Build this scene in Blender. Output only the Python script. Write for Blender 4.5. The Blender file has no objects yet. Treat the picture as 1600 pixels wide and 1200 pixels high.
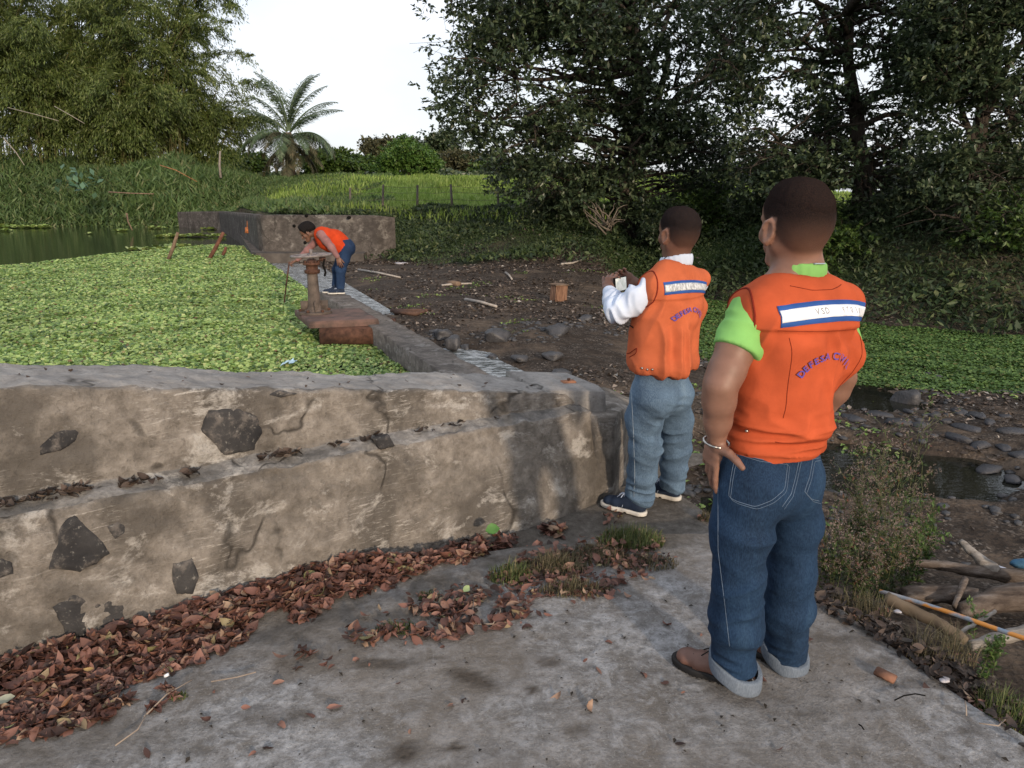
import bpy, bmesh, math, random
import numpy as np
from mathutils import Vector, Matrix
from mathutils.bvhtree import BVHTree
from mathutils.noise import noise as pnoise

SC = bpy.context.scene
COL = SC.collection
rng = np.random.default_rng(7)
random.seed(7)

# ---------------------------------------------------------------- camera
FPX = 1155.0
PITCH = math.atan(292 / FPX)
HC = 1.68
cam_d = bpy.data.cameras.new('camera')
cam = bpy.data.objects.new('camera', cam_d)
COL.objects.link(cam)
cam_d.sensor_width = 36.0
cam_d.lens = 36.0 * FPX / 1600
cam_d.clip_end = 2000
cam_d.clip_start = 0.05
cam.location = (0, 0, HC)
cam.rotation_euler = (math.pi / 2 - PITCH, 0, 0)
SC.camera = cam

# ---------------------------------------------------------------- light
SUN_EL, SUN_AZ = math.radians(14), math.radians(157)   # azimuth from +Y clockwise; behind the camera
world = bpy.data.worlds.new('World')
SC.world = world
world.use_nodes = True
wn, wl = world.node_tree.nodes, world.node_tree.links
wn.clear()
sky = wn.new('ShaderNodeTexSky')
sky.sky_type = 'NISHITA'
sky.sun_disc = False
sky.sun_elevation = SUN_EL
sky.sun_rotation = SUN_AZ
sky.air_density = 1.0
sky.dust_density = 3.0
sky.ozone_density = 1.5
# thin high cloud: evens the clear sky out towards white
tc = wn.new('ShaderNodeTexCoord')
mp = wn.new('ShaderNodeMapping')
mp.inputs['Scale'].default_value = (1, 1, 3)
nz = wn.new('ShaderNodeTexNoise')
nz.inputs['Scale'].default_value = 2.2
nz.inputs['Detail'].default_value = 6
rp = wn.new('ShaderNodeValToRGB')
rp.color_ramp.elements[0].position = 0.30
rp.color_ramp.elements[0].color = (0.50, 0.50, 0.50, 1)
rp.color_ramp.elements[1].position = 0.68
rp.color_ramp.elements[1].color = (0.88, 0.88, 0.88, 1)
mx = wn.new('ShaderNodeMix')
mx.data_type = 'RGBA'
mx.inputs[7].default_value = (7.0, 7.15, 7.6, 1)
bg = wn.new('ShaderNodeBackground')
bg.inputs['Strength'].default_value = 0.10
wo = wn.new('ShaderNodeOutputWorld')
wl.new(tc.outputs['Generated'], mp.inputs['Vector'])
wl.new(mp.outputs['Vector'], nz.inputs['Vector'])
wl.new(nz.outputs['Fac'], rp.inputs['Fac'])
wl.new(rp.outputs['Color'], mx.inputs[0])
wl.new(sky.outputs['Color'], mx.inputs[6])
wl.new(mx.outputs[2], bg.inputs['Color'])
wl.new(bg.outputs['Background'], wo.inputs['Surface'])

sun_d = bpy.data.lights.new('sun', 'SUN')
sun_d.energy = 2.0
sun_d.angle = math.radians(2.2)
sun_d.color = (1.0, 0.80, 0.60)
sun = bpy.data.objects.new('sun', sun_d)
COL.objects.link(sun)
_sd = Vector((math.sin(SUN_AZ) * math.cos(SUN_EL), math.cos(SUN_AZ) * math.cos(SUN_EL), math.sin(SUN_EL)))
sun.rotation_euler = _sd.to_track_quat('Z', 'Y').to_euler()
sun.location = (0, -20, 20)

SC.view_settings.view_transform = 'Standard'
SC.view_settings.look = 'None'
SC.view_settings.exposure = 0.78
SC.view_settings.gamma = 1.0
SC.view_settings.use_curve_mapping = False
SC.cycles.use_denoising = True
SC.cycles.max_bounces = 6
SC.cycles.diffuse_bounces = 3
SC.cycles.glossy_bounces = 3
SC.cycles.transparent_max_bounces = 6
SC.cycles.caustics_reflective = False
SC.cycles.caustics_refractive = False

# ---------------------------------------------------------------- layout helpers
_c, _s = math.cos(PITCH), math.sin(PITCH)
def ray(px, py):
    u, v = (px - 800) / FPX, (600 - py) / FPX
    return np.array([u, _c + v * _s, -_s + v * _c])
def onz(px, py, z):
    d = ray(px, py); t = (z - HC) / d[2]
    return np.array([d[0] * t, d[1] * t, z])
def ony(px, py, y):
    d = ray(px, py); t = y / d[1]
    return np.array([d[0] * t, y, HC + d[2] * t])

# ---------------------------------------------------------------- object helpers
def tag(o, label=None, cat=None, group=None, kind=None):
    if label: o['label'] = label
    if cat: o['category'] = cat
    if group: o['group'] = group
    if kind: o['kind'] = kind
    return o
def thing(name, label, cat, loc, group=None):
    o = bpy.data.objects.new(name, None)
    o.empty_display_size = 0.1
    o.location = tuple(float(v) for v in loc)
    COL.objects.link(o)
    return tag(o, label, cat, group)
def mk(name, V, F, mats, parent=None, smooth=True, midx=None, loc=None, attrs=None):
    """V (n,3) in world coordinates, F list/array of faces. Origin = parent's place, or loc."""
    V = np.asarray(V, dtype=np.float32).reshape(-1, 3)
    org = np.zeros(3)
    p = parent
    while p is not None:
        org = org + np.array(p.location); p = p.parent
    if loc is not None: org = np.array(loc, dtype=float)
    V = V - org.astype(np.float32)
    me = bpy.data.meshes.new(name)
    if isinstance(F, np.ndarray):
        n, k = F.shape
        me.vertices.add(len(V)); me.vertices.foreach_set('co', V.ravel())
        me.loops.add(n * k); me.loops.foreach_set('vertex_index', F.astype(np.int32).ravel())
        me.polygons.add(n)
        me.polygons.foreach_set('loop_start', np.arange(0, n * k, k, dtype=np.int32))
    else:
        me.from_pydata(V.tolist(), [], [list(f) for f in F])
        n = len(F)
    if not isinstance(mats, (list, tuple)): mats = [mats]
    for m in mats: me.materials.append(m)
    if midx is not None: me.polygons.foreach_set('material_index', np.asarray(midx, dtype=np.int32))
    me.update(calc_edges=True)
    me.validate()
    if smooth: me.polygons.foreach_set('use_smooth', np.ones(len(me.polygons), dtype=bool))
    if attrs:
        for k2, a in attrs.items():
            at = me.attributes.new(k2, 'FLOAT', 'POINT')
            at.data.foreach_set('value', np.asarray(a, dtype=np.float32))
    o = bpy.data.objects.new(name, me)
    COL.objects.link(o)
    if parent is not None: o.parent = parent
    elif loc is not None: o.location = tuple(float(v) for v in loc)
    return o
def join(parts):
    """list of (V, F) -> one (V, F); F arrays must share the face size, else lists."""
    Vs, Fs, n = [], [], 0
    arr = all(isinstance(f, np.ndarray) for _, f in parts) and len({f.shape[1] for _, f in parts}) == 1
    for V, F in parts:
        V = np.asarray(V, dtype=float).reshape(-1, 3)
        Vs.append(V)
        if arr: Fs.append(F + n)
        else: Fs += [[i + n for i in f] for f in (F.tolist() if isinstance(F, np.ndarray) else F)]
        n += len(V)
    return np.vstack(Vs), (np.vstack(Fs) if arr else Fs)

# ---------------------------------------------------------------- noise
def _h(ix, iy, iz):
    n = (ix.astype(np.int64) * 374761393 + iy.astype(np.int64) * 668265263 + iz.astype(np.int64) * 2147483647) & 0xffffffff
    n = ((n ^ (n >> 13)) * 1274126177) & 0xffffffff
    n = (n ^ (n >> 16)) & 0xffff
    return n / 65535.0
def vnoise(P):
    P = np.asarray(P, dtype=float)
    i = np.floor(P).astype(np.int64); f = P - i
    f = f * f * (3 - 2 * f)
    r = 0
    for dx in (0, 1):
        for dy in (0, 1):
            for dz in (0, 1):
                w = (f[..., 0] if dx else 1 - f[..., 0]) * (f[..., 1] if dy else 1 - f[..., 1]) * (f[..., 2] if dz else 1 - f[..., 2])
                r = r + w * _h(i[..., 0] + dx, i[..., 1] + dy, i[..., 2] + dz)
    return r * 2 - 1
def fbm(P, o=4, g=0.5):
    P = np.asarray(P, dtype=float); r = 0; a = 1.0; t = 0
    for k in range(o):
        r = r + a * vnoise(P * (2 ** k) + 17.3 * k); t += a; a *= g
    return r / t
def sstep(a, b, x):
    t = np.clip((x - a) / (b - a), 0, 1)
    return t * t * (3 - 2 * t)

# ---------------------------------------------------------------- materials
class Mat:
    def __init__(s, name, rough=0.8, spec=0.3):
        s.m = bpy.data.materials.new(name); s.m.use_nodes = True
        s.t = s.m.node_tree; s.n = s.t.nodes
        s.bs = s.n['Principled BSDF']
        s.bs.inputs['Roughness'].default_value = rough
        s.bs.inputs['Specular IOR Level'].default_value = spec
        s._co = None
    def link(s, a, b): s.t.links.new(a, b)
    def co(s, scale=(1, 1, 1), rot=(0, 0, 0)):
        if s._co is None: s._co = s.n.new('ShaderNodeTexCoord').outputs['Object']
        m = s.n.new('ShaderNodeMapping')
        m.inputs['Scale'].default_value = scale; m.inputs['Rotation'].default_value = rot
        s.link(s._co, m.inputs['Vector']); return m.outputs['Vector']
    def noise(s, scale, detail=4, rough=0.55, vec=None, dist=0.0):
        n = s.n.new('ShaderNodeTexNoise')
        n.inputs['Scale'].default_value = scale; n.inputs['Detail'].default_value = detail
        n.inputs['Roughness'].default_value = rough; n.inputs['Distortion'].default_value = dist
        s.link(vec if vec is not None else s.co(), n.inputs['Vector']); return n.outputs['Fac']
    def voro(s, scale, vec=None, feat='F1', out='Distance'):
        n = s.n.new('ShaderNodeTexVoronoi'); n.feature = feat
        n.inputs['Scale'].default_value = scale
        s.link(vec if vec is not None else s.co(), n.inputs['Vector']); return n.outputs[out]
    def wave(s, scale, vec=None, dist=0.0, axis='X'):
        n = s.n.new('ShaderNodeTexWave'); n.bands_direction = axis
        n.inputs['Scale'].default_value = scale; n.inputs['Distortion'].default_value = dist
        s.link(vec if vec is not None else s.co(), n.inputs['Vector']); return n.outputs['Fac']
    def ramp(s, fac, stops):
        r = s.n.new('ShaderNodeValToRGB'); e = r.color_ramp.elements
        while len(e) > 1: e.remove(e[-1])
        for i, (p, c) in enumerate(stops):
            el = e[0] if i == 0 else e.new(p)
            el.position = p
            el.color = (c, c, c, 1) if isinstance(c, (int, float)) else (*c, 1)
        s.link(fac, r.inputs['Fac']); return r.outputs['Color']
    def mix(s, fac, a, b, mode='MIX'):
        n = s.n.new('ShaderNodeMix'); n.data_type = 'RGBA'; n.blend_type = mode
        for v, k in ((fac, 0), (a, 6), (b, 7)):
            if isinstance(v, (int, float)): n.inputs[k].default_value = v if k == 0 else (v, v, v, 1)
            elif isinstance(v, tuple): n.inputs[k].default_value = (*v, 1)
            else: s.link(v, n.inputs[k])
        return n.outputs[2]
    def math(s, op, a, b=0.0):
        n = s.n.new('ShaderNodeMath'); n.operation = op
        for v, k in ((a, 0), (b, 1)):
            if isinstance(v, (int, float)): n.inputs[k].default_value = v
            else: s.link(v, n.inputs[k])
        return n.outputs[0]
    def attr(s, name):
        n = s.n.new('ShaderNodeAttribute'); n.attribute_name = name; return n.outputs['Fac']
    def island(s):
        return s.n.new('ShaderNodeNewGeometry').outputs['Random Per Island']
    def color(s, c):
        if isinstance(c, tuple): s.bs.inputs['Base Color'].default_value = (*c, 1)
        else: s.link(c, s.bs.inputs['Base Color'])
        return s
    def rough(s, c):
        if isinstance(c, float): s.bs.inputs['Roughness'].default_value = c
        else: s.link(c, s.bs.inputs['Roughness'])
        return s
    def bump(s, h, strength=0.5, dist=0.01):
        b = s.n.new('ShaderNodeBump')
        b.inputs['Strength'].default_value = strength; b.inputs['Distance'].default_value = dist
        s.link(h, b.inputs['Height'])
        prev = s.bs.inputs['Normal']
        if prev.is_linked: s.link(prev.links[0].from_socket, b.inputs['Normal'])
        s.link(b.outputs['Normal'], prev); return s

def leafmat(name, stops, rough=0.5, trans=0.25, nscale=0.5):
    b = Mat(name, rough, 0.4)
    col = b.ramp(b.island(), stops)
    n = b.noise(nscale, 3)
    col = b.mix(0.5, col, b.ramp(n, [(0.3, 0.35), (0.7, 1.0)]), 'MULTIPLY')
    b.color(col)
    if trans:
        tr = b.n.new('ShaderNodeBsdfTranslucent'); b.link(col, tr.inputs['Color'])
        ms = b.n.new('ShaderNodeMixShader'); ms.inputs[0].default_value = trans
        b.link(b.bs.outputs[0], ms.inputs[1]); b.link(tr.outputs[0], ms.inputs[2])
        b.link(ms.outputs[0], b.n['Material Output'].inputs['Surface'])
    return b.m
def plain(name, col, rough=0.7, spec=0.3, nscale=8, amt=0.35, bump=0.2, bs=60, bd=0.004, metal=0.0):
    b = Mat(name, rough, spec)
    n = b.noise(nscale, 5)
    lo = tuple(c * (1 - amt) for c in col); hi = tuple(min(1, c * (1 + amt)) for c in col)
    b.color(b.ramp(n, [(0.3, lo), (0.7, hi)]))
    if bump: b.bump(b.noise(bs, 4), bump, bd)
    b.bs.inputs['Metallic'].default_value = metal
    return b.m

# ---------------------------------------------------------------- mesh helpers
def tube(pts, rad, seg=8, cap=True, flat=None):
    """pts (n,3), rad scalar or (n,) -> quads tube with triangle-free caps (fan as quads collapsed)"""
    P = np.asarray(pts, dtype=float); n = len(P)
    R = np.full(n, rad, dtype=float) if np.isscalar(rad) else np.asarray(rad, dtype=float)
    T = np.gradient(P, axis=0); T /= np.linalg.norm(T, axis=1)[:, None] + 1e-9
    up = np.array([0, 0, 1.0]) if abs(T[0][2]) < 0.9 else np.array([1.0, 0, 0])
    V = []
    u = np.cross(up, T[0]); u /= np.linalg.norm(u)
    for i in range(n):
        u = u - T[i] * np.dot(u, T[i]); u /= np.linalg.norm(u) + 1e-9
        v = np.cross(T[i], u)
        a = np.arange(seg) * 2 * math.pi / seg
        V.append(P[i] + R[i] * (np.cos(a)[:, None] * u + np.sin(a)[:, None] * v * (flat or 1)))
    V = np.vstack(V)
    i, j = np.meshgrid(np.arange(n - 1), np.arange(seg), indexing='ij')
    a = i * seg + j; b = i * seg + (j + 1) % seg
    F = np.stack([a, b, b + seg, a + seg], -1).reshape(-1, 4)
    if cap:
        k = len(V); V = np.vstack([V, P[0], P[-1]])
        j = np.arange(0, seg, 2)
        F = np.vstack([F, np.stack([np.full(len(j), k), (j + 2) % seg, (j + 1) % seg, j], -1),
                       np.stack([np.full(len(j), k + 1), (n - 1) * seg + j, (n - 1) * seg + (j + 1) % seg, (n - 1) * seg + (j + 2) % seg], -1)])
    return V, F
def box(c, s, rot=0.0, bev=0.0, tilt=(0, 0)):
    bm = bmesh.new(); bmesh.ops.create_cube(bm, size=1)
    for v in bm.verts: v.co = Vector((v.co.x * s[0], v.co.y * s[1], v.co.z * s[2]))
    if bev: bmesh.ops.bevel(bm, geom=bm.edges[:], offset=bev, segments=2, affect='EDGES')
    M = Matrix.Translation(Vector([float(q) for q in c])) @ Matrix.Rotation(rot, 4, 'Z') @ Matrix.Rotation(tilt[0], 4, 'X') @ Matrix.Rotation(tilt[1], 4, 'Y')
    bm.transform(M)
    bm.verts.index_update()
    V = np.array([v.co[:] for v in bm.verts]); F = [[v.index for v in f.verts] for f in bm.faces]
    bm.free(); return V, F
def rockmesh(c, s, seed, sub=2, rot=0.0, amp=0.22):
    bm = bmesh.new(); bmesh.ops.create_icosphere(bm, subdivisions=sub, radius=1)
    V = np.array([v.co[:] for v in bm.verts]); F = np.array([[v.index for v in f.verts] for f in bm.faces]); bm.free()
    if amp: V = np.sign(V) * np.abs(V) ** .7 * .93; V = V * (1 + amp * fbm(V * 1.3 + seed * 7.7, 3)[:, None])
    # chisel with a few planes
    r = np.random.default_rng(seed)
    for _ in range(7):
        d = r.normal(size=3); d /= np.linalg.norm(d); k = r.uniform(0.62, 0.9)
        t = V @ d - k; V = V - np.maximum(t, 0)[:, None] * d * 0.92
    V = V * np.array(s)
    ca, sa = math.cos(rot), math.sin(rot)
    V = np.stack([V[:, 0] * ca - V[:, 1] * sa, V[:, 0] * sa + V[:, 1] * ca, V[:, 2]], 1)
    return V + np.array(c), F
def leaves(C, D, N, L, W, fold=0.25, curl=0.0):
    """leaf cards: C centres, D long direction, N normal-ish; 2 quads each (folded on the midrib)"""
    C = np.asarray(C, float); D = np.asarray(D, float); N = np.asarray(N, float); n = len(C)
    L = np.broadcast_to(L, n)[:, None]; W = np.broadcast_to(W, n)[:, None]
    D = D / (np.linalg.norm(D, axis=1)[:, None] + 1e-9)
    S = np.cross(D, N); S /= np.linalg.norm(S, axis=1)[:, None] + 1e-9
    N = np.cross(S, D)
    a = C - D * L / 2; m1 = C - D * L * 0.05; e = C + D * L / 2 - N * L * curl
    l = C + S * W / 2 + N * W * fold; r = C - S * W / 2 + N * W * fold
    V = np.stack([a, l, e, r, m1], 1).reshape(-1, 3)
    b = (np.arange(n) * 5)[:, None]
    F = np.concatenate([b + np.array([[0, 4, 1]]), b + np.array([[4, 2, 1]]), b + np.array([[0, 3, 4]]), b + np.array([[4, 3, 2]])], 1).reshape(-1, 3)
    return V, F
def cards(C, D, N, L, W):
    C = np.asarray(C, float); D = np.asarray(D, float); N = np.asarray(N, float); n = len(C)
    L = np.broadcast_to(L, n)[:, None]; W = np.broadcast_to(W, n)[:, None]
    D = D / (np.linalg.norm(D, axis=1)[:, None] + 1e-9)
    S = np.cross(D, N); S /= np.linalg.norm(S, axis=1)[:, None] + 1e-9
    V = np.stack([C - D * L / 2, C + S * W / 2 - D * L * .05, C + D * L / 2, C - S * W / 2 - D * L * .05], 1).reshape(-1, 3)
    F = (np.arange(n) * 4)[:, None] + np.array([[0, 1, 2, 3]])
    return V, F
def rdir(n, r=None):
    r = r or rng
    d = r.normal(size=(n, 3)); return d / np.linalg.norm(d, axis=1)[:, None]
def blades(B, H, W, lean=0.4, r=None):
    """grass blades: tapered bent strips of 2 quads"""
    r = r or rng
    B = np.asarray(B, float); n = len(B); H = np.broadcast_to(H, n)[:, None]; W = np.broadcast_to(W, n)[:, None]
    a = r.uniform(0, 2 * np.pi, n); d = np.stack([np.cos(a), np.sin(a), np.zeros(n)], 1)
    s = np.stack([-np.sin(a + .5), np.cos(a + .5), np.zeros(n)], 1)
    k = (r.uniform(0.1, 1, n) * lean)[:, None]; z = np.array([0, 0, 1.0])
    m = B + z * H * 0.55 + d * H * k * 0.3; t = B + z * H * (1 - 0.3 * k) + d * H * k
    V = np.stack([B - s * W / 2, B + s * W / 2, m - s * W * .4, m + s * W * .4, t - s * W * .06, t + s * W * .06], 1).reshape(-1, 3)
    b = (np.arange(n) * 6)[:, None]
    F = np.concatenate([b + np.array([[0, 1, 3, 2]]), b + np.array([[2, 3, 5, 4]])], 1).reshape(-1, 4)
    return V, F
# ================================================================ LAND AND WATER
SHX = [-400, -90, -36, -20, -17.5, -8.65, -5.0, 0, 3.7, 7, 9.2, 14, 30, 70, 400]
SHY = [110, 66, 53, 50, 46, 25.85, 25.95, 21.8, 21.0, 15.6, 14.0, 11.5, 3, -14, -80]
def shore(x): return np.interp(x, SHX, SHY)
def weir_x(y): return -0.52 - 0.443 * (np.asarray(y, float) - 7.22)
def height(x, y):
    x = np.asarray(x, float); y = np.asarray(y, float)
    ys = shore(x); sl = (shore(x + .3) - shore(x - .3)) / .6
    nbig = fbm(np.stack([x * .25, y * .25, x * 0], -1), 3)
    nsm = fbm(np.stack([x * 1.7, y * 1.7, x * 0 + 5], -1), 4)
    d = (y - ys) / np.sqrt(1 + sl ** 2)
    d = d + 0.5 * nbig * sstep(-5, -3.4, x)
    xw = weir_x(y)
    # low ground: pond floor, then stream bed right of the weir
    bed = -0.42 - 0.36 * sstep(0.5, 4.0, x - (y - 12) * 0.12) + 0.05 * nbig + 0.035 * nsm
    bed = bed + 0.30 * sstep(16, 22, y) * sstep(-3, 0, x)
    e = x - xw
    ch = np.exp(-((e - 0.75) / 0.75) ** 2) * (sstep(13.2, 15.5, y) * (1 - sstep(23, 26, y)) + 0.9 * sstep(7.2, 8.2, y) * (1 - sstep(10.4, 11.2, y)))
    bed = bed - 0.30 * ch
    # right-hand pools
    def pool(cx, cy, rx, ry, dep, a=0.0):
        ca, sa = math.cos(a), math.sin(a); dx, dy = x - cx, y - cy
        q = ((dx * ca + dy * sa) / rx) ** 2 + ((-dx * sa + dy * ca) / ry) ** 2 + 0.5 * nsm
        return -dep * (1 - sstep(0.4, 1.25, q))
    bed = bed + pool(3.25, 6.75, 1.6, 0.85, 0.30, -0.35) + pool(4.35, 9.05, 0.95, 0.62, 0.13, -0.2) + pool(1.35, 5.7, .8, .9, .25)
    flat = sstep(2.4, 3.4, x) * sstep(9.6, 10.6, y + 0.12 * x)
    bed = bed * (1 - flat) + (-0.865) * flat
    # ground beside the slab's right edge
    near = sstep(4.9, 3.2, y)
    bed = bed * (1 - near) + near * (-0.42 - 0.03 * nsm - 0.10 * sstep(1.6, 2.6, x))
    lip = np.exp(-(((x - np.interp(y, [-5, 2.03, 2.6, 2.9, 4.0, 4.6], [2.3, 1.65, 1.52, 1.31, 1.13, 0.95])) - .1) / .22) ** 2) * sstep(5, 3.6, y)
    bed = bed + lip * 0.36
    low = np.where(e < -0.1, -1.0, bed)
    low = np.where((y < 4.2) & (x < 0.6), np.where(y > 2.4 + (x + 1.89) * .72 + .3, -1.0, -0.35), low)
    low = np.where(y < 2.4 + (x + 1.89) * .72 + .3, np.minimum(low, -0.30 + (0 if 1 else 0)) , low) if False else low
    # banks
    wallseg = sstep(-18.6, -18.2, x) * (1 - sstep(-5.1, -4.5, x))
    top = 1.05 + 0.10 * nbig + 0.05 * nsm
    top = top - 0.3 * sstep(-14, -20, x) + (.45 + .25 * nbig) * sstep(-19, -25, x) * sstep(-.2, 2.2, d) * (1 - .5 * sstep(4, 9, d))
    run = 4.6 - 1.6 * sstep(-15, -25, x) - 1.2 * sstep(6, 12, x)
    slope = sstep(-0.1, 1.0, d / run) 
    step = sstep(0.12, 0.45, d)
    k = slope * (1 - wallseg) + step * wallseg
    h = low * (1 - k) + top * k
    # meadow rises beyond the bank to a crest about sixty metres off
    up = np.maximum(sstep(5, 38, d), sstep(47, 60, y) * sstep(1, 5, d))
    h = h + up * (1.95 + 0.03 * nbig) * (1 - 0.75 * sstep(8, 20, x)) - sstep(60, 120, d) * 1.5
    h = h + sstep(1.0, 5, d) * 0.07 * nsm
    return h

def axis(lo, hi, d0, g, c=0.0):
    out = [c]; s = d0
    while out[-1] < hi: out.append(out[-1] + s); s *= g
    o2 = [c]; s = d0
    while o2[-1] > lo: o2.append(o2[-1] - s); s *= g
    return np.array(o2[::-1][:-1] + out)
gx = np.unique(np.concatenate([axis(-400, -14, 0.30, 1.06, -14), np.arange(-14, 11, 0.085), axis(11, 400, 0.2, 1.07, 11)]).round(3))
gx = gx[(gx >= -400) & (gx <= 400)]
gy = np.unique(np.concatenate([np.arange(-24, 2.2, 0.8), np.arange(2.2, 16, 0.085), np.arange(16, 34, 0.16), axis(34, 600, 0.3, 1.05, 34)]).round(3))
gy = gy[(gy >= -24)]
GX, GY = np.meshgrid(gx, gy, indexing='ij')
GZ = height(GX, GY)
nx, ny = GX.shape
ii, jj = np.meshgrid(np.arange(nx - 1), np.arange(ny - 1), indexing='ij')
q = (ii * ny + jj)
GF = np.stack([q, q + ny, q + ny + 1, q + 1], -1).reshape(-1, 4)
_sl = (shore(GX + .3) - shore(GX - .3)) / .6
GD = (GY - shore(GX)) / np.sqrt(1 + _sl ** 2)
gnb = fbm(np.stack([GX * .5, GY * .5, GX * 0 + 3], -1), 4)
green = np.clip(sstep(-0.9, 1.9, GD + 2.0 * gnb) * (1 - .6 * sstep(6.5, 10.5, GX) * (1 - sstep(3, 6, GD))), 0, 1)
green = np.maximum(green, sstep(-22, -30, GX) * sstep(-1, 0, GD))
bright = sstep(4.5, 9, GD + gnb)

b = Mat('earth_and_grass', 0.95, 0.15)
nf = b.noise(9, 8, .65); nm = b.noise(1.3, 5); vf = b.voro(26); vc = b.voro(26, out='Color')
mud = b.ramp(nf, [(0.3, (.018, .014, .012)), (0.5, (.040, .031, .025)), (0.72, (.085, .066, .052))])
spk = b.ramp(b.voro(55, out='Color'), [(0.55, (.030, .024, .020)), (0.78, (.13, .11, .095)), (0.95, (.26, .23, .20))])
mud = b.mix(b.ramp(b.noise(4, 4), [(0.42, 0.0), (0.6, 0.75)]), mud, spk)
tan = b.ramp(nf, [(0.3, (.07, .052, .038)), (0.7, (.15, .115, .088))])
mud = b.mix(b.ramp(nm, [(0.5, 0.0), (0.66, 0.8)]), mud, tan)
gr = b.ramp(nf, [(0.3, (.012, .022, .008)), (0.7, (.040, .068, .018))])
me_ = b.ramp(nf, [(0.3, (.09, .15, .03)), (0.7, (.18, .26, .06))])
cc = b.mix(b.attr('green'), mud, gr); cc = b.mix(b.attr('bright'), cc, me_)
b.color(cc); b.bump(nf, 0.9, 0.05); b.bump(vf, .6, .02)
M_GROUND = b.m
tag(mk('ground', np.stack([GX, GY, GZ], -1).reshape(-1, 3), GF, M_GROUND, attrs={'green': green.ravel(), 'bright': bright.ravel()}), kind='structure')

def water_mat(name, col, rough, bump, scale):
    b = Mat(name, rough, 0.5)
    b.color(b.ramp(b.noise(1.2, 4), [(0.35, col), (0.7, tuple(c * 1.7 for c in col))]))
    b.bs.inputs['IOR'].default_value = 1.33
    b.bump(b.noise(scale, 3, .5, b.co((1, 2.2, 1))), bump, 0.02)
    return b.m
M_POND = water_mat('still_green_water', (.012, .018, .010), 0.06, 0.25, 2.2)
M_STREAM = water_mat('rippled_stream_water', (.30, .34, .37), 0.25, 1.0, 16)
_b = Mat('sky_painted_foamy_water', .22, .5); _b.color(_b.ramp(_b.noise(7, 6, .7, _b.co((1, 2.2, 1), (0, 0, .4))), [(.42, (.020, .024, .020)), (.50, (.16, .18, .19)), (.62, (.46, .50, .54))])); _b.bump(_b.noise(18, 4, .6, _b.co((1, 2.5, 1))), 1.0, .02); M_STREAM = _b.m  # pale ramp stops paint the sky's white reflection into the foamy water
M_POOL = water_mat('dark_pool_water', (.012, .012, .009), 0.02, 0.10, 6)
# pond: a sheet left of the weir up to the far bank
pv = [(-100, -10), (-6.5, -1.2), (-2.35, 2.75), (0.3, 4.9), (0.5, 5.3)] + [(float(weir_x(y)) - .02, y) for y in (6, 10, 14, 18, 22, 25.3)] + [(-8.7, 26), (-17.6, 46.2), (-20, 50.4), (-36, 53.6), (-100, 69)]
tag(mk('pond_water', [(x, y, -0.30) for x, y in pv], [list(range(len(pv)))], M_POND), kind='structure')
def blob(cx, cy, rx, ry, z, n=40, a=0.0, seed=1):
    t = np.linspace(0, 2 * np.pi, n, endpoint=False)
    r = 1 + .15 * fbm(np.stack([np.cos(t) * 1.5, np.sin(t) * 1.5, t * 0 + seed], -1), 3)
    X, Y = np.cos(t) * rx * r, np.sin(t) * ry * r
    return [(cx + x * math.cos(a) - y * math.sin(a), cy + x * math.sin(a) + y * math.cos(a), z) for x, y in zip(X, Y)]
wv = [(float(weir_x(y)) + o, y, -0.51) for y, o in ((7.2, .15), (9, .15), (11.6, .15), (11.6, 1.8), (9, 1.8), (7.2, 1.5))]
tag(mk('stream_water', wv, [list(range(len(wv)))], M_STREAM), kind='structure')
wv = [(float(weir_x(y)) + o, y, -0.47) for y, o in ((13.6, -.15), (19, -.15), (25.4, -.05), (25.2, 1.9), (19, 1.5), (13.6, 1.3))]
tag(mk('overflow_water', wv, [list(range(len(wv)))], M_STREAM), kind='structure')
v = blob(3.3, 6.9, 2.9, 1.8, -0.865, a=-.3); tag(mk('pool_water', v, [list(range(len(v)))], M_POOL), kind='structure')
v = blob(4.4, 9.1, 1.5, 1.0, -0.83, a=-.2, seed=4); tag(mk('puddle_water', v, [list(range(len(v)))], M_POOL), kind='structure')

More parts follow.
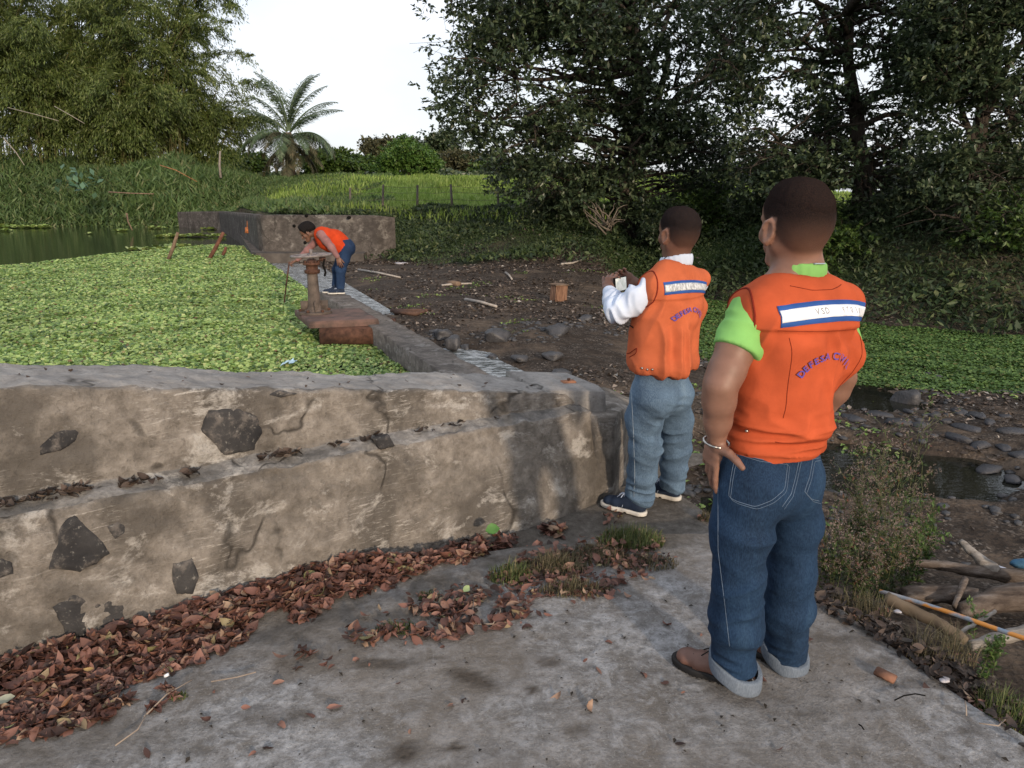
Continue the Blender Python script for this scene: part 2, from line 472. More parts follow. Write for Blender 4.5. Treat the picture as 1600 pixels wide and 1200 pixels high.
# ---- floating plants on the pond: rosettes of short broad leaves, one sheet of them
M_FLOAT = leafmat('floating_pond_plants', [(0.0, (.05, .10, .035)), (0.2, (.15, .27, .08)), (0.55, (.31, .46, .14)), (0.85, (.45, .59, .22)), (.96, (.58, .64, .28)), (0.985, (.22, .12, .06)), (1.0, (.08, .06, .04))], 0.5, 0.3, .7)
def float_cover(name, label, poly_fn, ylo, yhi, xlo, xhi, z, size0, mat, dens=1.0, seed=3, growth=0.045):
    r = np.random.default_rng(seed)
    P = []
    y = ylo
    while y < yhi:
        s = size0 * (1 + growth * (y - ylo)); dy = s * 0.62
        xs = np.arange(xlo, xhi, s * 0.8)
        X = xs + r.uniform(-.5, .5, len(xs)) * s; Y = y + r.uniform(-.5, .5, len(xs)) * s
        ok = poly_fn(X, Y) & (r.random(len(xs)) < dens)
        # only what the camera's side could see
        ok &= np.abs(X) < 1.05 * (Y * 0.80 + 2.5)
        P.append(np.stack([X[ok], Y[ok], np.full(ok.sum(), s)], 1)); y += dy
    P = np.vstack(P); n = len(P)
    k = 5
    C = np.repeat(P, k, 0); m = len(C)
    a = np.tile(np.arange(k) * 2 * np.pi / k, n) + np.repeat(r.uniform(0, 6.28, n), k) + r.uniform(-.3, .3, m)
    s = C[:, 2] * r.uniform(.7, 1.15, m) * (1 + .45 * fbm(np.stack([C[:, 0] * 1.3, C[:, 1] * 1.3, C[:, 0] * 0 + 40], -1), 3))
    el = r.uniform(0.1, 0.75, m)
    D = np.stack([np.cos(a) * np.cos(el), np.sin(a) * np.cos(el), np.sin(el)], 1)
    N = np.stack([-np.cos(a) * np.sin(el), -np.sin(a) * np.sin(el), np.cos(el)], 1)
    cen = np.stack([C[:, 0], C[:, 1], np.full(m, z)], 1) + D * (s * 0.42)[:, None]
    hb = fbm(np.stack([C[:, 0] * 2, C[:, 1] * 2, C[:, 0] * 0], -1), 3)
    cen[:, 2] += 0.035 * hb + 0.004
    D2 = D; L = s * .85; W = s * .72
    S = np.cross(D2, N)
    V = np.stack([cen - D2 * L[:, None] / 2, cen - D2 * (L * .1)[:, None] + S * (W / 2)[:, None], cen + D2 * (L * .45)[:, None] + S * (W * .33)[:, None],
                  cen + D2 * (L * .45)[:, None] - S * (W * .33)[:, None], cen - D2 * (L * .1)[:, None] - S * (W / 2)[:, None]], 1).reshape(-1, 3)
    F = (np.arange(m) * 5)[:, None] + np.array([[0, 1, 2, 3, 4]])
    return tag(mk(name, V, F, mat, smooth=False), label, 'water plants', kind='stuff')
def mat_edge(x):   # far limit of the floating plants on the main pond
    return np.interp(x, [-40, -25, -14.4, -14.0, -12.4, -9.3, -8.6], [6, 9, 22.0, 25.5, 32.0, 29.0, 25.4])
def in_pond(X, Y):
    n = 1.3 * fbm(np.stack([X * .35, Y * .35, X * 0], -1), 4)
    wall = 2.4 + (X + 1.89) * 0.72 + 0.85
    return (Y > wall) & (X < weir_x(Y) - 0.05) & (Y < mat_edge(X) + n) & (Y < shore(X) - .3)
float_cover('floating_plants', 'bright green floating rosette plants covering the pond left of the weir', in_pond, 3.0, 34, -30, 1.0, -0.27, 0.058, M_FLOAT, 0.97)
def in_far(X, Y):
    n = fbm(np.stack([X * .22, Y * .6, X * 0 + 9], -1), 4)
    d = shore(X) - Y
    return (X < weir_x(Y) - .3) & (d > .3) & (n > 0.18 + 0.035 * d) & (Y > mat_edge(X) + 1)
M_FLOATD = leafmat('scattered_lily_pads', [(0, (.10, .17, .04)), (.6, (.22, .32, .08)), (1, (.34, .40, .16))], .5, .1)
float_cover('scattered_water_weed', 'thin patches of pale floating weed near the far shore of the pond', in_far, 24, 52, -40, -8, -0.29, 0.22, M_FLOATD, 0.8, growth=0.02)
M_DUCK = leafmat('small_pond_weed', [(0, (.045, .095, .022)), (.5, (.085, .165, .04)), (.9, (.14, .23, .06)), (1, (.16, .14, .05))], .6, .2, 2.0)
def in_duck(X, Y):
    n = .5 * fbm(np.stack([X * .8, Y * .8, X * 0 + 2], -1), 4)
    return (Y > 10.45 - 0.30 * (X - 3) * .55 + n - .12 * (X - 3)) & (Y < shore(X) - .25 + .3 * n) & (X > 2.6 + n * .7) & (X < 16)
float_cover('pond_weed', 'dense dark green weed carpet on the shallow pool right of the men', in_duck, 8, 20, 1.5, 15, -0.85, 0.06, M_DUCK, 0.97, seed=5, growth=0.03)
# ragged strays of weed in the wet bed, the pool and along the weir toe
def strays(X, Y):
    n = fbm(np.stack([X * 1.1, Y * 1.1, X * 0 + 31], -1), 4)
    return (n > 0.27) & (X > weir_x(Y) + .3) & (Y < shore(X) - .6) & ((X > 1.0) | (n > .42)) & (Y > 4.8)
M_STRAY = leafmat('pale_green_strays', [(0, (.10, .18, .04)), (.7, (.22, .33, .08)), (1, (.30, .36, .12))], .5, .2)
def stray_cover():
    r = np.random.default_rng(11); n = 90000
    X = r.uniform(-5, 13, n); Y = r.uniform(4.8, 20, n)
    ok = strays(X, Y) & (r.random(n) < .35); X, Y = X[ok], Y[ok]
    Z = np.maximum(height(X, Y), -0.86) + 0.012
    n = len(X); s = r.uniform(.03, .075, n)
    D = rdir(n, r); D[:, 2] = np.abs(D[:, 2]) * .5; N = np.tile([0, 0, 1.0], (n, 1)) + .3 * rdir(n, r)
    V, F = leaves(np.stack([X, Y, Z], 1), D, N, s, s * .75)
    tag(mk('stray_weed', V, F, M_STRAY), 'small bright green weed patches strewn over the wet stream bed', 'weed', kind='stuff')
stray_cover()
# ================================================================ CONCRETE WORKS
def proj(P):
    X, Y, Z = P[0], P[1], P[2] - HC
    w = Y * _c - Z * _s; v = Y * _s + Z * _c
    return 800 + FPX * X / w, 600 - FPX * v / w
S1 = np.array([-1.89, 2.40]); WD = np.array([.811, .585]); WN = np.array([-.585, .811])
def wpt(s, off, z): q = S1 + s * WD + off * WN; return np.array([q[0], q[1], z])
def solve(fn, line, lo, hi):
    """value v for which fn(v) lands on the outline y(x)"""
    def g(v):
        px, py = proj(fn(v)); return py - np.interp(px, line[0], line[1])
    a, b_ = lo, hi; ga = g(a)
    for _ in range(40):
        m = (a + b_) / 2; gm = g(m)
        if (gm > 0) == (ga > 0): a = m
        else: b_ = m
    return (a + b_) / 2
LF = np.array([(-300, 868), (0, 812), (156, 786), (281, 762), (406, 734), (480, 722), (610, 697), (733, 674), (837, 657), (948, 638), (1200, 612)]).T
LG = np.array([(-300, 835), (31, 775), (203, 745), (312, 728), (422, 704), (481, 698), (555, 683), (662, 667), (740, 654), (837, 640), (948, 621), (1200, 590)]).T
LT = np.array([(-300, 598), (0, 602), (156, 604), (312, 606), (469, 611), (574, 610), (746, 610), (870, 614), (948, 615), (1200, 618)]).T
LK = np.array([(-300, 561), (0, 565), (187, 568), (312, 574), (500, 578), (650, 580), (880, 583), (1200, 583)]).T
ss = np.concatenate([np.linspace(-3.4, -.4, 60), np.linspace(-.38, 3.08, 220)])
prof = []
for s in ss:
    sc = max(s, -.45)
    fo = .07
    zf = solve(lambda z: wpt(sc, fo, z), LF, 0.1, 1.2)
    go = .20 - .05 * sstep(1.5, 3, s)
    zg = solve(lambda z: wpt(sc, go, z), LG, 0.1, 1.2)
    to = go + .03
    zt = solve(lambda z: wpt(sc, to, z), LT, 0.1, 1.6)
    ko = solve(lambda o: wpt(sc, o, zt), LK, .35, 1.6)
    if s > 2.6: ko = min(ko, .8)
    b0 = -.07 * math.exp(-((s - 2.5) / .5) ** 2)
    zg = max(zg, zf - .01); zt = max(zt, zg + .02)
    prof.append([(b0, -.12), (b0, 0), (fo, zf), (go, zg), (to, zt), (ko, zt), (ko + .05, -.9)])
prof = np.array(prof)
# smooth along the wall
kk = np.ones(13) / 13
for a in range(1, 7):
    for c2 in range(2):
        pad = np.concatenate([np.full(6, prof[0, a, c2]), prof[:, a, c2], np.full(6, prof[-1, a, c2])])
        prof[:, a, c2] = np.convolve(pad, kk, 'valid')
def resample(P, step, rnd=.018):
    out = []
    for i in range(len(P) - 1):
        a, b_ = P[i], P[i + 1]; n = segn[i]
        t = (np.arange(n) / n)[:, None]; out.append(a + (b_ - a) * t)
    out.append(P[-1:]); return np.vstack(out)
segn = [5, 34, 9, 30, 20, 6]
G3 = []
for s, pr in zip(ss, prof):
    R = resample(pr, .02)
    # soften the arrises
    for _ in range(2):
        R[1:-1] = .5 * R[1:-1] + .25 * (R[2:] + R[:-2])
    q = S1 + s * WD + R[:, :1] * WN
    G3.append(np.concatenate([q, R[:, 1:2]], 1))
G3 = np.array(G3)
du = np.gradient(G3, axis=0); dv = np.gradient(G3, axis=1)
nn = np.cross(du, dv); nn /= np.linalg.norm(nn, axis=2)[..., None]
dsp = .016 * fbm(G3 * 2.3, 4) + .018 * fbm(G3 * 8, 4) + .008 * fbm(G3 * 30, 3) - .030 * np.maximum(0, fbm(G3 * 4.2 + 50, 3) - .22)
ledge = np.zeros(G3.shape[1]); ledge[36:50] = 1
dsp = dsp + (np.abs(fbm(G3 * 14 + 5, 3)) * -.02) * ledge
fr = np.ones_like(dsp); fr[:, :4] = .3
G3 = G3 + nn * (dsp * fr)[..., None]
n1, n2 = G3.shape[:2]
i_, j_ = np.meshgrid(np.arange(n1 - 1), np.arange(n2 - 1), indexing='ij'); q = i_ * n2 + j_
WF = np.stack([q, q + n2, q + n2 + 1, q + 1], -1).reshape(-1, 4)
capF = [[(n1 - 1) * n2 + j for j in range(n2)]]
WV = G3.reshape(-1, 3)

def concrete(name, lo, mid, hi, white=.35, dark=.5, sc=1.0, scratch=True, bstr=.6):
    b = Mat(name, .92, .2)
    n1 = b.noise(2.2 * sc, 8, .62); n2 = b.noise(11 * sc, 8, .7); n3 = b.noise(60 * sc, 4)
    c = b.ramp(n2, [(.28, lo), (.5, mid), (.74, hi)])
    c = b.mix(b.ramp(n1, [(.40, dark), (.52, 0.0)]), c, tuple(v * .42 for v in mid))
    # lime smears and brushed mortar
    nw = b.noise(3.6 * sc, 9, .74, b.co((1, 1, 1.5), (.3, .2, .5)), .35)
    c = b.mix(b.ramp(nw, [(.54, 0.0), (.63, white), (.72, white * .3)]), c, (.44, .425, .40))
    if scratch:
        sv = b.co((3.0, 3.0, 26), (.35, -.25, .2))
        sn = b.noise(4, 6, .75, sv, .15)
        msk = b.ramp(b.noise(1.7, 3), [(.45, 0.0), (.6, 1.0)])
        m2 = b.mix(1.0, b.ramp(sn, [(.55, 0.0), (.66, white * 1.2)]), msk, 'MULTIPLY')
        c = b.mix(m2, c, (.46, .44, .41))
        b.bump(sn, .3, .012)
    # cracks
    nk = b.noise(1.0 * sc, 4, .5, None, .4)
    mk_ = b.ramp(b.noise(2.7 * sc, 3, .5, b.co((1, 1, 1), (1, .4, 0))), [(.50, 0.0), (.56, .8)])
    kr = b.ramp(nk, [(.492, 0.0), (.499, 1.0), (.501, 1.0), (.508, 0.0)])
    kk_ = b.mix(1.0, kr, mk_, 'MULTIPLY')
    c = b.mix(kk_, c, (.03, .027, .024)); b.bump(b.ramp(kk_, [(0, 1.0), (1, 0.0)]), .6, .01)
    c = b.mix(b.ramp(n3, [(.60, 0.0), (.75, .5)]), c, tuple(v * .35 for v in mid))
    b.color(c); b.bump(n2, bstr, .03); b.bump(n3, bstr, .006)
    return b.m
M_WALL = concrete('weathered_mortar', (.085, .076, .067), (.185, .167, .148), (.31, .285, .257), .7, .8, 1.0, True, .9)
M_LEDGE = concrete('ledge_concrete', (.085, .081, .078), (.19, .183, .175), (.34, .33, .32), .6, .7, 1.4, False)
M_SLABTOP = concrete('grey_slab_concrete', (.17, .168, .165), (.27, .27, .272), (.37, .375, .38), .5, .35, 1.0, False, .7)
M_WEIR = concrete('old_weir_concrete', (.075, .066, .058), (.145, .128, .115), (.21, .19, .17), .35, .6, 1.6, False)
M_STONE = plain('dark_basalt', (.030, .030, .032), .75, .35, 14, .6, .8, 45, .012)
_b = Mat('mortar_smeared_stone', .85, .25); _n = _b.noise(14, 8, .72)
sc_ = _b.ramp(_b.noise(7, 6), [(.3, (.020, .020, .022)), (.7, (.062, .060, .060))])
sc_ = _b.mix(_b.ramp(_n, [(.52, 0.0), (.64, .7)]), sc_, (.145, .13, .118)); sc_ = _b.mix(_b.ramp(_b.noise(50, 4), [(.62, 0.0), (.72, .6)]), sc_, (.26, .25, .23))
_b.color(sc_); _b.bump(_n, .8, .02); M_STONE = _b.m
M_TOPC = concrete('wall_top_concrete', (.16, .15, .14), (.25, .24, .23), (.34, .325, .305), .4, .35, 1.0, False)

wall = thing('retaining_wall', 'weathered stepped concrete retaining wall in the left foreground with dark stones showing through', 'wall', (S1[0], S1[1], 0))
# faces of the flat top get their own, paler concrete
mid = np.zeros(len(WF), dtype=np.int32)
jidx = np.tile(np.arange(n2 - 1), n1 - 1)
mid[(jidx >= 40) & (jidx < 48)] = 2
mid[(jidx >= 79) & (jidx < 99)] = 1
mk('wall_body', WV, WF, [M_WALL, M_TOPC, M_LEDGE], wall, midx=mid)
mk('wall_end', WV[(n1 - 1) * n2:], [list(range(n2))], M_WALL, wall, smooth=False)
# end pier
def prism(poly, z0, zt, n=14, amp=.012, seed=0, step=.03):
    """vertical prism with gridded, roughened sides and top; zt callable or number"""
    P = np.array(poly, float); m = len(P); parts = []
    zt_ = zt if callable(zt) else (lambda x, y: np.full(np.shape(x), float(zt)))
    cen = P.mean(0)
    bd = []
    for i in range(m):
        a, b_ = P[i], P[(i + 1) % m]; k = max(2, int(np.linalg.norm(b_ - a) / step))
        t = (np.arange(k) / k)[:, None]; bd.append(a + (b_ - a) * t)
    bd = np.vstack(bd); k = len(bd)
    rings = []
    for f in np.linspace(0, 1, n):
        z = z0 + (zt_(bd[:, 0], bd[:, 1]) - z0) * f
        sh = 1 - (.012 if f == 1 else 0)
        rings.append(np.column_stack([cen + (bd - cen) * sh, z]))
    for f in (.9, .72, .5, .3, .12, .02):
        xy = cen + (bd - cen) * f; rings.append(np.column_stack([xy, zt_(xy[:, 0], xy[:, 1]) + .004]))
    R = np.array(rings); nr = len(R)
    nz = fbm(R * 6 + seed, 4) * amp
    R[..., 0] += nz * .7; R[..., 1] -= nz * .7; R[n:, :, 2] += nz[n:] * .6
    i2, j2 = np.meshgrid(np.arange(nr - 1), np.arange(k), indexing='ij')
    a = i2 * k + j2; b2 = i2 * k + (j2 + 1) % k
    F = np.stack([a, b2, b2 + k, a + k], -1).reshape(-1, 4)
    V = R.reshape(-1, 3); F = F.tolist() + [[(nr - 1) * k + j for j in range(k)]]
    return V, F
pe = [(0.50, 4.12), (.60, 4.13), (.665, 4.28), (.80, 4.66), (.78, 4.76), (.30, 5.0), (.10, 4.6)]
V, F = prism(pe, -.6, lambda x, y: .435 - .02 * (x - .5) * 0 - .05 * sstep(.62, .80, x + .0 * y), 18, .016, 3, .025)
mk('end_pier', V, F, M_WALL, wall)
eb = [tuple(onz(a, b_, .56)[:2]) for a, b_ in ((946, 613), (936, 603), (884, 584), (790, 584), (850, 614))]
V, F = prism(eb, .25, lambda x, y: .575 - .03 * (x - .1), 10, .010, 6, .03)
mk('end_block', V, F, M_TOPC, wall)
# dark stones set in the mortar faces
def face_pt(px, py, up=False):
    off = .03 if not up else .21
    d = ray(px, py)
    # intersect with the leaning face plane
    best = None
    n = np.array([WN[0], WN[1], 0.0]); p0 = np.array([S1[0], S1[1], 0]) + n * off
    t = np.dot(p0 - np.array([0, 0, HC]), n) / np.dot(d, n)
    return np.array([0, 0, HC]) + d * t
def inset_stone(poly, seed, up=False):
    pr_ = .008 if seed in (3, 5) else 0.0
    P = np.array([face_pt(px, py, up) for px, py in poly])
    U = (P[:, :2] - S1) @ WD; Zz = P[:, 2]
    # densify the outline and make it ragged
    m = len(P); t = np.linspace(0, m, 60, endpoint=False); i = t.astype(int); f = t - i
    U = U[i] * (1 - f) + U[(i + 1) % m] * f; Zz = Zz[i] * (1 - f) + Zz[(i + 1) % m] * f
    cu, cz = U.mean(), Zz.mean(); n = 60
    a = t / m * 2 * np.pi
    rg = 1 + .07 * fbm(np.stack([np.cos(a) * 5, np.sin(a) * 5, a * 0 + seed], -1), 3)
    V = []
    for f, o in [(1.04, .03), (1.0, .004), (.96, -.003), (.75, -.007), (.5, -.009), (.25, -.008)]:
        uu = cu + (U - cu) * f * rg; zz = cz + (Zz - cz) * f * rg
        lean = zz * (.07 / .53) if not up else .205 + (zz - .55) * .06
        xy = S1 + np.outer(uu, WD) + np.outer(lean + o - pr_ + .007 * fbm(np.stack([uu * 12, zz * 12, uu * 0 + seed], -1), 3), WN)
        V.append(np.column_stack([xy, zz]))
    V = np.vstack(V); k = 6
    i2, j2 = np.meshgrid(np.arange(k - 1), np.arange(n), indexing='ij'); a_ = i2 * n + j2; b2 = i2 * n + (j2 + 1) % n
    F = np.stack([a_, b2, b2 + n, a_ + n], -1).reshape(-1, 4).tolist() + [[(k - 1) * n + j for j in range(n)]]
    return V, F
for poly, sd, up, lb in [([(110, 812), (91, 832), (77, 865), (77, 891), (125, 893), (150, 881), (172, 866), (163, 849), (138, 828), (122, 812)], 3, False, 'large black angular stone in the lower wall face'),
        ([(328, 643), (316, 674), (338, 696), (350, 711), (397, 703), (409, 675), (403, 650), (375, 637)], 5, True, 'dark grey stone in the upper wall face'),
        ([(83, 948), (110, 928), (185, 928), (199, 962), (193, 975), (150, 992), (103, 990)], 8, False, None),
        ([(268, 905), (270, 880), (300, 872), (310, 900), (300, 925), (275, 925)], 9, False, None),
        ([(0, 872), (20, 880), (22, 898), (0, 905), (-10, 890)], 12, False, None),
        ([(168, 826), (185, 818), (205, 822), (202, 840), (180, 846)], 13, False, None),
        ([(410, 618), (438, 611), (466, 616), (440, 622)], 14, True, None),
        ([(60, 700), (85, 676), (128, 664), (120, 690), (95, 705), (62, 712)], 15, True, None),
        ([(590, 690), (615, 684), (622, 700), (600, 706)], 16, False, None)]:
    V, F = inset_stone(poly, sd, up)
    o = mk('set_stone', V, F, M_STONE, wall)
    if lb: o['label'] = lb

# ---- slab the men stand on
EY = [-5, 1.2, 2.03, 2.6, 2.89, 3.4, 4.04, 4.84, 5.1]; EX = [2.4, 1.85, 1.65, 1.50, 1.33, 1.22, 1.13, .90, .6]
ys_ = np.concatenate([np.linspace(-5, 1.1, 30), np.arange(1.12, 5.0, .022)])
rows = []
for y in ys_:
    xe = np.interp(y, EY, EX) + .03 * float(vnoise(np.array([y * 5, 0, 3]))) + .05 * float(vnoise(np.array([y * 1.7, 0, 9])))
    xl = max(-6.5, -1.89 + (y - 2.40) / .72 - .12)
    m = 150
    t = np.linspace(0, 1, m) ** 0.8
    x = xl + (xe - xl) * t
    x = np.concatenate([x, [xe + .02, xe + .03, xe + .05]])
    rows.append(np.stack([x, np.full(len(x), y)], 1))
R = np.array(rows)
def slab_z(x, y):
    x = np.asarray(x, float); y = np.asarray(y, float)
    z = .010 * fbm(np.stack([x * 1.6, y * 1.6, x * 0], -1), 3) + .006 * fbm(np.stack([x * 9, y * 9, x * 0], -1), 4)
    z = z - .085 * sstep(3.50, 3.58, y - .22 * (x - .8) + .05 * vnoise(np.stack([x * 4, y * 0, x * 0], -1)))
    # worn channel between slab and wall foot
    s = (x - S1[0]) * WD[0] + (y - S1[1]) * WD[1]; off = (x - S1[0]) * WN[0] + (y - S1[1]) * WN[1]
    z = z - .02 * np.exp(-((off + .30) / .10) ** 2) * sstep(3.2, 2.6, s)
    return z
Zs = slab_z(R[..., 0], R[..., 1]); Zs[:, -3] -= .02; Zs[:, -2] -= .2; Zs[:, -1] -= .7
SV = np.concatenate([R, Zs[..., None]], -1); a1, a2 = SV.shape[:2]
i_, j_ = np.meshgrid(np.arange(a1 - 1), np.arange(a2 - 1), indexing='ij'); q = i_ * a2 + j_
SF = np.stack([q, q + 1, q + a2 + 1, q + a2], -1).reshape(-1, 4)
# stains: brown damp patches where soil lies, grime towards the wall and the far end
st = np.zeros((a1, a2))
def stain(px, py, rx, ry, k=1.0, a=0.0, z=0.0):
    global st
    c = onz(px, py, z); dx, dy = R[..., 0] - c[0], R[..., 1] - c[1]
    u = dx * math.cos(a) + dy * math.sin(a); v = -dx * math.sin(a) + dy * math.cos(a)
    nn_ = fbm(np.stack([R[..., 0] * 14, R[..., 1] * 14, R[..., 0] * 0 + px], -1), 4)
    st = np.maximum(st, k * sstep(1.25, .55, np.sqrt((u / rx) ** 2 + (v / ry) ** 2) + .55 * nn_))
for p in [(745, 1062, .11, .045, .9, -.5), (690, 1030, .05, .02, .6, -.3), (832, 1078, .025, .022, 1), (860, 1035, .05, .03, .7), (870, 1108, .09, .03, .5, -.2), (905, 1142, .06, .03, .5),
          (635, 1175, .06, .05, .9), (710, 1165, .045, .025, 1.3), (1270, 1115, .09, .03, .55), (1345, 1105, .05, .03, .4), (1380, 1040, .10, .05, .45), (1110, 1125, .05, .02, .3), (600, 1040, .12, .04, .8), (420, 1120, .14, .05, .5),
          (1510, 1140, .05, .03, .7), (1330, 1000, .16, .04, .5), (1460, 1070, .16, .04, .6)]:
    stain(*p)
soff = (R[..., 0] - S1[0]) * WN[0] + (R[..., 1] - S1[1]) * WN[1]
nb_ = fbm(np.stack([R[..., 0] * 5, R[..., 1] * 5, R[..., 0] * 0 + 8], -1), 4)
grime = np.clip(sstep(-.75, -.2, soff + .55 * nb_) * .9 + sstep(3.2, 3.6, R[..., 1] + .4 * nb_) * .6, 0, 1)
b = Mat('grey_slab', .9, .25)
n1_ = b.noise(3.4, 8, .68); n2_ = b.noise(17, 8, .72); n3_ = b.noise(70, 5, .7); n4_ = b.noise(9, 7, .75, b.co((1, 1, 1), (0, 0, .6)), 1.6)
c = b.ramp(n2_, [(.28, (.085, .083, .082)), (.45, (.19, .19, .192)), (.58, (.31, .315, .325)), (.75, (.46, .47, .485))])
c = b.mix(b.ramp(n1_, [(.38, .85), (.57, 0.0)]), c, (.125, .113, .100))
c = b.mix(b.ramp(n4_, [(.50, 0.0), (.62, .45)]), c, (.40, .41, .43))
c = b.mix(b.ramp(n3_, [(.56, 0.0), (.68, .7)]), c, (.085, .078, .07))
c = b.mix(b.ramp(b.noise(120, 4, .7), [(.58, 0.0), (.70, .55)]), c, (.50, .49, .47))
c = b.mix(b.ramp(b.noise(1.1, 5, .6, b.co((1, 1, 1), (0, 0, 1.1))), [(.44, .55), (.58, 0.0)]), c, (.155, .135, .115))
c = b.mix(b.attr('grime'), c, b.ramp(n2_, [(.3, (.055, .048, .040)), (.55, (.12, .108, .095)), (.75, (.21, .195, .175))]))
c = b.mix(b.attr('stain'), c, b.ramp(n3_, [(.3, (.030, .024, .019)), (.7, (.085, .070, .056))]))
kk_ = b.mix(1.0, b.ramp(b.noise(.55, 4, .5, b.co((1, 1, 1), (0, 0, .4)), .3), [(.4945, 0.0), (.499, 1.0), (.501, 1.0), (.5055, 0.0)]), b.ramp(b.noise(.8, 2), [(.58, 0.0), (.64, .7)]), 'MULTIPLY')
c = b.mix(kk_, c, (.045, .04, .036))
b.color(c); b.bump(n2_, .55, .03); b.bump(n3_, .6, .008); b.bump(n4_, .4, .012)
M_SLAB = b.m
tag(mk('concrete_slab', SV.reshape(-1, 3), SF, M_SLAB, attrs={'stain': np.clip(st, 0, 1).ravel(), 'grime': grime.ravel()}), kind='structure')

# ---- weir: long low wall across the stream
def strip_solid(A, B, zt, zb, n=160, amp=.012, seed=0, m=6, zfun=None):
    """solid between two edge lines A(t), B(t): top grid + both sides"""
    t = np.linspace(0, 1, n)
    rows = []
    for k in range(-4, m + 5):
        if k < 0: f, z = 0.0, zt + (zb - zt) * (-k / 4)
        elif k > m: f, z = 1.0, zt + (zb - zt) * ((k - m) / 4)
        else: f, z = k / m, zt
        p = np.array([np.array(A(x)) * (1 - f) + np.array(B(x)) * f for x in t])
        zz = np.full(n, z) if zfun is None or z != zt else z + zfun(p)
        rows.append(np.column_stack([p, zz]))
    R = np.array(rows); k = len(R)
    nz = fbm(R * 5 + seed, 4) * amp
    R[..., 2] += nz * (np.arange(k) >= 3)[:, None] * (np.arange(k) <= m + 5)[:, None]
    R[..., 0] += nz
    i2, j2 = np.meshgrid(np.arange(k - 1), np.arange(n - 1), indexing='ij'); a = i2 * n + j2
    F = np.stack([a, a + n, a + n + 1, a + 1], -1).reshape(-1, 4)
    ends = [[i * n for i in range(k)], [i * n + n - 1 for i in range(k)][::-1]]
    return R.reshape(-1, 3), F.tolist() + ends
weir = thing('weir_wall', 'long low dark concrete weir running away from the camera between green pond and muddy bed', 'wall', (-1.5, 9.5, 0))
y0, y1 = 6.0, 13.55
V, F = strip_solid(lambda t: (float(weir_x(y0 + (y1 - y0) * t)) - .225, y0 + (y1 - y0) * t), lambda t: (float(weir_x(y0 + (y1 - y0) * t)) + .215, y0 + (y1 - y0) * t), 0.0, -.9, 220, .014, 1)
mk('weir_body', V, F, M_WEIR, weir)
y2, y3 = 13.55, 25.4
V, F = strip_solid(lambda t: (float(weir_x(y2 + (y3 - y2) * t)) - .2, y2 + (y3 - y2) * t), lambda t: (float(weir_x(y2 + (y3 - y2) * t)) + .2, y2 + (y3 - y2) * t), -.40, -1.0, 120, .03, 2)
mk('overflow_sill', V, F, M_WEIR, weir)

# ---- far abutment wall
M_FARW = concrete('far_wall_concrete', (.038, .033, .031), (.078, .070, .066), (.13, .12, .112), .25, .6, .7, False)
fw = thing('abutment_wall', 'grey stained concrete abutment wall across the pond below the grassy bank', 'wall', (-8.6, 25.6, 0))
pth = [(-22.5, 51.0), (-18.0, 46.6), (-8.75, 25.9), (-8.45, 25.55), (-4.6, 25.85), (-4.0, 26.3)]
P = np.array(pth, float)
sg = np.linalg.norm(np.diff(P, axis=0), axis=1); cs = np.concatenate([[0], np.cumsum(sg)])
tt = np.arange(0, cs[-1], .12); X = np.interp(tt, cs, P[:, 0]); Y = np.interp(tt, cs, P[:, 1])
topz = np.interp(X, [-22.5, -18, -8.5, -4.8, -4.0], [.72, .84, 1.10, 1.08, 1.0])
tx = np.gradient(X); ty = np.gradient(Y); L = np.hypot(tx, ty); NX, NY = -ty / L, tx / L      # towards the bank
rings = []
for o, z in [(.06, None)] + [(0, f) for f in np.linspace(0, 1, 14)] + [(.05, 1.0), (.18, 1.0), (.33, 1.0), (.35, .4)]:
    zz = np.full(len(tt), -1.0) if z is None else -.9 + (topz + .9) * z
    rings.append(np.column_stack([X + NX * o, Y + NY * o, zz]))
R3 = np.array(rings); nz_ = .02 * fbm(R3 * 2, 4); R3[..., 1] += nz_; R3[15:, :, 2] += nz_[15:]
k_, n_ = R3.shape[:2]; i2, j2 = np.meshgrid(np.arange(k_ - 1), np.arange(n_ - 1), indexing='ij'); a = i2 * n_ + j2
mk('wall_face', R3.reshape(-1, 3), np.stack([a, a + 1, a + n_ + 1, a + n_], -1).reshape(-1, 4), M_FARW, fw)
# low sloping footing that runs down to the overflow
A = np.array([(-17.6, 46.0, .55), (-13.0, 35.6, .20), (-8.95, 25.7, -.12), (-8.55, 25.0, -.14), (-5.0, 25.2, -.16)])
Bk = np.array([(-17.9, 46.6, .56), (-13.1, 36.2, .22), (-8.7, 26.0, -.10), (-8.4, 25.7, -.11), (-5.0, 25.9, -.14)])
fv = np.vstack([A - [0, 0, 1.2], A, Bk]); n_ = len(A); fF = []
for r_ in range(2):
    for j in range(n_ - 1): fF.append([r_ * n_ + j, r_ * n_ + j + 1, (r_ + 1) * n_ + j + 1, (r_ + 1) * n_ + j])
fF.append([n_ - 1, 2 * n_ - 1, 3 * n_ - 1])
mk('footing', fv, fF, plain('pale_footing', (.085, .076, .07), .9, .2, 3, .4, .5, 20, .02), fw, smooth=False)
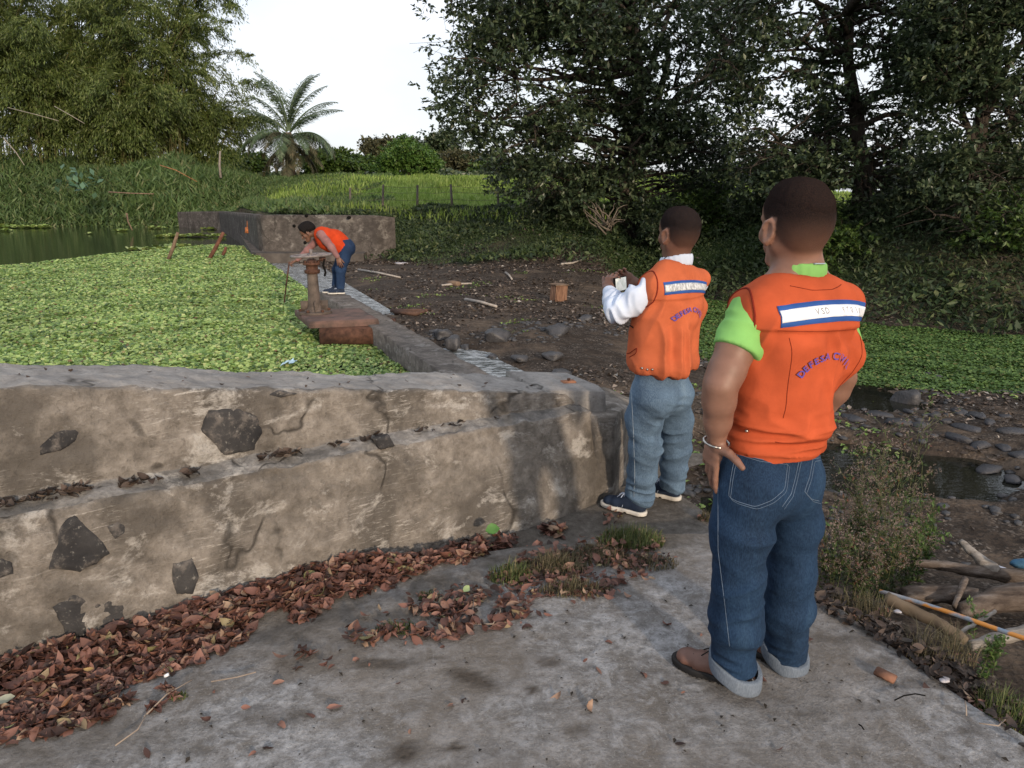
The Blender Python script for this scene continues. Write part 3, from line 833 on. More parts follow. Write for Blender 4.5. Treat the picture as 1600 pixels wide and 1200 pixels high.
# drain holes in the face
M_BLACK = plain('black_opening', (.006, .006, .006), .9, .1, 5, .1, 0)
for px, py in [(441, 338), (479, 337), (429, 353), (460, 353), (427, 380), (477, 379), (545, 340)]:
    c = ony(px, py, 25.66)
    V, F = tube([c + [0, .25, 0], c + [0, -.04, 0]], .055, 10)
    mk('drain_hole', V, F, M_BLACK, fw)
M_RUST = plain('rusty_iron', (.075, .036, .024), .85, .3, 14, .55, .6, 70, .006)
M_RUSTL = plain('orange_rust', (.32, .11, .04), .8, .3, 14, .4, .4, 70, .006)
o_ = thing('rusty_stub', 'small orange rusty stub standing on the abutment footing', 'fitting', ony(389, 364, 29.2))
c = ony(389, 364, 29.2)
V, F = join([tube([c, c + [0, 0, .22]], [.16, .12], 10), tube([c + [0, 0, .22], c + [.02, 0, .46]], [.07, .06], 8)])
mk('stub_body', V, F, M_RUSTL, o_)

# ---- sluice platform, pedestal and handwheel
pl = thing('sluice_platform', 'rusty brown platform slab jutting over the floating plants beside the weir', 'platform', (-2.6, 10.1, 0))
pp = [onz(460, 484, .065)[:2], onz(484, 503, .065)[:2] + [0, -.02], onz(592, 499, .065)[:2], onz(562, 481, .065)[:2]]
pp = [tuple(v) for v in pp]
b = Mat('rusty_plate', .8, .35)
n = b.noise(5, 7, .65)
b.color(b.ramp(n, [(.3, (.035, .028, .026)), (.5, (.10, .062, .05)), (.66, (.15, .085, .068)), (.8, (.17, .15, .145))])); b.bump(b.noise(40, 5), .5, .01)
M_PLATE = b.m
V, F = prism(pp, -.02, .065, 3, .004, 2, .08); mk('deck_plate', V, F, M_PLATE, pl)
x0, yb_, x1 = onz(499, 522, -.1)[0], 9.75, onz(578, 520, -.1)[0] + .15
V, F = box(((x0 + x1) / 2, 10.0, -.13), (x1 - x0, .5, .21), 0.0, .01); mk('deck_beam', V, F, M_RUST, pl)
V, F = box(((x0 + x1) / 2 + .05, 10.6, -.2), (x1 - x0 + .05, .3, .35), 0.0, .01); mk('deck_beam', V, F, M_RUST, pl)
pc = onz(492, 489, .07)
pd = thing('valve_pedestal', 'rusty cast iron valve pedestal with spoked handwheel on the sluice platform', 'valve', pc)
def lathe(c, rz, seg=28):
    rz = np.array(rz); a = np.arange(seg) * 2 * np.pi / seg; n = len(rz)
    V = np.stack([np.outer(rz[:, 0], np.cos(a)) + c[0], np.outer(rz[:, 0], np.sin(a)) + c[1], np.repeat(rz[:, 1][:, None], seg, 1) + c[2]], -1).reshape(-1, 3)
    i2, j2 = np.meshgrid(np.arange(n - 1), np.arange(seg), indexing='ij'); p = i2 * seg + j2; q = i2 * seg + (j2 + 1) % seg
    F = np.stack([p, q, q + seg, p + seg], -1).reshape(-1, 4).tolist() + [[(n - 1) * seg + j for j in range(seg)]]
    return V, F
M_IRON = plain('dull_iron', (.085, .066, .055), .75, .4, 10, .5, .5, 60, .006)
mk('base_flange', *lathe(pc, [(.24, 0), (.24, .03), (.15, .035), (.13, .06)], 28), M_IRON, pd, smooth=False)
for k in range(6):
    a = k * math.pi / 3 + .3; V, F = tube([pc + [.2 * math.cos(a), .2 * math.sin(a), .03], pc + [.2 * math.cos(a), .2 * math.sin(a), .065]], .022, 6); mk('bolt', V, F, M_RUST, pd)
for k in range(4):
    a = k * math.pi / 2 + .3; V, F = box(pc + [.13 * math.cos(a), .13 * math.sin(a), .1], (.12, .012, .16), a, 0); mk('web_rib', V, F, M_IRON, pd)
mk('column', *lathe(pc, [(.108, .05), (.088, .14), (.074, .50), (.070, .60)], 28), M_IRON, pd)
mk('top_flange', *lathe(pc, [(.07, .56), (.105, .565), (.11, .60), (.105, .615), (.082, .62), (.082, .68), (.118, .685), (.118, .715), (.08, .72), (.055, .765), (.02, .765)], 28), M_RUST, pd)
for k in range(8):
    a = k * math.pi / 4; V, F = tube([pc + [.10 * math.cos(a), .10 * math.sin(a), .715], pc + [.10 * math.cos(a), .10 * math.sin(a), .745]], .016, 6); mk('bolt', V, F, M_RUST, pd)
M_PALE = plain('worn_pale_paint', (.16, .14, .14), .6, .4, 12, .45, .3, 50, .004)
tilt = .05
def wheel_pt(r, a): return pc + np.array([r * math.cos(a), r * math.sin(a), .815 + r * math.cos(a) * tilt])
hw = mk('handwheel', *tube([pc + [0, 0, .76], pc + [0, 0, .795], pc + [0, 0, .835]], [.03, .040, .040], 10), M_PALE, pd)
V, F = tube([wheel_pt(.275, a) for a in np.linspace(0, 2 * np.pi, 41)], .017, 8, cap=False); mk('wheel_rim', V, F, M_PALE, hw)
for k in range(5):
    a = k * 2 * math.pi / 5 + .25; V, F = tube([wheel_pt(.03, a), wheel_pt(.27, a)], .013, 6); mk('spoke', V, F, M_PALE, hw)
V, F = tube([pc + [0, 0, .8], pc + [0, 0, .90]], .022, 10); mk('threaded_stem', V, F, M_PALE, pd)
V, F = tube([pc + [.15, -.02, .80], pc + [.19, -.03, .76], pc + [.17, -.03, .68], pc + [.20, -.04, .58], pc + [.18, -.04, .53]], .016, 8); mk('chain', V, F, M_BLACK, pd)
V, F = box(pc + [.16, -.02, .77], (.09, .05, .07), .2, .008); mk('latch_box', V, F, M_RUST, pd)

# ---- slanting stakes in the pond
M_WOOD = plain('weathered_wood', (.15, .105, .075), .9, .2, 9, .45, .6, 40, .01)
M_WOODR = plain('reddish_wood', (.12, .055, .038), .9, .2, 9, .4, .6, 40, .01)
def stake(name, label, p0, p1, y, r, mat, cat='stake'):
    a, b_ = ony(*p0, y), ony(*p1, y); a = a + (a - b_) * .25
    m_ = (a + b_) / 2 + np.array([.02, 0, 0])
    V, F = tube([a, m_, b_], [r, r, r * .8], 8); return tag(mk(name, V, F, mat, loc=a), label, cat)
stake('leaning_stake', 'pale leaning wooden stake in the pond, left one of the pair', (264, 402), (278, 363), 23.5, .06, M_WOOD)
stake('leaning_stake', 'reddish brown leaning stake in the pond near the abutment wall', (328, 402), (349, 363), 24.0, .065, M_WOODR)
stake('stake_stub', 'short broken stake stub sticking out of the floating plants', (349, 396), (353, 386), 24.0, .055, M_WOODR)
# ================================================================ TREES AND PLANTS
def barkmat(name, lo, hi):
    b = Mat(name, .95, .15); n = b.noise(6, 6, .65, b.co((3, 3, .6)))
    b.color(b.ramp(n, [(.3, lo), (.7, hi)])); b.bump(n, .9, .05); return b.m
M_BARK = barkmat('dark_bark', (.022, .018, .015), (.075, .062, .052))
M_BARKP = barkmat('pale_bark', (.12, .10, .085), (.30, .27, .24))
M_LDARK = leafmat('dark_glossy_leaves', [(0, (.030, .048, .026)), (.5, (.060, .092, .046)), (.85, (.105, .142, .072)), (1, (.16, .19, .11))], .38, .22, .6)
M_LMID = leafmat('mid_green_leaves', [(0, (.030, .060, .014)), (.5, (.055, .105, .022)), (.9, (.10, .16, .035)), (1, (.14, .19, .05))], .5, .25, .6)
M_LBRI = leafmat('bright_crown_leaves', [(0, (.05, .115, .02)), (.6, (.09, .18, .035)), (1, (.16, .25, .06))], .5, .25, .8)
M_LOLIVE = leafmat('olive_leaves', [(0, (.05, .055, .025)), (.6, (.09, .095, .045)), (1, (.15, .14, .08))], .6, .2, .6)
M_BAMB = leafmat('bamboo_leaves', [(0, (.045, .070, .016)), (.45, (.085, .125, .028)), (.85, (.15, .20, .05)), (1, (.22, .25, .09))], .5, .3, .30)
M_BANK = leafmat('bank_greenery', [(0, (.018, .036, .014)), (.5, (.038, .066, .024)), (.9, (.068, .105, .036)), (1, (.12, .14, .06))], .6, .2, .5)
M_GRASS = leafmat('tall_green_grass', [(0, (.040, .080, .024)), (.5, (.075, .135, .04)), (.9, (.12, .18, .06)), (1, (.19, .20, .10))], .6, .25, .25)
M_MEADOW = leafmat('bright_meadow_grass', [(0, (.14, .23, .04)), (.6, (.22, .33, .065)), (1, (.32, .40, .12))], .6, .3, .15)  # bright yellow-green is the grass's own colour

def limb(a, b_, r0, r1, r, n=7, wob=.08):
    a = np.array(a, float); b_ = np.array(b_, float); t = np.linspace(0, 1, n)
    P = a + (b_ - a) * t[:, None]
    L = np.linalg.norm(b_ - a)
    P = P + (np.sin(t * np.pi)[:, None]) * r.normal(size=3) * wob * L * .5
    P[1:-1] += r.normal(size=(n - 2, 3)) * wob * L * .12
    P[:, 2] += np.sin(t * np.pi) * L * .06
    return P, np.linspace(r0, r1, n)
def broad_tree(name, label, base, forks, clumps, leaf_n, leafmat_, bark, trunk_r, seed, leafL=.16, leafW=.075, group=None, cat='tree', clump_r=(.9, .55), trunks=None, hang=.15, gap=-.22):
    """base: foot; forks: list of fork points up the trunk; clumps: array of crown clump centres (world)"""
    r = np.random.default_rng(seed)
    t = thing(name, label, cat, base, group)
    base = np.array(base, float); parts = []
    spine = [base - [0, 0, .4], base] + [np.array(f, float) for f in forks]
    Sp = np.array(spine); k = len(Sp)
    tt = np.linspace(0, k - 1, k * 5); Q = np.stack([np.interp(tt, np.arange(k), Sp[:, i]) for i in range(3)], 1)
    Q[1:-1] += r.normal(size=(len(Q) - 2, 3)) * trunk_r * .12
    for _ in range(2): Q[1:-1] = .5 * Q[1:-1] + .25 * (Q[2:] + Q[:-2])
    R_ = trunk_r * (1 - .72 * np.linspace(0, 1, len(Q)) ** .8); R_[:4] *= np.array([1.5, 1.3, 1.12, 1.03])
    parts.append(tube(Q, R_, 12))
    if trunks:
        for (a, b_, r0) in trunks:
            P, rr = limb(a, b_, r0, r0 * .45, r, 9, .12); parts.append(tube(P, rr, 10))
    hubs = Q[int(len(Q) * .35):]
    C = np.array(clumps)
    mids = []
    for c in C:
        d = np.linalg.norm(hubs - c, axis=1) + np.maximum(0, hubs[:, 2] - c[2]) * 2
        h = hubs[np.argmin(d)]
        if mids and r.random() < .7:
            M_ = np.array(mids); dm = np.linalg.norm(M_ - c, axis=1) + np.maximum(0, M_[:, 2] - c[2]) * 1.2
            j = np.argmin(dm)
            if dm[j] < np.linalg.norm(h - c): h = M_[j]
        L = np.linalg.norm(c - h); r0 = min(trunk_r * .38, .02 + .016 * L)
        P, rr = limb(h, c, r0, .008, r, 7, .16); parts.append(tube(P, rr, 6))
        mids.append(P[4]); 
        for _ in range(3):
            e = c + r.normal(size=3) * [clump_r[0], clump_r[0], clump_r[1]] * .8
            P2, r2 = limb(P[4], e, .011, .004, r, 5, .2); parts.append(tube(P2, r2, 4, cap=False))
    V, F = join([(a, b2) for a, b2 in parts]); mk('trunk', V, F, bark, t)
    # leaves in whorls along short twigs so the crown keeps gaps
    tw = leaf_n // 9
    ci = r.integers(0, len(C), tw)
    g = r.normal(size=(tw, 3)); g /= np.maximum(1, np.linalg.norm(g, axis=1) / 1.7)[:, None]
    T = C[ci] + g * [clump_r[0], clump_r[0], clump_r[1]] * r.uniform(.55, 1.15, len(C))[ci][:, None]
    nz_ = fbm(T * .9 + seed, 3); T = T[nz_ > gap]; tw = len(T)
    dirs = rdir(tw, r); dirs[:, 2] = dirs[:, 2] * .5 + .1
    k = 9
    f = np.tile(np.linspace(0, 1, k), tw)[:, None]; Dn = np.repeat(dirs, k, 0)
    ld = rdir(tw * k, r) * .8 + Dn * .9; ld[:, 2] -= hang
    cen = np.repeat(T, k, 0) + Dn * f * leafL * 2.2 + ld * leafL * .4
    N = rdir(tw * k, r) * .7 + [0, 0, 1]
    V, F = leaves(cen, ld, N, leafL * r.uniform(.7, 1.25, tw * k), leafW * r.uniform(.8, 1.2, tw * k), .15)
    mk('crown', V, F, leafmat_, t, smooth=False)
    return t
def clumps_px(spec, y, seed, dy=2.5):
    """crown clumps inside blobs given as (px,py,rx,ry,n): real points spread in depth about y"""
    r = np.random.default_rng(seed); out = []
    for px, py, rx, ry, n in spec:
        for _ in range(n):
            a = r.uniform(0, 2 * np.pi); q = math.sqrt(r.uniform(0, 1))
            out.append(ony(px + rx * q * math.cos(a), py + ry * q * math.sin(a), y + r.uniform(-dy, dy)))
    return out
def gz(x, y): return float(height(np.array([x]), np.array([y]))[0])
def foot(px, y): 
    p = ony(px, 330, y); p[2] = gz(p[0], y); return p

# big tree over the bank, centre right
f1 = foot(978, 25.0)
cl = clumps_px([(740, 95, 50, 45, 12), (790, 40, 80, 60, 20), (760, 170, 70, 45, 16), (870, 60, 110, 80, 34), (850, 180, 100, 60, 26), (960, 90, 110, 90, 34), (950, 220, 120, 50, 26), (840, 250, 70, 35, 12), (1060, 60, 100, 80, 26), (1070, 180, 100, 60, 24), (900, -60, 200, 60, 34), (1080, 250, 90, 40, 18), (860, 290, 70, 22, 10), (920, 300, 60, 25, 10), (1060, 300, 70, 25, 12), (810, 245, 50, 20, 6), (740, -30, 60, 50, 10)], 25, 1, 2.8)
broad_tree('bank_tree', 'broad dark leafy tree on the bank, its crown reaching furthest left into the sky', f1, [f1 + [-.05, 0, 1.5], f1 + [.2, .1, 3.0], f1 + [.3, 0, 4.6], f1 + [.0, .2, 6.6]], cl, 105000, M_LDARK, M_BARK, .40, 11, .18, .09, clump_r=(.72, .46), gap=-.10,
           trunks=[(f1 + [.2, .1, 2.6], ony(1045, 60, 25.5), .15), (f1 + [.1, .1, 2.2], ony(1110, 120, 24.5), .13), (f1 + [0, 0, 2.9], ony(900, 60, 25), .14), (f1 + [.3, 0, 4.0], ony(1075, -30, 25.5), .12)])
def shade_clumps(n, x0, x1, y0, y1, z0, z1, seed):  # unseen crown clumps added above the view to shade the right bank
    q = np.random.default_rng(seed); return [np.array([q.uniform(x0, x1), q.uniform(y0, y1), q.uniform(z0, z1)]) for _ in range(n)]
f2 = foot(1345, 20.5)
cl = clumps_px([(1170, 30, 70, 60, 18), (1150, 130, 60, 50, 12), (1200, 220, 60, 40, 14), (1260, 60, 60, 60, 12), (1290, 190, 70, 40, 14), (1390, 40, 80, 70, 24), (1420, 140, 60, 50, 16), (1330, -60, 200, 60, 30), (1290, 260, 80, 30, 16), (1210, 270, 50, 30, 10), (1400, 230, 70, 40, 18), (1430, 300, 60, 30, 12), (1370, 330, 50, 40, 10), (1290, 300, 60, 30, 9)], 20.5, 2, 2.2)
cl += shade_clumps(30, 4, 12, 12.5, 18, 6.6, 9.5, 5)
broad_tree('bank_tree', 'forked tree with a thick trunk standing directly behind the two men', f2, [f2 + [0, 0, 1.2], ony(1340, 225, 20.5), ony(1336, 150, 20.5), ony(1322, 80, 20.5), ony(1330, -10, 20.7)], cl, 92000, M_LDARK, M_BARK, .34, 12, .16, .078, clump_r=(.58, .40), gap=-.05,
           trunks=[(ony(1341, 170, 20.5), ony(1385, 135, 20.2), .13), (ony(1385, 135, 20.2), ony(1400, 30, 20), .09), (ony(1330, 110, 20.5), ony(1295, 60, 20.4), .10), (ony(1297, 62, 20.4), ony(1262, -10, 20.3), .08), (ony(1338, 200, 20.5), ony(1440, 190, 21), .09)])
f3 = foot(1515, 17.5)
cl = clumps_px([(1500, 40, 70, 60, 22), (1560, 60, 60, 70, 22), (1590, 150, 50, 50, 14), (1520, 160, 60, 50, 18), (1480, 100, 40, 60, 12), (1500, 250, 60, 40, 16), (1560, 270, 60, 50, 16), (1540, 350, 60, 40, 14), (1480, 330, 50, 40, 10), (1620, 250, 60, 90, 12), (1530, -60, 130, 50, 20), (1660, 60, 60, 100, 12)], 17.5, 3, 1.8)
cl += shade_clumps(36, 7, 17, 9.5, 17, 6.0, 9, 6)
broad_tree('bank_tree', 'dark leaning tree at the right edge of the picture with low hanging foliage', f3, [f3 + [.05, 0, 1.2], ony(1525, 230, 17.5), ony(1545, 120, 17.5), ony(1570, 10, 17.6)], cl, 92000, M_LDARK, M_BARK, .32, 13, .145, .07, clump_r=(.52, .38), gap=-.08,
           trunks=[(ony(1520, 270, 17.5), ony(1470, 90, 17.3), .09), (ony(1530, 200, 17.5), ony(1600, 60, 17.4), .09)])
# understorey shrubs along the bank crest
sh = [(1110, 335, 24.0, 40, 22, 'rounded dark shrub under the forked tree canopy, left of the heads'), (1195, 330, 22.5, 45, 30, 'dark bank shrub rising just left of the nearer man\'s head'), (1430, 350, 19.0, 55, 45, 'dense dark shrub between the forked tree and the leaning tree'),
      (1585, 370, 16.5, 40, 50, 'dark shrub at the right edge under the leaning tree'), (870, 325, 25.0, 40, 22, 'low shrub on the bank left of the broad tree\'s trunk'), (1040, 345, 23.5, 40, 25, 'small dark shrub right of the broad tree\'s trunk'), (1310, 385, 18.5, 40, 30, 'low dark shrub half hidden behind the nearer man')]
for k, (px, py, y, rx, ry, lb) in enumerate(sh):
    b0 = ony(px, py, y); b0[2] = gz(b0[0], y)
    cl = clumps_px([(px, py, rx, ry, 14)], y, 20 + k, 1.0)
    broad_tree('bank_shrub', lb, b0, [b0 + [0, 0, .5]], cl, 7000, [M_LMID, M_LDARK, M_LDARK][k % 3], M_BARK, .07, 40 + k, .13, .06, group='shrubs along the bank top', cat='shrub', clump_r=(.45, .4))

# distant trees beyond the meadow
far = [(600, 222, 283, 22, 96, M_LOLIVE, 'thin olive tree at the left end of the distant tree line'), (512, 240, 280, 34, 84, M_LMID, 'rounded dark tree just right of the palm'), (560, 252, 281, 30, 90, M_LMID, 'low dark tree between the palm and the bright round tree'),
       (645, 222, 283, 24, 112, M_LDARK, 'tall dark tree behind the bright round tree, left side'), (690, 212, 283, 24, 108, M_LDARK, 'tallest dark tree behind the bright round tree'), (728, 240, 285, 28, 100, M_LOLIVE, 'olive flat topped tree right of the bright round tree'),
       (775, 245, 287, 30, 96, M_LMID, 'dark distant tree half hidden by the big tree crown'), (385, 240, 280, 26, 90, M_LMID, 'dark distant tree left of the palm'), (330, 255, 280, 30, 84, M_LMID, 'low dark tree between bamboo and palm'),
       (835, 262, 290, 30, 90, M_LMID, 'distant tree seen beneath the big tree crown'), (900, 268, 292, 34, 95, M_LOLIVE, 'distant tree behind the broad tree trunk'), (1180, 262, 300, 50, 80, M_LMID, 'pale distant hedge tree seen between the bank trees')]
for k, (px, ptop, pb, rx, y, m_, lb) in enumerate(far):
    b0 = ony(px, pb, y); top = ony(px, ptop, y); h = top[2] - b0[2]; w = rx * y / FPX
    r = np.random.default_rng(60 + k); cl = []
    for _ in range(26):
        d = rdir(1, r)[0] * r.uniform(.4, 1) ** .5
        cl.append(b0 + [0, 0, h * .64] + d * [w, w, h * .38])
    broad_tree('distant_tree', lb, b0, [b0 + [0, 0, h * .3], b0 + [.2, 0, h * .55]], cl, 14000, m_, M_BARKP if k in (0, 5) else M_BARK, .22, 60 + k , .46, .28, group='trees in the distant tree line', clump_r=(w * .28, h * .12))
b0 = ony(640, 284, 80); r = np.random.default_rng(5); cl = []
for _ in range(60):
    d = rdir(1, r)[0] * r.uniform(.75, 1); d[2] = abs(d[2]) * 1 - .35 * (r.random() < .4)
    cl.append(b0 + [0, 0, 1.5] + d * [3.1, 3.0, 2.55])
broad_tree('mango_tree', 'bright green dome shaped tree in the middle of the distant tree line', b0, [b0 + [0, 0, 1.0]], cl, 26000, M_LBRI, M_BARK, .3, 77, .34, .17, clump_r=(.5, .42))
b0 = ony(577, 280, 86); cl = [b0 + [0, 0, .6] + rdir(1, r)[0] * [1.3, 1, .5] for _ in range(10)]
broad_tree('small_bush', 'small bright green bush in front of the distant tree line', b0, [b0 + [0, 0, .4]], cl, 3000, M_LBRI, M_BARK, .1, 78, .3, .15, cat='bush', clump_r=(.4, .3))

r = np.random.default_rng(91)
n = 26000; px_ = r.uniform(300, 1450, n); yy = r.uniform(84, 100, n); hh = np.interp(px_, [300, 500, 620, 760, 1100, 1450], [18, 22, 26, 24, 26, 30]) * (.75 + .4 * fbm(np.stack([px_ * .03, px_ * 0, px_ * 0], -1), 3))
P = np.array([ony(a, 288 - h_ * q, y) for a, y, h_, q in zip(px_, yy, hh, r.uniform(-.3, 1, n))])
tag(mk('distant_scrub', *leaves(P, rdir(n, r), rdir(n, r), .7, .4, .2), M_LDARK, smooth=False), 'dark low scrub along the foot of the distant tree line', 'scrub', kind='stuff')

# ---- palm
pb = ony(452, 280, 60); pb[2] = gz(pb[0], 60) + .0
crown = ony(451, 207, 60)
palm = thing('oil_palm', 'tall palm with arching fronds standing alone against the white sky', 'palm tree', pb)
P = np.array([pb + (crown - pb) * t + [.1 * math.sin(t * 4), 0, 0] for t in np.linspace(-.05, 1, 14)])
mk('trunk', *tube(P, np.interp(np.linspace(0, 1, 14), [0, .12, .5, .85, 1], [.55, .42, .36, .42, .30]) * (1 + .08 * np.sin(np.arange(14) * 2.3)), 12), barkmat('palm_bark', (.05, .038, .028), (.17, .13, .10)), palm)
M_PALM = leafmat('palm_fronds', [(0, (.05, .09, .045)), (.6, (.095, .15, .075)), (1, (.16, .20, .10))], .4, .25, .5)
M_PALMDRY = leafmat('dry_palm_fronds', [(0, (.035, .045, .02)), (.6, (.07, .07, .035)), (1, (.14, .11, .06))], .7, .2, .5)
r = np.random.default_rng(19)
def frond(c, az, el, L, droop, mat, k=0):
    n = 22; t = np.linspace(0, 1, n)
    d = np.array([math.cos(az), math.sin(az)])
    pitch_ = el - droop * t ** 1.4
    st_ = L / n; xy = np.cumsum(np.cos(pitch_) * st_); z = np.cumsum(np.sin(pitch_) * st_)
    S = np.column_stack([c[0] + d[0] * xy, c[1] + d[1] * xy, c[2] + z])
    Vt, Ft = tube(S, np.linspace(.07, .012, n), 4, cap=False)
    m = 90; ti = np.linspace(.12, 1, m); Sx = np.stack([np.interp(ti, t, S[:, i]) for i in range(3)], 1)
    Tn = np.gradient(Sx, axis=0); Tn /= np.linalg.norm(Tn, axis=1)[:, None]
    side = np.array([-d[1], d[0], 0]); Vs, Fs = [Vt], [Ft]; parts = [(Vt, Ft)]
    for sg in (-1, 1):
        ll = L * .24 * np.sin(np.clip(ti * 1.05, 0, 1) * np.pi * .86 + .25) * r.uniform(.85, 1.1, m)
        D = Tn * .55 + side * sg * .8 + r.normal(size=(m, 3)) * .1; D[:, 2] -= .12 + .5 * r.random(m)
        D /= np.linalg.norm(D, axis=1)[:, None]
        cen = Sx + D * ll[:, None] / 2
        N = np.cross(D, Tn) * sg
        parts.append(cards(cen, D, N, ll, .048))
    V, F = join(parts); return mk('frond', V, F, mat, palm, smooth=False)
for px, py, L_ in [(405, 122, 1), (437, 107, 1), (455, 105, 1), (488, 115, 1), (528, 165, 1), (512, 182, .9), (400, 150, .9), (378, 172, 1.05), (500, 130, .9), (525, 150, .6), (470, 110, 1.0), (420, 112, .95), (448, 110, .9), (478, 118, .85)]:
    tip = ony(px, py, 60); v = tip - crown
    L = np.linalg.norm(v) * 1.12; sgn = 1 if v[0] > 0 else -1
    az = math.atan2(r.uniform(-.8, .8) * abs(v[0]) + .2, v[0]); el = math.atan2(v[2], abs(v[0]) + .3) + .38
    frond(crown + [0, 0, -.1], az, min(el, 1.5), L, .95, M_PALM)
for k in range(20):
    az = k * 2 * math.pi / 20 + r.uniform(-.1, .1)
    frond(crown + [0, 0, -.5], az, r.uniform(.25, .55), r.uniform(3.8, 5.0), r.uniform(1.7, 2.1), M_PALM if k % 2 else M_PALMDRY)
for k in range(12):
    az = k * 2 * math.pi / 12 + r.uniform(-.2, .2)
    frond(crown + [0, 0, -.8], az, r.uniform(-.5, -.1), r.uniform(3.0, 3.8), r.uniform(.9, 1.3), M_PALMDRY)

# ---- bamboo grove: arching culms, leaf plumes
def bamboo(px, y, n, seed, label, spread, H, lean=0.0):
    r = np.random.default_rng(seed)
    b0 = ony(px, 285, y); b0[2] = gz(b0[0], y)
    t = thing('bamboo_clump', label, 'bamboo', b0, 'bamboo clumps on the left bank')
    parts, LC, LD = [], [], []
    for k in range(int(n * .8)):
        a = r.uniform(0, 2 * np.pi); q = r.uniform(0, 1) ** .6
        foot_ = b0 + [math.cos(a) * q * spread * .3, math.sin(a) * q * spread * .2, -.3]
        az = a + r.uniform(-.5, .5); h = H * r.uniform(.55, 1.05); out = spread * r.uniform(.25, 1.0)
        u = np.linspace(0, 1, 15)
        bend = u ** 2.1 * out
        S = np.column_stack([foot_[0] + math.cos(az) * bend + lean * u ** 2, foot_[1] + math.sin(az) * bend * .7, foot_[2] + h * (u - .34 * u ** 3.6)])
        parts.append(tube(S, np.linspace(.06, .012, 15), 5, cap=False))
        m = 13
        ui = r.uniform(.10, 1, m) ** .7
        C = np.stack([np.interp(ui, u, S[:, i]) for i in range(3)], 1)
        for c, uu in zip(C, ui):
            L = r.uniform(1.5, 3.6) * (1.15 - .35 * uu); a2 = r.uniform(0, 6.28)
            d = np.array([math.cos(a2), math.sin(a2), .35]); j = 135
            s = r.uniform(0, 1, j) ** .8
            P = c + np.outer(s, d) * L; P[:, 2] -= (s ** 2) * L * .85
            P += r.normal(size=(j, 3)) * (.07 + .20 * s[:, None]) * [1, 1, .7]
            D = np.outer(np.ones(j), d); D[:, 2] = .35 - 1.7 * s; D += r.normal(size=(j, 3)) * .55; D[:, 2] -= .3
            LC.append(P); LD.append(D)
    LC = np.vstack(LC); LD = np.vstack(LD)
    ok = LC[:, 2] > b0[2] + .1 + 1.0 * fbm(LC * .5, 2); LC = LC[ok]; LD = LD[ok]
    mk('culms', *join(parts), barkmat('bamboo_culm', (.05, .055, .02), (.14, .13, .06)), t)
    N = rdir(len(LC), r) + [0, 0, .6]
    V, F = cards(LC, LD, N, r.uniform(.22, .46, len(LC)), r.uniform(.045, .085, len(LC)))
    mk('foliage', V, F, M_BAMB, t, smooth=False)
bamboo(-10, 60, 56, 1, 'feathery green bamboo clump at the left edge of the picture', 8.2, 28)
bamboo(75, 59, 40, 6, 'dense low hanging bamboo clump nearest the pond', 5.0, 15)
bamboo(130, 66, 56, 2, 'tall bamboo clump, second from the left edge', 7.5, 30, 1.0)
bamboo(245, 63, 64, 3, 'bamboo clump with arching olive plumes nearest the palm', 8.2, 29, 2.0)
bamboo(190, 60, 34, 7, 'lower bamboo clump drooping towards the pond, right of the dead canes', 4.6, 12, .5)
bamboo(-110, 60, 26, 4, 'bamboo clump partly outside the left edge', 6.0, 22)
bamboo(318, 66, 34, 5, 'low bamboo clump leaning over the grass left of the palm', 5.4, 13, 1.2)

# fallen pale canes in front of the bamboo
M_CANE = plain('dead_cane', (.26, .24, .20), .8, .2, 9, .3, .2, 30, .01)
def cane(name, label, pts, y, r_, mat, cat='cane', group=None):
    P = np.array([ony(px, py, y + dy) for px, py, dy in pts]); V, F = tube(P, np.linspace(r_, r_ * .6, len(P)), 6)
    return tag(mk(name, V, F, mat, loc=P[0]), label, cat, group)
cane('dead_cane', 'long pale dead cane sticking out of the bamboo, left one', [(12, 168, 0), (60, 180, 0), (92, 189, -.3)], 54.5, .03, M_CANE)
cane('dead_cane', 'pale dead cane sticking out of the bamboo, right one', [(85, 166, 0), (110, 180, 0), (132, 193, -.3)], 54.5, .03, M_CANE)
cane('dead_cane', 'thin bare cane arching down at the foot of the bamboo', [(5, 215, 0), (25, 238, 0), (38, 258, -.3)], 54.5, .04, M_CANE)
cane('fallen_branch', 'reddish fallen branch lying on the grass right of the bamboo', [(250, 258, 0), (275, 266, 0), (308, 284, -.3)], 50, .03, plain('reddish_branch', (.28, .13, .06), .8), 'branch')
cane('fallen_branch', 'grey fallen branch hanging over the pond edge', [(170, 300, 0), (205, 302, 0), (240, 303, -.3)], 46, .05, M_WOOD, 'branch')
cane('fallen_branch', 'bare twig standing in the far water', [(198, 333, 0), (200, 346, 0), (207, 360, -.3)], 42, .05, M_WOOD, 'branch')
cane('standing_post', 'pale upright post right of the bamboo', [(345, 278, 0), (343, 258, 0), (344, 236, 0)], 55, .10, M_BARKP, 'post')
# broad leafed aroid by the water
o_ = thing('broad_leaf_plant', 'bluish broad leafed plant at the foot of the bamboo', 'plant', ony(125, 292, 47))
r = np.random.default_rng(8); n = 40; cc_ = ony(124, 283, 47)
C = cc_ + r.normal(size=(n, 3)) * [.65, .4, .35]; D = rdir(n, r); D[:, 2] -= .4
mk('leaf_blades', *leaves(C, D, rdir(n, r) * .4 + [0, -.3, 1], .5, .34, .1), leafmat('bluish_leaves', [(0, (.05, .12, .07)), (1, (.12, .22, .14))], .4, .2), o_, smooth=False)
mk('stalks', *join([tube([ony(125, 292, 47), c], [.03, .015], 4, cap=False) for c in C[:14]]), M_LMID, o_)

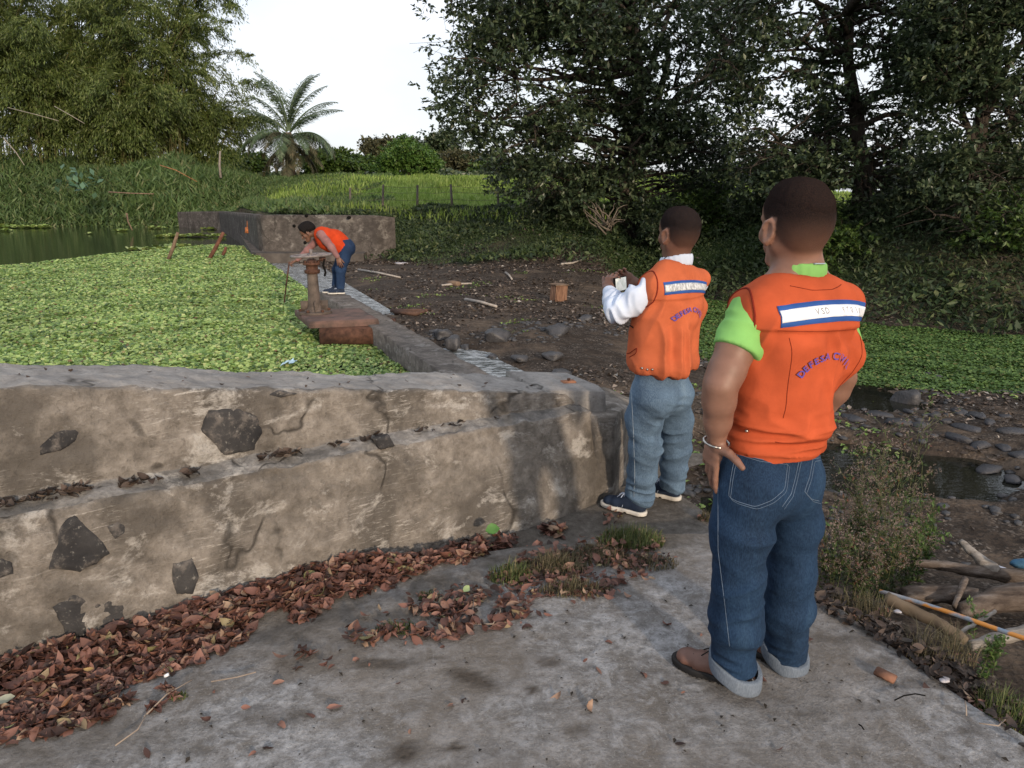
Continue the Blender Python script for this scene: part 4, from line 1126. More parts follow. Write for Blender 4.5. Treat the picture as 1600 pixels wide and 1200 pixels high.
# ---- grass cover: left bank, bank slope, meadow
def scatter(n, xlo, xhi, ylo, yhi, fn, r):
    X = r.uniform(xlo, xhi, n); Y = r.uniform(ylo, yhi, n)
    ok = np.abs(X) < Y * .80 + 2
    X, Y = X[ok], Y[ok]; sl = (shore(X + .3) - shore(X - .3)) / .6
    d = (Y - shore(X)) / np.sqrt(1 + sl ** 2)
    ok = fn(X, Y, d); X, Y, d = X[ok], Y[ok], d[ok]
    return X, Y, height(X, Y), d
r = np.random.default_rng(21)
X, Y, Z, d = scatter(260000, -48, -6, 26, 66, lambda X, Y, d: (d > .0) & (d < 13) & ((X < -17) | (d > .6)), r)
n = len(X); hN = fbm(np.stack([X * .35, Y * .35, X * 0], -1), 3)
Hh = (.45 + .60 * sstep(-17, -24, X) + .5 * hN) * sstep(-.2, 1.2, d) * r.uniform(.6, 1.2, n); Hh = np.maximum(Hh, .12)
Z = Z + np.where(X < -18, .9 * sstep(-18, -26, X) * sstep(0, 1.5, d) * (1 + .6 * hN), 0) * r.random(n)
D = rdir(n, r); D[:, 2] = np.abs(D[:, 2]) + .4
V, F = cards(np.stack([X, Y, Z + Hh * .5], 1), D, rdir(n, r) + [0, -.5, .4], Hh * .7, r.uniform(.05, .13, n))
tag(mk('bank_grass', V, F, M_GRASS, smooth=False), 'tall green grass and creepers covering the left bank behind the pond', 'grass', kind='stuff')
X, Y, Z, d = scatter(260000, -8, 22, 12, 34, lambda X, Y, d: (d > -.8) & (d < 7) & (r.random(len(d)) < np.clip(sstep(-1.0, 1.2, d + 1.5 * fbm(np.stack([X * .5, Y * .5, X * 0 + 3], -1), 4)) * (1 - .45 * sstep(7, 11, X)), 0, 1)), r)
n = len(X); hN = fbm(np.stack([X * .6, Y * .6, X * 0 + 4], -1), 3)
Hh = (.16 + .16 * np.maximum(hN, -.6) + .14 * sstep(2, 5, d)) * r.uniform(.6, 1.5, n)
D = rdir(n, r); D[:, 2] = np.abs(D[:, 2]) * .8 + .1
V, F = leaves(np.stack([X, Y, Z + Hh * .6], 1), D, rdir(n, r) + [0, -.4, .6], Hh * .8, Hh * r.uniform(.16, .4, n), .2)
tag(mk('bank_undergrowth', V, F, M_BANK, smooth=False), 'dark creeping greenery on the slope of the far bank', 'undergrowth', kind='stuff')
X, Y, Z, d = scatter(330000, -50, 60, 24, 78, lambda X, Y, d: (d > 3.2) & (d < 52) & ((X > -17.5 + .0 * Y) | (d > 12)) & (np.abs(X) < Y * .78) & (Y > 24 + 0 * X), r)
n = len(X); Hh = r.uniform(.22, .5, n) * (1 + .4 * fbm(np.stack([X * .3, Y * .3, X * 0 + 14], -1), 3))
V, F = blades(np.stack([X, Y, Z - .03], 1), Hh, .035 + .0011 * Y, .5, r)
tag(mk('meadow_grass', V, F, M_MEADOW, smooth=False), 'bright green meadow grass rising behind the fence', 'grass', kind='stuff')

# ---- wire fence along the bank crest
fence = thing('wire_fence', 'barbed wire fence on rough wooden posts between dark bank and bright meadow', 'fence', (-3, 30, gz(-3, 30)))
fp = []; M_POST = plain('grey_fence_wood', (.085, .075, .065), .9)
for px, pt, pbm, y in [(548, 293, 318, 31.5), (598, 288, 318, 31.3), (652, 289, 320, 31), (707, 288, 322, 30.5), (780, 290, 324, 30), (829, 290, 326, 29.8), (882, 294, 330, 29.5), (925, 296, 332, 29), (1000, 300, 334, 28.5), (1100, 300, 338, 27.5), (1180, 302, 338, 27), (1260, 302, 345, 26), (1460, 300, 350, 23), (1570, 300, 350, 22)]:
    b0 = ony(px, pbm, y); g_ = gz(b0[0], y); top = ony(px + random.uniform(-3, 3), pt, y)
    top[2] = max(top[2], g_ + .8)
    b0[2] = g_ - .2; m_ = (b0 + top) / 2 + [random.uniform(-.03, .03), 0, 0]
    mk('fence_post', *tube([b0, m_, top], [.055, .05, .045], 7), M_POST, fence); fp.append((b0, top, g_))
wp = []
for f in (.45, .72, .93):
    P = []
    for k in range(len(fp)):
        p = fp[k][0] + (fp[k][1] - fp[k][0]) * (.2 + .8 * f); P.append(p)
        if k < len(fp) - 1:
            q_ = fp[k + 1][0] + (fp[k + 1][1] - fp[k + 1][0]) * (.2 + .8 * f); P.append((p + q_) / 2 - [0, 0, .04])
    mk('fence_wire', *tube(P, .006, 4, cap=False), M_IRON, fence)
# bare branches at the foot of the broad tree
M_DEAD = plain('bare_grey_branch', (.13, .11, .09), .85)
r = np.random.default_rng(77)
o_ = thing('dead_branches', 'tangle of bare pale dead branches below the broad tree', 'branch', ony(945, 355, 22.5)); parts = []
c0 = ony(948, 352, 22.6)
for k in range(20):
    e = ony(r.uniform(905, 985), r.uniform(305, 350), 22.5 + r.uniform(-.6, .3)); P, rr = limb(c0 + r.normal(size=3) * .1, e, .028, .006, r, 6, .25); parts.append(tube(P, rr, 5))
P, rr = limb(ony(905, 308, 23), ony(945, 350, 22.5), .02, .035, r, 6, .2); parts.append(tube(P, rr, 5))
mk('branch_wood', *join(parts), M_DEAD, o_)
cane('fallen_branch', 'long bare branch lying on the bank below the fence', [(838, 312, 0), (870, 322, 0), (905, 333, -.2)], 25, .03, M_DEAD, 'branch')
# ================================================================ LITTER, STONES, WOOD, WEEDS
def inpoly(X, Y, poly):
    P = np.asarray(poly, float); c = np.zeros(len(X), bool); n = len(P); j = n - 1
    for i in range(n):
        xi, yi, xj, yj = *P[i], *P[j]
        c ^= ((yi > Y) != (yj > Y)) & (X < (xj - xi) * (Y - yi) / (yj - yi + 1e-12) + xi); j = i
    return c
def gpoly(px, z=0.0): return [onz(a, b_, z)[:2] for a, b_ in px]
def fill(poly, n, r):
    P = np.array(poly); lo, hi = P.min(0), P.max(0); out = []
    while sum(len(o) for o in out) < n:
        q = r.uniform(lo, hi, (n, 2)); out.append(q[inpoly(q[:, 0], q[:, 1], P)])
    return np.vstack(out)[:n]
LIT = [(0, (.035, .020, .016)), (.22, (.090, .042, .032)), (.55, (.185, .085, .064)), (.82, (.27, .14, .105)), (.96, (.33, .23, .16)), (1, (.22, .21, .09))]
M_LIT = leafmat('dry_brown_leaves', LIT, .55, .12, 6)
M_LITD = leafmat('dark_damp_leaves', [(0, (.022, .017, .014)), (.5, (.055, .038, .030)), (.85, (.10, .068, .052)), (1, (.19, .15, .12))], .65, .1, 6)
def curled(C, az, tilt, L, W, curl, r):
    """curled dry leaf: 3 x 5 grid bent along its length and folded on the midrib"""
    n = len(C); us = np.array([-.5, -.28, 0, .26, .5]); ws = np.array([.06, .75, 1, .7, .05]); vs = np.array([-.5, 0, .5])
    V = np.zeros((n, 15, 3))
    fold = r.uniform(.02, .5, n); tw = r.uniform(-.8, .8, n)
    for i, (u, w) in enumerate(zip(us, ws)):
        for j, v in enumerate(vs):
            x = u * L; y = v * W * w; z = curl * L * (u * u * 4) * .35 + np.abs(v) * W * w * fold * 1.5 + y * tw * u * 1.5
            V[:, i * 3 + j] = np.stack([x * np.cos(curl * u), y, z], 1)
    ca, sa = np.cos(tilt)[:, None], np.sin(tilt)[:, None]
    X, Y, Z = V[..., 0], V[..., 1], V[..., 2]
    X, Z = X * ca - Z * sa, X * sa + Z * ca
    ro = r.uniform(-.7, .7, n)[:, None]; Y, Z = Y * np.cos(ro) - Z * np.sin(ro), Y * np.sin(ro) + Z * np.cos(ro)
    a = az[:, None]; X, Y = X * np.cos(a) - Y * np.sin(a), X * np.sin(a) + Y * np.cos(a)
    V = np.stack([X, Y, Z], -1) + C[:, None, :]
    f = []
    for i in range(4):
        for j in range(2): f.append([i * 3 + j, i * 3 + j + 1, (i + 1) * 3 + j + 1, (i + 1) * 3 + j])
    F = (np.arange(n) * 15)[:, None, None] + np.array(f)[None]
    return V.reshape(-1, 3), F.reshape(-1, 4)
def litter(Q, Z, zr, L0, r):
    n = len(Q); C = np.column_stack([Q, Z + r.uniform(0.003, 1, n) ** 1.3 * zr])
    L = L0 * r.uniform(.35, 1.35, n)
    return curled(C, r.uniform(0, 6.28, n), r.normal(0, .22, n), L, L * r.uniform(.28, .6, n), r.uniform(.0, 1.2, n) ** 1.4 * r.choice([1, 1, -1], n), r)
r = np.random.default_rng(31)
band = gpoly([(-60, 1062), (0, 1040), (150, 1000), (300, 955), (500, 885), (700, 838), (850, 803), (880, 806), (878, 835), (840, 860), (760, 872), (690, 880), (620, 905), (560, 945), (500, 965), (430, 975), (360, 1010), (300, 1060), (330, 1085), (230, 1130), (130, 1160), (60, 1215), (-60, 1260)])
parts = []
Q = fill(band, 5600, r); Q = Q + r.normal(size=Q.shape) * .012; s_ = (Q[:, 0] - S1[0]) * WN[0] + (Q[:, 1] - S1[1]) * WN[1]
kk_ = fbm(np.column_stack([Q * 7, Q[:, 0] * 0]), 3); Q = Q[(s_ + .45 * kk_ > -.27 - .20 * (Q[:, 0] < -1.2) * 1) & (s_ < .0)]; s_ = (Q[:, 0] - S1[0]) * WN[0] + (Q[:, 1] - S1[1]) * WN[1]
parts.append(litter(Q, slab_z(Q[:, 0], Q[:, 1]) + .004, .036 * sstep(-.34, -.03, s_) + .006, .066, r))
Q = fill(gpoly([(470, 1045), (480, 1010), (560, 985), (640, 950), (700, 930), (790, 925), (830, 945), (800, 985), (700, 1000), (600, 1010), (540, 1035)]), 620, r); Q = Q + r.normal(size=Q.shape) * .035; Q = Q[fbm(np.column_stack([Q * 9, Q[:, 0] * 0 + 5]), 3) > -.16]
parts.append(litter(Q, slab_z(Q[:, 0], Q[:, 1]) + .004, .03, .055, r))
Q = fill(gpoly([(780, 915), (820, 870), (900, 850), (960, 850), (1040, 860), (1000, 900), (960, 935), (860, 945)]), 420, r); Q = Q + r.normal(size=Q.shape) * .03
parts.append(litter(Q, slab_z(Q[:, 0], Q[:, 1]) + .004, .03, .05, r))
Q = fill(gpoly([(0, 1190), (300, 1090), (900, 870), (1560, 1100), (1600, 1180), (0, 1200)]), 46, r)
parts.append(litter(Q, slab_z(Q[:, 0], Q[:, 1]) + .002, .004, .045, r))
Q = fill(gpoly([(940, 790), (955, 765), (1000, 780), (950, 800)]), 30, r); parts.append(litter(Q, slab_z(Q[:, 0], Q[:, 1]) + .004, .02, .05, r))
V, F = join(parts)
tag(mk('leaf_litter', V, F, M_LIT, smooth=False), 'drift of dry reddish brown leaves heaped along the foot of the stepped wall', 'leaf litter', kind='stuff')
# litter on the ledge and on the wall top
parts = []
for (pa, pb_, n, zr) in [((60, 768), (140, 755), 60, .03), ((185, 748), (250, 738), 26, .015), ((400, 700), (470, 698), 40, .012), ((510, 692), (600, 682), 24, .01), ((285, 733), (310, 729), 12, .01), ((640, 672), (800, 648), 16, .004), ((0, 800), (60, 772), 30, .02)]:
    t = r.random(n); px = pa[0] + (pb_[0] - pa[0]) * t; py = pa[1] + (pb_[1] - pa[1]) * t + r.normal(0, 3, n)
    P = []
    for a, b_ in zip(px, py):
        d = ray(a, b_); nn3 = np.array([WN[0], WN[1], 0.]); p0 = np.array([S1[0], S1[1], 0]) + nn3 * r.uniform(.12, .19)
        tt_ = np.dot(p0 - np.array([0, 0, HC]), nn3) / np.dot(d, nn3); P.append(np.array([0, 0, HC]) + d * tt_)
    P = np.array(P); P[:, 2] = np.interp((P[:, 0] - S1[0]) * WD[0] + (P[:, 1] - S1[1]) * WD[1], ss, (prof[:, 2, 1] + prof[:, 3, 1]) / 2) + .006
    parts.append(litter(P[:, :2], P[:, 2], zr, .05, r))
n = 60; sv = r.uniform(-.5, 2.9, n); ov = r.uniform(.28, .7, n); q = S1 + sv[:, None] * WD + ov[:, None] * WN
parts.append(litter(q, np.interp(sv, ss, prof[:, 4, 1]) + .004, .003, .024, r))
tag(mk('ledge_litter', *join(parts), M_LITD, smooth=False), 'dark dry leaves and twigs caught on the ledge of the stepped wall', 'leaf litter', kind='stuff')
# right-hand litter at the slab edge
parts = []
Q = fill([*gpoly([(1265, 930), (1300, 900), (1400, 905), (1480, 960), (1560, 1020), (1620, 1090), (1620, 1190), (1560, 1130), (1500, 1085), (1420, 1040), (1340, 985), (1290, 960)])], 1500, r)
ze = np.where(Q[:, 0] < np.interp(Q[:, 1], EY, EX) - .02, slab_z(Q[:, 0], Q[:, 1]), height(Q[:, 0], Q[:, 1]))
parts.append(litter(Q, ze + .004, .045, .05, r))
tag(mk('edge_litter', *join(parts), M_LITD, smooth=False), 'dark damp leaves along the right edge of the slab', 'leaf litter', kind='stuff')
# tiny dark crumbs on the slab
Q = fill(gpoly([(100, 1200), (560, 960), (1000, 850), (1250, 930), (1500, 1080), (1600, 1200)]), 260, r)
n = len(Q); sz = r.uniform(.0015, .007, n) * r.choice([1, 1, 1, 2.0], n)
V, F = leaves(np.column_stack([Q, slab_z(Q[:, 0], Q[:, 1]) + .004]), rdir(n, r) * [1, 1, .2], rdir(n, r) * .4 + [0, 0, 1], sz * 1.8, sz, .4)
tag(mk('crumbs', V, F, plain('soil_crumbs', (.03, .025, .02), .9), smooth=False), 'tiny dark crumbs of soil scattered on the grey slab', 'soil', kind='stuff')
# leaf bits, stones and gravel over the muddy stream bed
r = np.random.default_rng(33)
n = 120000
Y = 3.2 + 22 * r.random(n) ** 1.25; X = r.uniform(-9, 20, n)
d = (Y - shore(X)); k = fbm(np.stack([X * .9, Y * .9, X * 0 + 6], -1), 4)
ok = (X > weir_x(Y) + .25) & (np.abs(X) < Y * .8 + 1.2) & (d < 3.6) & (k > -.22) & ((X > np.interp(Y, EY, EX) + .12) | (Y > 5.1)) & (r.random(n) < np.clip(.35 + 1.2 * k + .25 * sstep(-3, 0, d), .05, 1))
X, Y = X[ok], Y[ok]; Z = height(X, Y); ok = Z > -.84; X, Y, Z = X[ok], Y[ok], Z[ok]
n = len(X); L = r.uniform(.025, .075, n) * (1 + .035 * Y)
M_BITS = leafmat('bleached_leaf_bits', [(0, (.030, .022, .018)), (.45, (.075, .055, .044)), (.8, (.145, .115, .095)), (.96, (.26, .22, .19)), (1, (.40, .38, .35))], .8, 0, 3)
V, F = leaves(np.column_stack([X, Y, Z + .012]), rdir(n, r) * [1, 1, .25], rdir(n, r) * .5 + [0, 0, 1], L, L * r.uniform(.3, .7, n), .3)
tag(mk('bed_leaf_litter', V, F, M_BITS, smooth=False), 'bleached leaf fragments scattered over the muddy bed and lower bank', 'leaf litter', kind='stuff')
def pebbles(n, box_, s0, s1, cond, seed, name, label, mat):
    r = np.random.default_rng(seed); x = r.uniform(box_[0], box_[1], n); y = r.uniform(box_[2], box_[3], n)
    ok = cond(x, y); x, y = x[ok], y[ok]; z = height(x, y)
    base = [rockmesh((0, 0, 0), (1, 1, 1), q, 1) for q in range(8)]
    parts = []
    for a, b_, c in zip(x, y, z):
        V, F = base[r.integers(8)]; s = r.uniform(s0, s1) * (1 + .02 * b_); al = r.uniform(0, 6.28); ca, sa = math.cos(al), math.sin(al)
        W = V * [s, s * r.uniform(.6, 1), s * r.uniform(.35, .6)]; W = np.stack([W[:, 0] * ca - W[:, 1] * sa, W[:, 0] * sa + W[:, 1] * ca, W[:, 2]], 1) + [a, b_, c + s * .1]
        parts.append((W, F))
    V, F = join(parts); return tag(mk(name, V, F, mat, smooth=False), label, 'gravel', kind='stuff')
M_ROCK = plain('wet_dark_rock', (.040, .040, .044), .55, .5, 5, .5, .6, 30, .02)
def condr(x, y):
    k = fbm(np.stack([x * .8, y * .8, x * 0 + 12], -1), 3)
    return (x > weir_x(y) + .35) & (k > .02) & ((x > np.interp(y, EY, EX) + .2) | (y > 5.2)) & (y < shore(x) - .5) & (np.abs(x) < y * .8 + 1)
pebbles(2600, (-2.5, 9, 4.6, 13), .02, .06, condr, 5, 'bed_gravel', 'dark broken stones strewn over the wet stream bed', M_ROCK)
# loose rocks one can tell apart
def rock(px, py, z, w, h, seed, label, group=None, sq=.8):
    c = onz(px, py, z); zz = gz(c[0], c[1]); c = onz(px, py, zz + h * .1); c[2] = zz + h * .25
    V, F = rockmesh(c, (w / 2, w / 2 * sq, h / 2), seed, 3, seed * .7, .5)
    return tag(mk('rock', V, F, M_ROCK, loc=c, smooth=False), label, 'rock', group)
rock(1415, 632, -.85, .30, .34, 3, 'blocky dark rock standing in the bright puddle')
G = 'loose dark rocks on the stream bed'
for k, (px, py, w, h, lb) in enumerate([(693, 527, .30, .22, 'dark rock beside the weir, leftmost of the heap'), (710, 540, .32, .24, 'largest dark rock of the heap beside the weir'), (727, 548, .24, .16, 'dark rock at the right end of the heap beside the weir'),
        (680, 523, .18, .14, 'small stone at the upper end of the heap beside the weir'), (775, 528, .42, .26, 'rounded rock standing alone right of the weir heap'), (873, 520, .45, .22, 'flat dark rock on the bed below the stump'), (915, 500, .36, .15, 'low rock on the bed right below the far man\'s phone'),
        (862, 558, .34, .14, 'flat rock on the bed left of the orange vest'), (880, 585, .28, .12, 'small flat rock just beyond the wall end'), (812, 562, .26, .12, 'small rock beside the stream water'), (770, 560, .20, .12, 'little wet rock at the water edge by the weir')]):
    rock(px, py, -.5, w, h, 50 + k, lb, G)
M_SLAT = plain('slate_slabs', (.030, .031, .037), .6, .45, 4, .4, .7, 30, .02)
r = np.random.default_rng(9); k = 0
for (px, py) in [(1330, 660), (1372, 655), (1405, 668), (1440, 672), (1475, 668), (1510, 676), (1545, 668), (1580, 680), (1495, 692), (1530, 700), (1568, 704), (1595, 715), (1460, 655), (1420, 650), (1350, 640), (1545, 725), (1582, 740), (1128, 690), (1112, 662), (1135, 640), (1120, 610), (1310, 640), (1525, 655), (1570, 655), (1500, 650)]:
    c = onz(px, py, -.8); zz = gz(c[0], c[1]); c[2] = max(zz, -.86) + .01; w = r.uniform(.14, .38)
    V, F = rockmesh(c, (w / 2, w * .3, .030 + .02 * r.random()), 90 + k, 2, r.uniform(0, 3), .5); k += 1
    tag(mk('flat_stone', V, F, M_SLAT, loc=c, smooth=False), 'flat slate grey stone paving the wet bed between pool and weed carpet', 'stone', 'flat stones around the right-hand pool')
# pale light scraps, sticks on the bed
def stick(label, pts, z, r_, mat, name='stick', cat='stick', lift=.03):
    P = []
    for px, py in pts: c = onz(px, py, z); c[2] = max(gz(c[0], c[1]), -.9) + lift; P.append(c)
    P = np.array(P)
    if len(P) == 2: P = np.array([P[0], (P[0] + P[1]) / 2 + [.01, .02, .012], P[1]])
    return tag(mk(name, *tube(P, np.linspace(r_, r_ * .7, len(P)), 6), mat, loc=P[0]), label, cat)
M_PST = plain('bleached_stick', (.33, .30, .27), .85, .2, 9, .3)
stick('straight pale stick lying on the bed right of the weir', [(727, 476), (776, 487)], -.5, .035, M_PST)
stick('long thin pale stick at the foot of the far bank', [(560, 421), (625, 434)], -.4, .035, M_PST)
stick('pale stick lying below the green bank in the middle', [(690, 441), (737, 440)], -.3, .03, M_PST)
stick('short pale stick on the bed left of the stump', [(790, 431), (800, 437)], -.3, .03, M_PST)
stick('pale branch on the dark bank above the stump', [(877, 406), (895, 405), (912, 402)], .0, .03, M_PST)
stick('dark log lying across the bed left of the stump', [(700, 446), (718, 448)], -.4, .09, M_WOOD, 'log', 'log')
M_STK = plain('brown_roots', (.085, .05, .038), .9)
for k, (pts, lb) in enumerate([([(612, 486), (640, 490), (668, 492)], 'gnarled brown root lying by the weir, upper one'), ([(618, 492), (650, 497), (672, 489)], 'gnarled brown root lying by the weir, lower one')]): stick(lb, pts, -.45, .05, M_STK, 'root', 'root', .05)
# stump
c = onz(873, 461, -.3); c[2] = gz(c[0], c[1]) - .02
o_ = thing('tree_stump', 'square reddish wooden stump standing on the leaf strewn bed', 'stump', c)
V, F = box(c + [0, 0, .17], (.28, .26, .36), .5, .02, (.04, .03)); V = V + .012 * fbm(V * 9, 3)[:, None]
b = Mat('split_wood', .85); n_ = b.noise(7, 5, .6, b.co((5, 5, .5))); b.color(b.ramp(n_, [(.3, (.07, .035, .022)), (.55, (.20, .11, .07)), (.75, (.33, .22, .15))])); b.bump(n_, .6, .02)
mk('stump_wood', V, F, b.m, o_, smooth=False)
V, F = box(c + [0, 0, .355], (.33, .30, .02), .5, .004, (.04, .03)); mk('stump_top', V, F, M_WOOD, o_, smooth=False)

# ---- scraps on slab, wall and water
M_BRICK = plain('broken_tile', (.17, .085, .055), .85, .3, 12, .4, .5, 60, .006)
c = onz(1383, 1057, .012); V, F = box(c + [0, 0, .006], (.070, .042, .016), -.75, .003, (.06, .1)); tag(mk('tile_piece', V, F, M_BRICK, loc=c), 'broken brown tile lying on the slab right of the nearer man', 'tile')
d = ray(888, 597); sz_ = float(np.interp(2.85, ss, prof[:, 4, 1])); c = onz(888, 597, sz_ + .012)
o_ = thing('tile_piece', 'small broken orange tile lying on the flat top of the stepped wall', 'tile', c)
V, F = box(c, (.085, .06, .018), .3, .003); mk('tile_slab', V, F, plain('orange_tile', (.30, .14, .08), .8), o_)
V, F = rockmesh(c + [0, 0, .018], (.014, .012, .010), 4, 1); mk('mortar_lump', V, F, M_RUST, o_)
r = np.random.default_rng(41)
c = onz(453, 569, -.22); q = np.linspace(0, 1, 7); gx_, gy_ = np.meshgrid(q, q, indexing='ij')
pz = .035 * fbm(np.stack([gx_ * 4, gy_ * 4, gx_ * 0], -1), 3)
V = np.stack([c[0] + (gx_ - .5) * .13 + pz, c[1] + (gy_ - .5) * .22, c[2] + .03 + pz * 1.5], -1).reshape(-1, 3); i_, j_ = np.meshgrid(np.arange(6), np.arange(6), indexing='ij'); q = i_ * 7 + j_
tag(mk('plastic_scrap', V, np.stack([q, q + 7, q + 8, q + 1], -1).reshape(-1, 4), plain('pale_blue_plastic', (.42, .60, .70), .4), loc=c), 'pale blue plastic scrap on the floating plants by the wall', 'litter')
for px, py, z, w, lb in [(1402, 960, -.1, .04, 'bluish white crumpled scrap in the dark leaves at the slab edge'), (1475, 1068, .01, .045, 'pale pinkish leaf shaped scrap at the slab edge, nearest the camera'), (595, 386, -.1, .5, 'pale grey rubbish heap on the far bank')]:
    if px == 595: c = onz(625, 386, .1); c[2] = gz(c[0], c[1])
    else: c = onz(px, py, z); c[2] = z + .015
    V, F = rockmesh(c, (w / 2, w / 2.6, w * .12), int(px), 2, .4, .5); tag(mk('scrap', V, F, plain('pale_scrap', (.36, .35, .38), .7), loc=c, smooth=False), lb, 'litter')
c = onz(260, 1059, .02); tag(mk('bottle_cap', *tube([c + [-.006, 0, .006], c + [.008, .004, .012]], .006, 8), plain('white_plastic', (.7, .72, .8), .3), loc=c), 'tiny white plastic bit on the slab by the leaves', 'litter')
# big single leaves
def bigleaf(label, px, py, L, col, z=.05, az=0.3, w=.45, cat='leaf'):
    rr = np.random.default_rng(int(px)); c = onz(px, py, z)
    V, F = curled(c[None], np.array([az]), np.array([.15]), np.array([L]), np.array([L * w]), np.array([.5]), rr)
    tag(mk('fallen_leaf', V, F, plain('leaf_blade', col, .55, .3, 20, .2), loc=c), label, cat)
bigleaf('large pale grey green fallen leaf at the left edge', 5, 1099, .085, (.30, .31, .24), .06, .2, .6)
bigleaf('yellowish green fallen leaf on the brown litter at the left edge', 12, 1137, .045, (.36, .40, .18), .05, .1)
bigleaf('orange brown broad leaf standing on the litter', 108, 1098, .06, (.34, .17, .09), .06, 1.4, .6)
bigleaf('yellow leaf lying on the litter below the wall', 140, 1047, .045, (.33, .22, .09), .06, -.1, .4)
bigleaf('fresh green leaf on the litter at the middle of the wall foot', 770, 830, .075, (.07, .17, .04), .05, .2, .9)
bigleaf('pale green leaf in the litter left of the grass', 728, 922, .05, (.25, .33, .16), .02, 1.2, .6)
# twigs on litter
M_TW = plain('pale_twig', (.27, .22, .18), .85)
for k, (pts, lb) in enumerate([([(225, 1120), (260, 1085), (300, 1062)], 'pale dry twig beside the leaf drift, left one'), ([(180, 1165), (215, 1140), (235, 1105)], 'thin twig at the lower edge of the leaf drift'), ([(740, 935), (738, 965), (745, 975), (770, 975), (782, 955), (778, 940)], 'pale curled vine tendril lying on the leaves'), ([(330, 1065), (370, 1058), (400, 1050)], 'thin straight twig next to the dark set stone'),
        ([(1398, 1094), (1412, 1087), (1430, 1084), (1446, 1087)], 'dark curved twig on the slab by the tile'), ([(1342, 1132), (1350, 1140)], 'tiny dark twig on the slab right of the boots'), ([(1508, 1095), (1510, 1118)], 'upright thin straw on the slab edge'), ([(1530, 1130), (1560, 1134), (1575, 1120)], 'thin pale twig near the lower right corner')]):
    P = np.array([onz(a, b_, .02) for a, b_ in pts])
    if len(P) == 2: P = np.array([P[0], (P[0] + P[1]) / 2 + [0, 0, .004], P[1]])
    tag(mk('twig', *tube(P, .0025, 5), M_TW if k < 4 or k > 5 else M_BLACK, loc=P[0]), lb, 'twig')

# ---- grass tufts
M_TUFT = leafmat('tuft_grass', [(0, (.045, .07, .02)), (.5, (.09, .13, .035)), (.8, (.15, .18, .06)), (1, (.28, .23, .12))], .6, .25, 3)
M_TUFTD = leafmat('dry_tuft_grass', [(0, (.06, .055, .03)), (.5, (.11, .10, .055)), (.8, (.17, .15, .08)), (1, (.26, .20, .13))], .7, .2, 3)
def tuft(label, px, py, rx, ry, n, H, mat, seed, lean=.8, w=.0035):
    r = np.random.default_rng(seed); c = onz(px, py, 0); c[2] = float(slab_z(c[0], c[1])) if c[0] < np.interp(c[1], EY, EX) else gz(c[0], c[1])
    t = thing('grass_tuft', label, 'grass tuft', c, 'grass tufts on the slab')
    a = r.uniform(0, 6.28, n); q = np.sqrt(r.random(n)); B = np.column_stack([c[0] + rx * q * np.cos(a), c[1] + ry * q * np.sin(a), np.full(n, c[2])])
    V, F = blades(B, H * r.uniform(.4, 1.1, n) * (1.1 - .6 * q), w, lean, r); mk('grass_blades', V, F, mat, t, smooth=False)
    m = n // 6; a = r.uniform(0, 6.28, m); q = np.sqrt(r.random(m))
    C = np.column_stack([c[0] + rx * 1.1 * q * np.cos(a), c[1] + ry * 1.1 * q * np.sin(a), c[2] + r.uniform(.004, .03, m)])
    mk('dead_leaves', *leaves(C, rdir(m, r) * [1, 1, .3], rdir(m, r) * .5 + [0, 0, 1], .03, .014, .3), M_LIT, t, smooth=False)
tuft('bright green grass tuft left of the dry grass, beside the curled tendril', 798, 905, .10, .07, 420, .11, M_TUFT, 1)
tuft('sprawling grey green grass clump in the middle of the dry patch', 868, 890, .15, .10, 900, .10, M_TUFTD, 2)
tuft('dry brownish grass at the front of the dry patch', 900, 925, .16, .06, 500, .08, M_TUFTD, 3)
tuft('green grass tuft nearest the far man\'s shoes', 985, 848, .17, .11, 900, .12, M_TUFT, 4)
tuft('brownish grass behind the patch, right of the leaves', 925, 872, .18, .10, 600, .09, M_TUFTD, 5)
tuft('low dry grass between the tuft by the shoes and the slab', 1010, 880, .15, .08, 420, .06, M_TUFTD, 6)
tuft('tiny green tuft in the leaves near the lower left corner', 278, 1090, .035, .02, 90, .035, M_TUFT, 7)
tuft('small green tuft on the second leaf patch, upper one', 672, 935, .06, .03, 130, .05, M_TUFT, 8)
tuft('small green tuft on the second leaf patch, lower one', 622, 985, .09, .04, 220, .05, M_TUFT, 9)
tuft('green grass at the lower right corner of the slab', 1575, 1095, .09, .13, 520, .12, M_TUFT, 10, .6)
tuft('thin dry grass leaning over the slab edge by the painted pole', 1470, 1000, .14, .10, 380, .20, M_TUFTD, 11, 1.0, .0025)
tuft('dry grass tuft by the nearer man at the slab edge', 1340, 945, .14, .07, 420, .16, M_TUFTD, 12, .9, .003)
tuft('sprig of grass at the far man\'s left, by the slab joint', 1105, 790, .05, .04, 120, .08, M_TUFTD, 13)

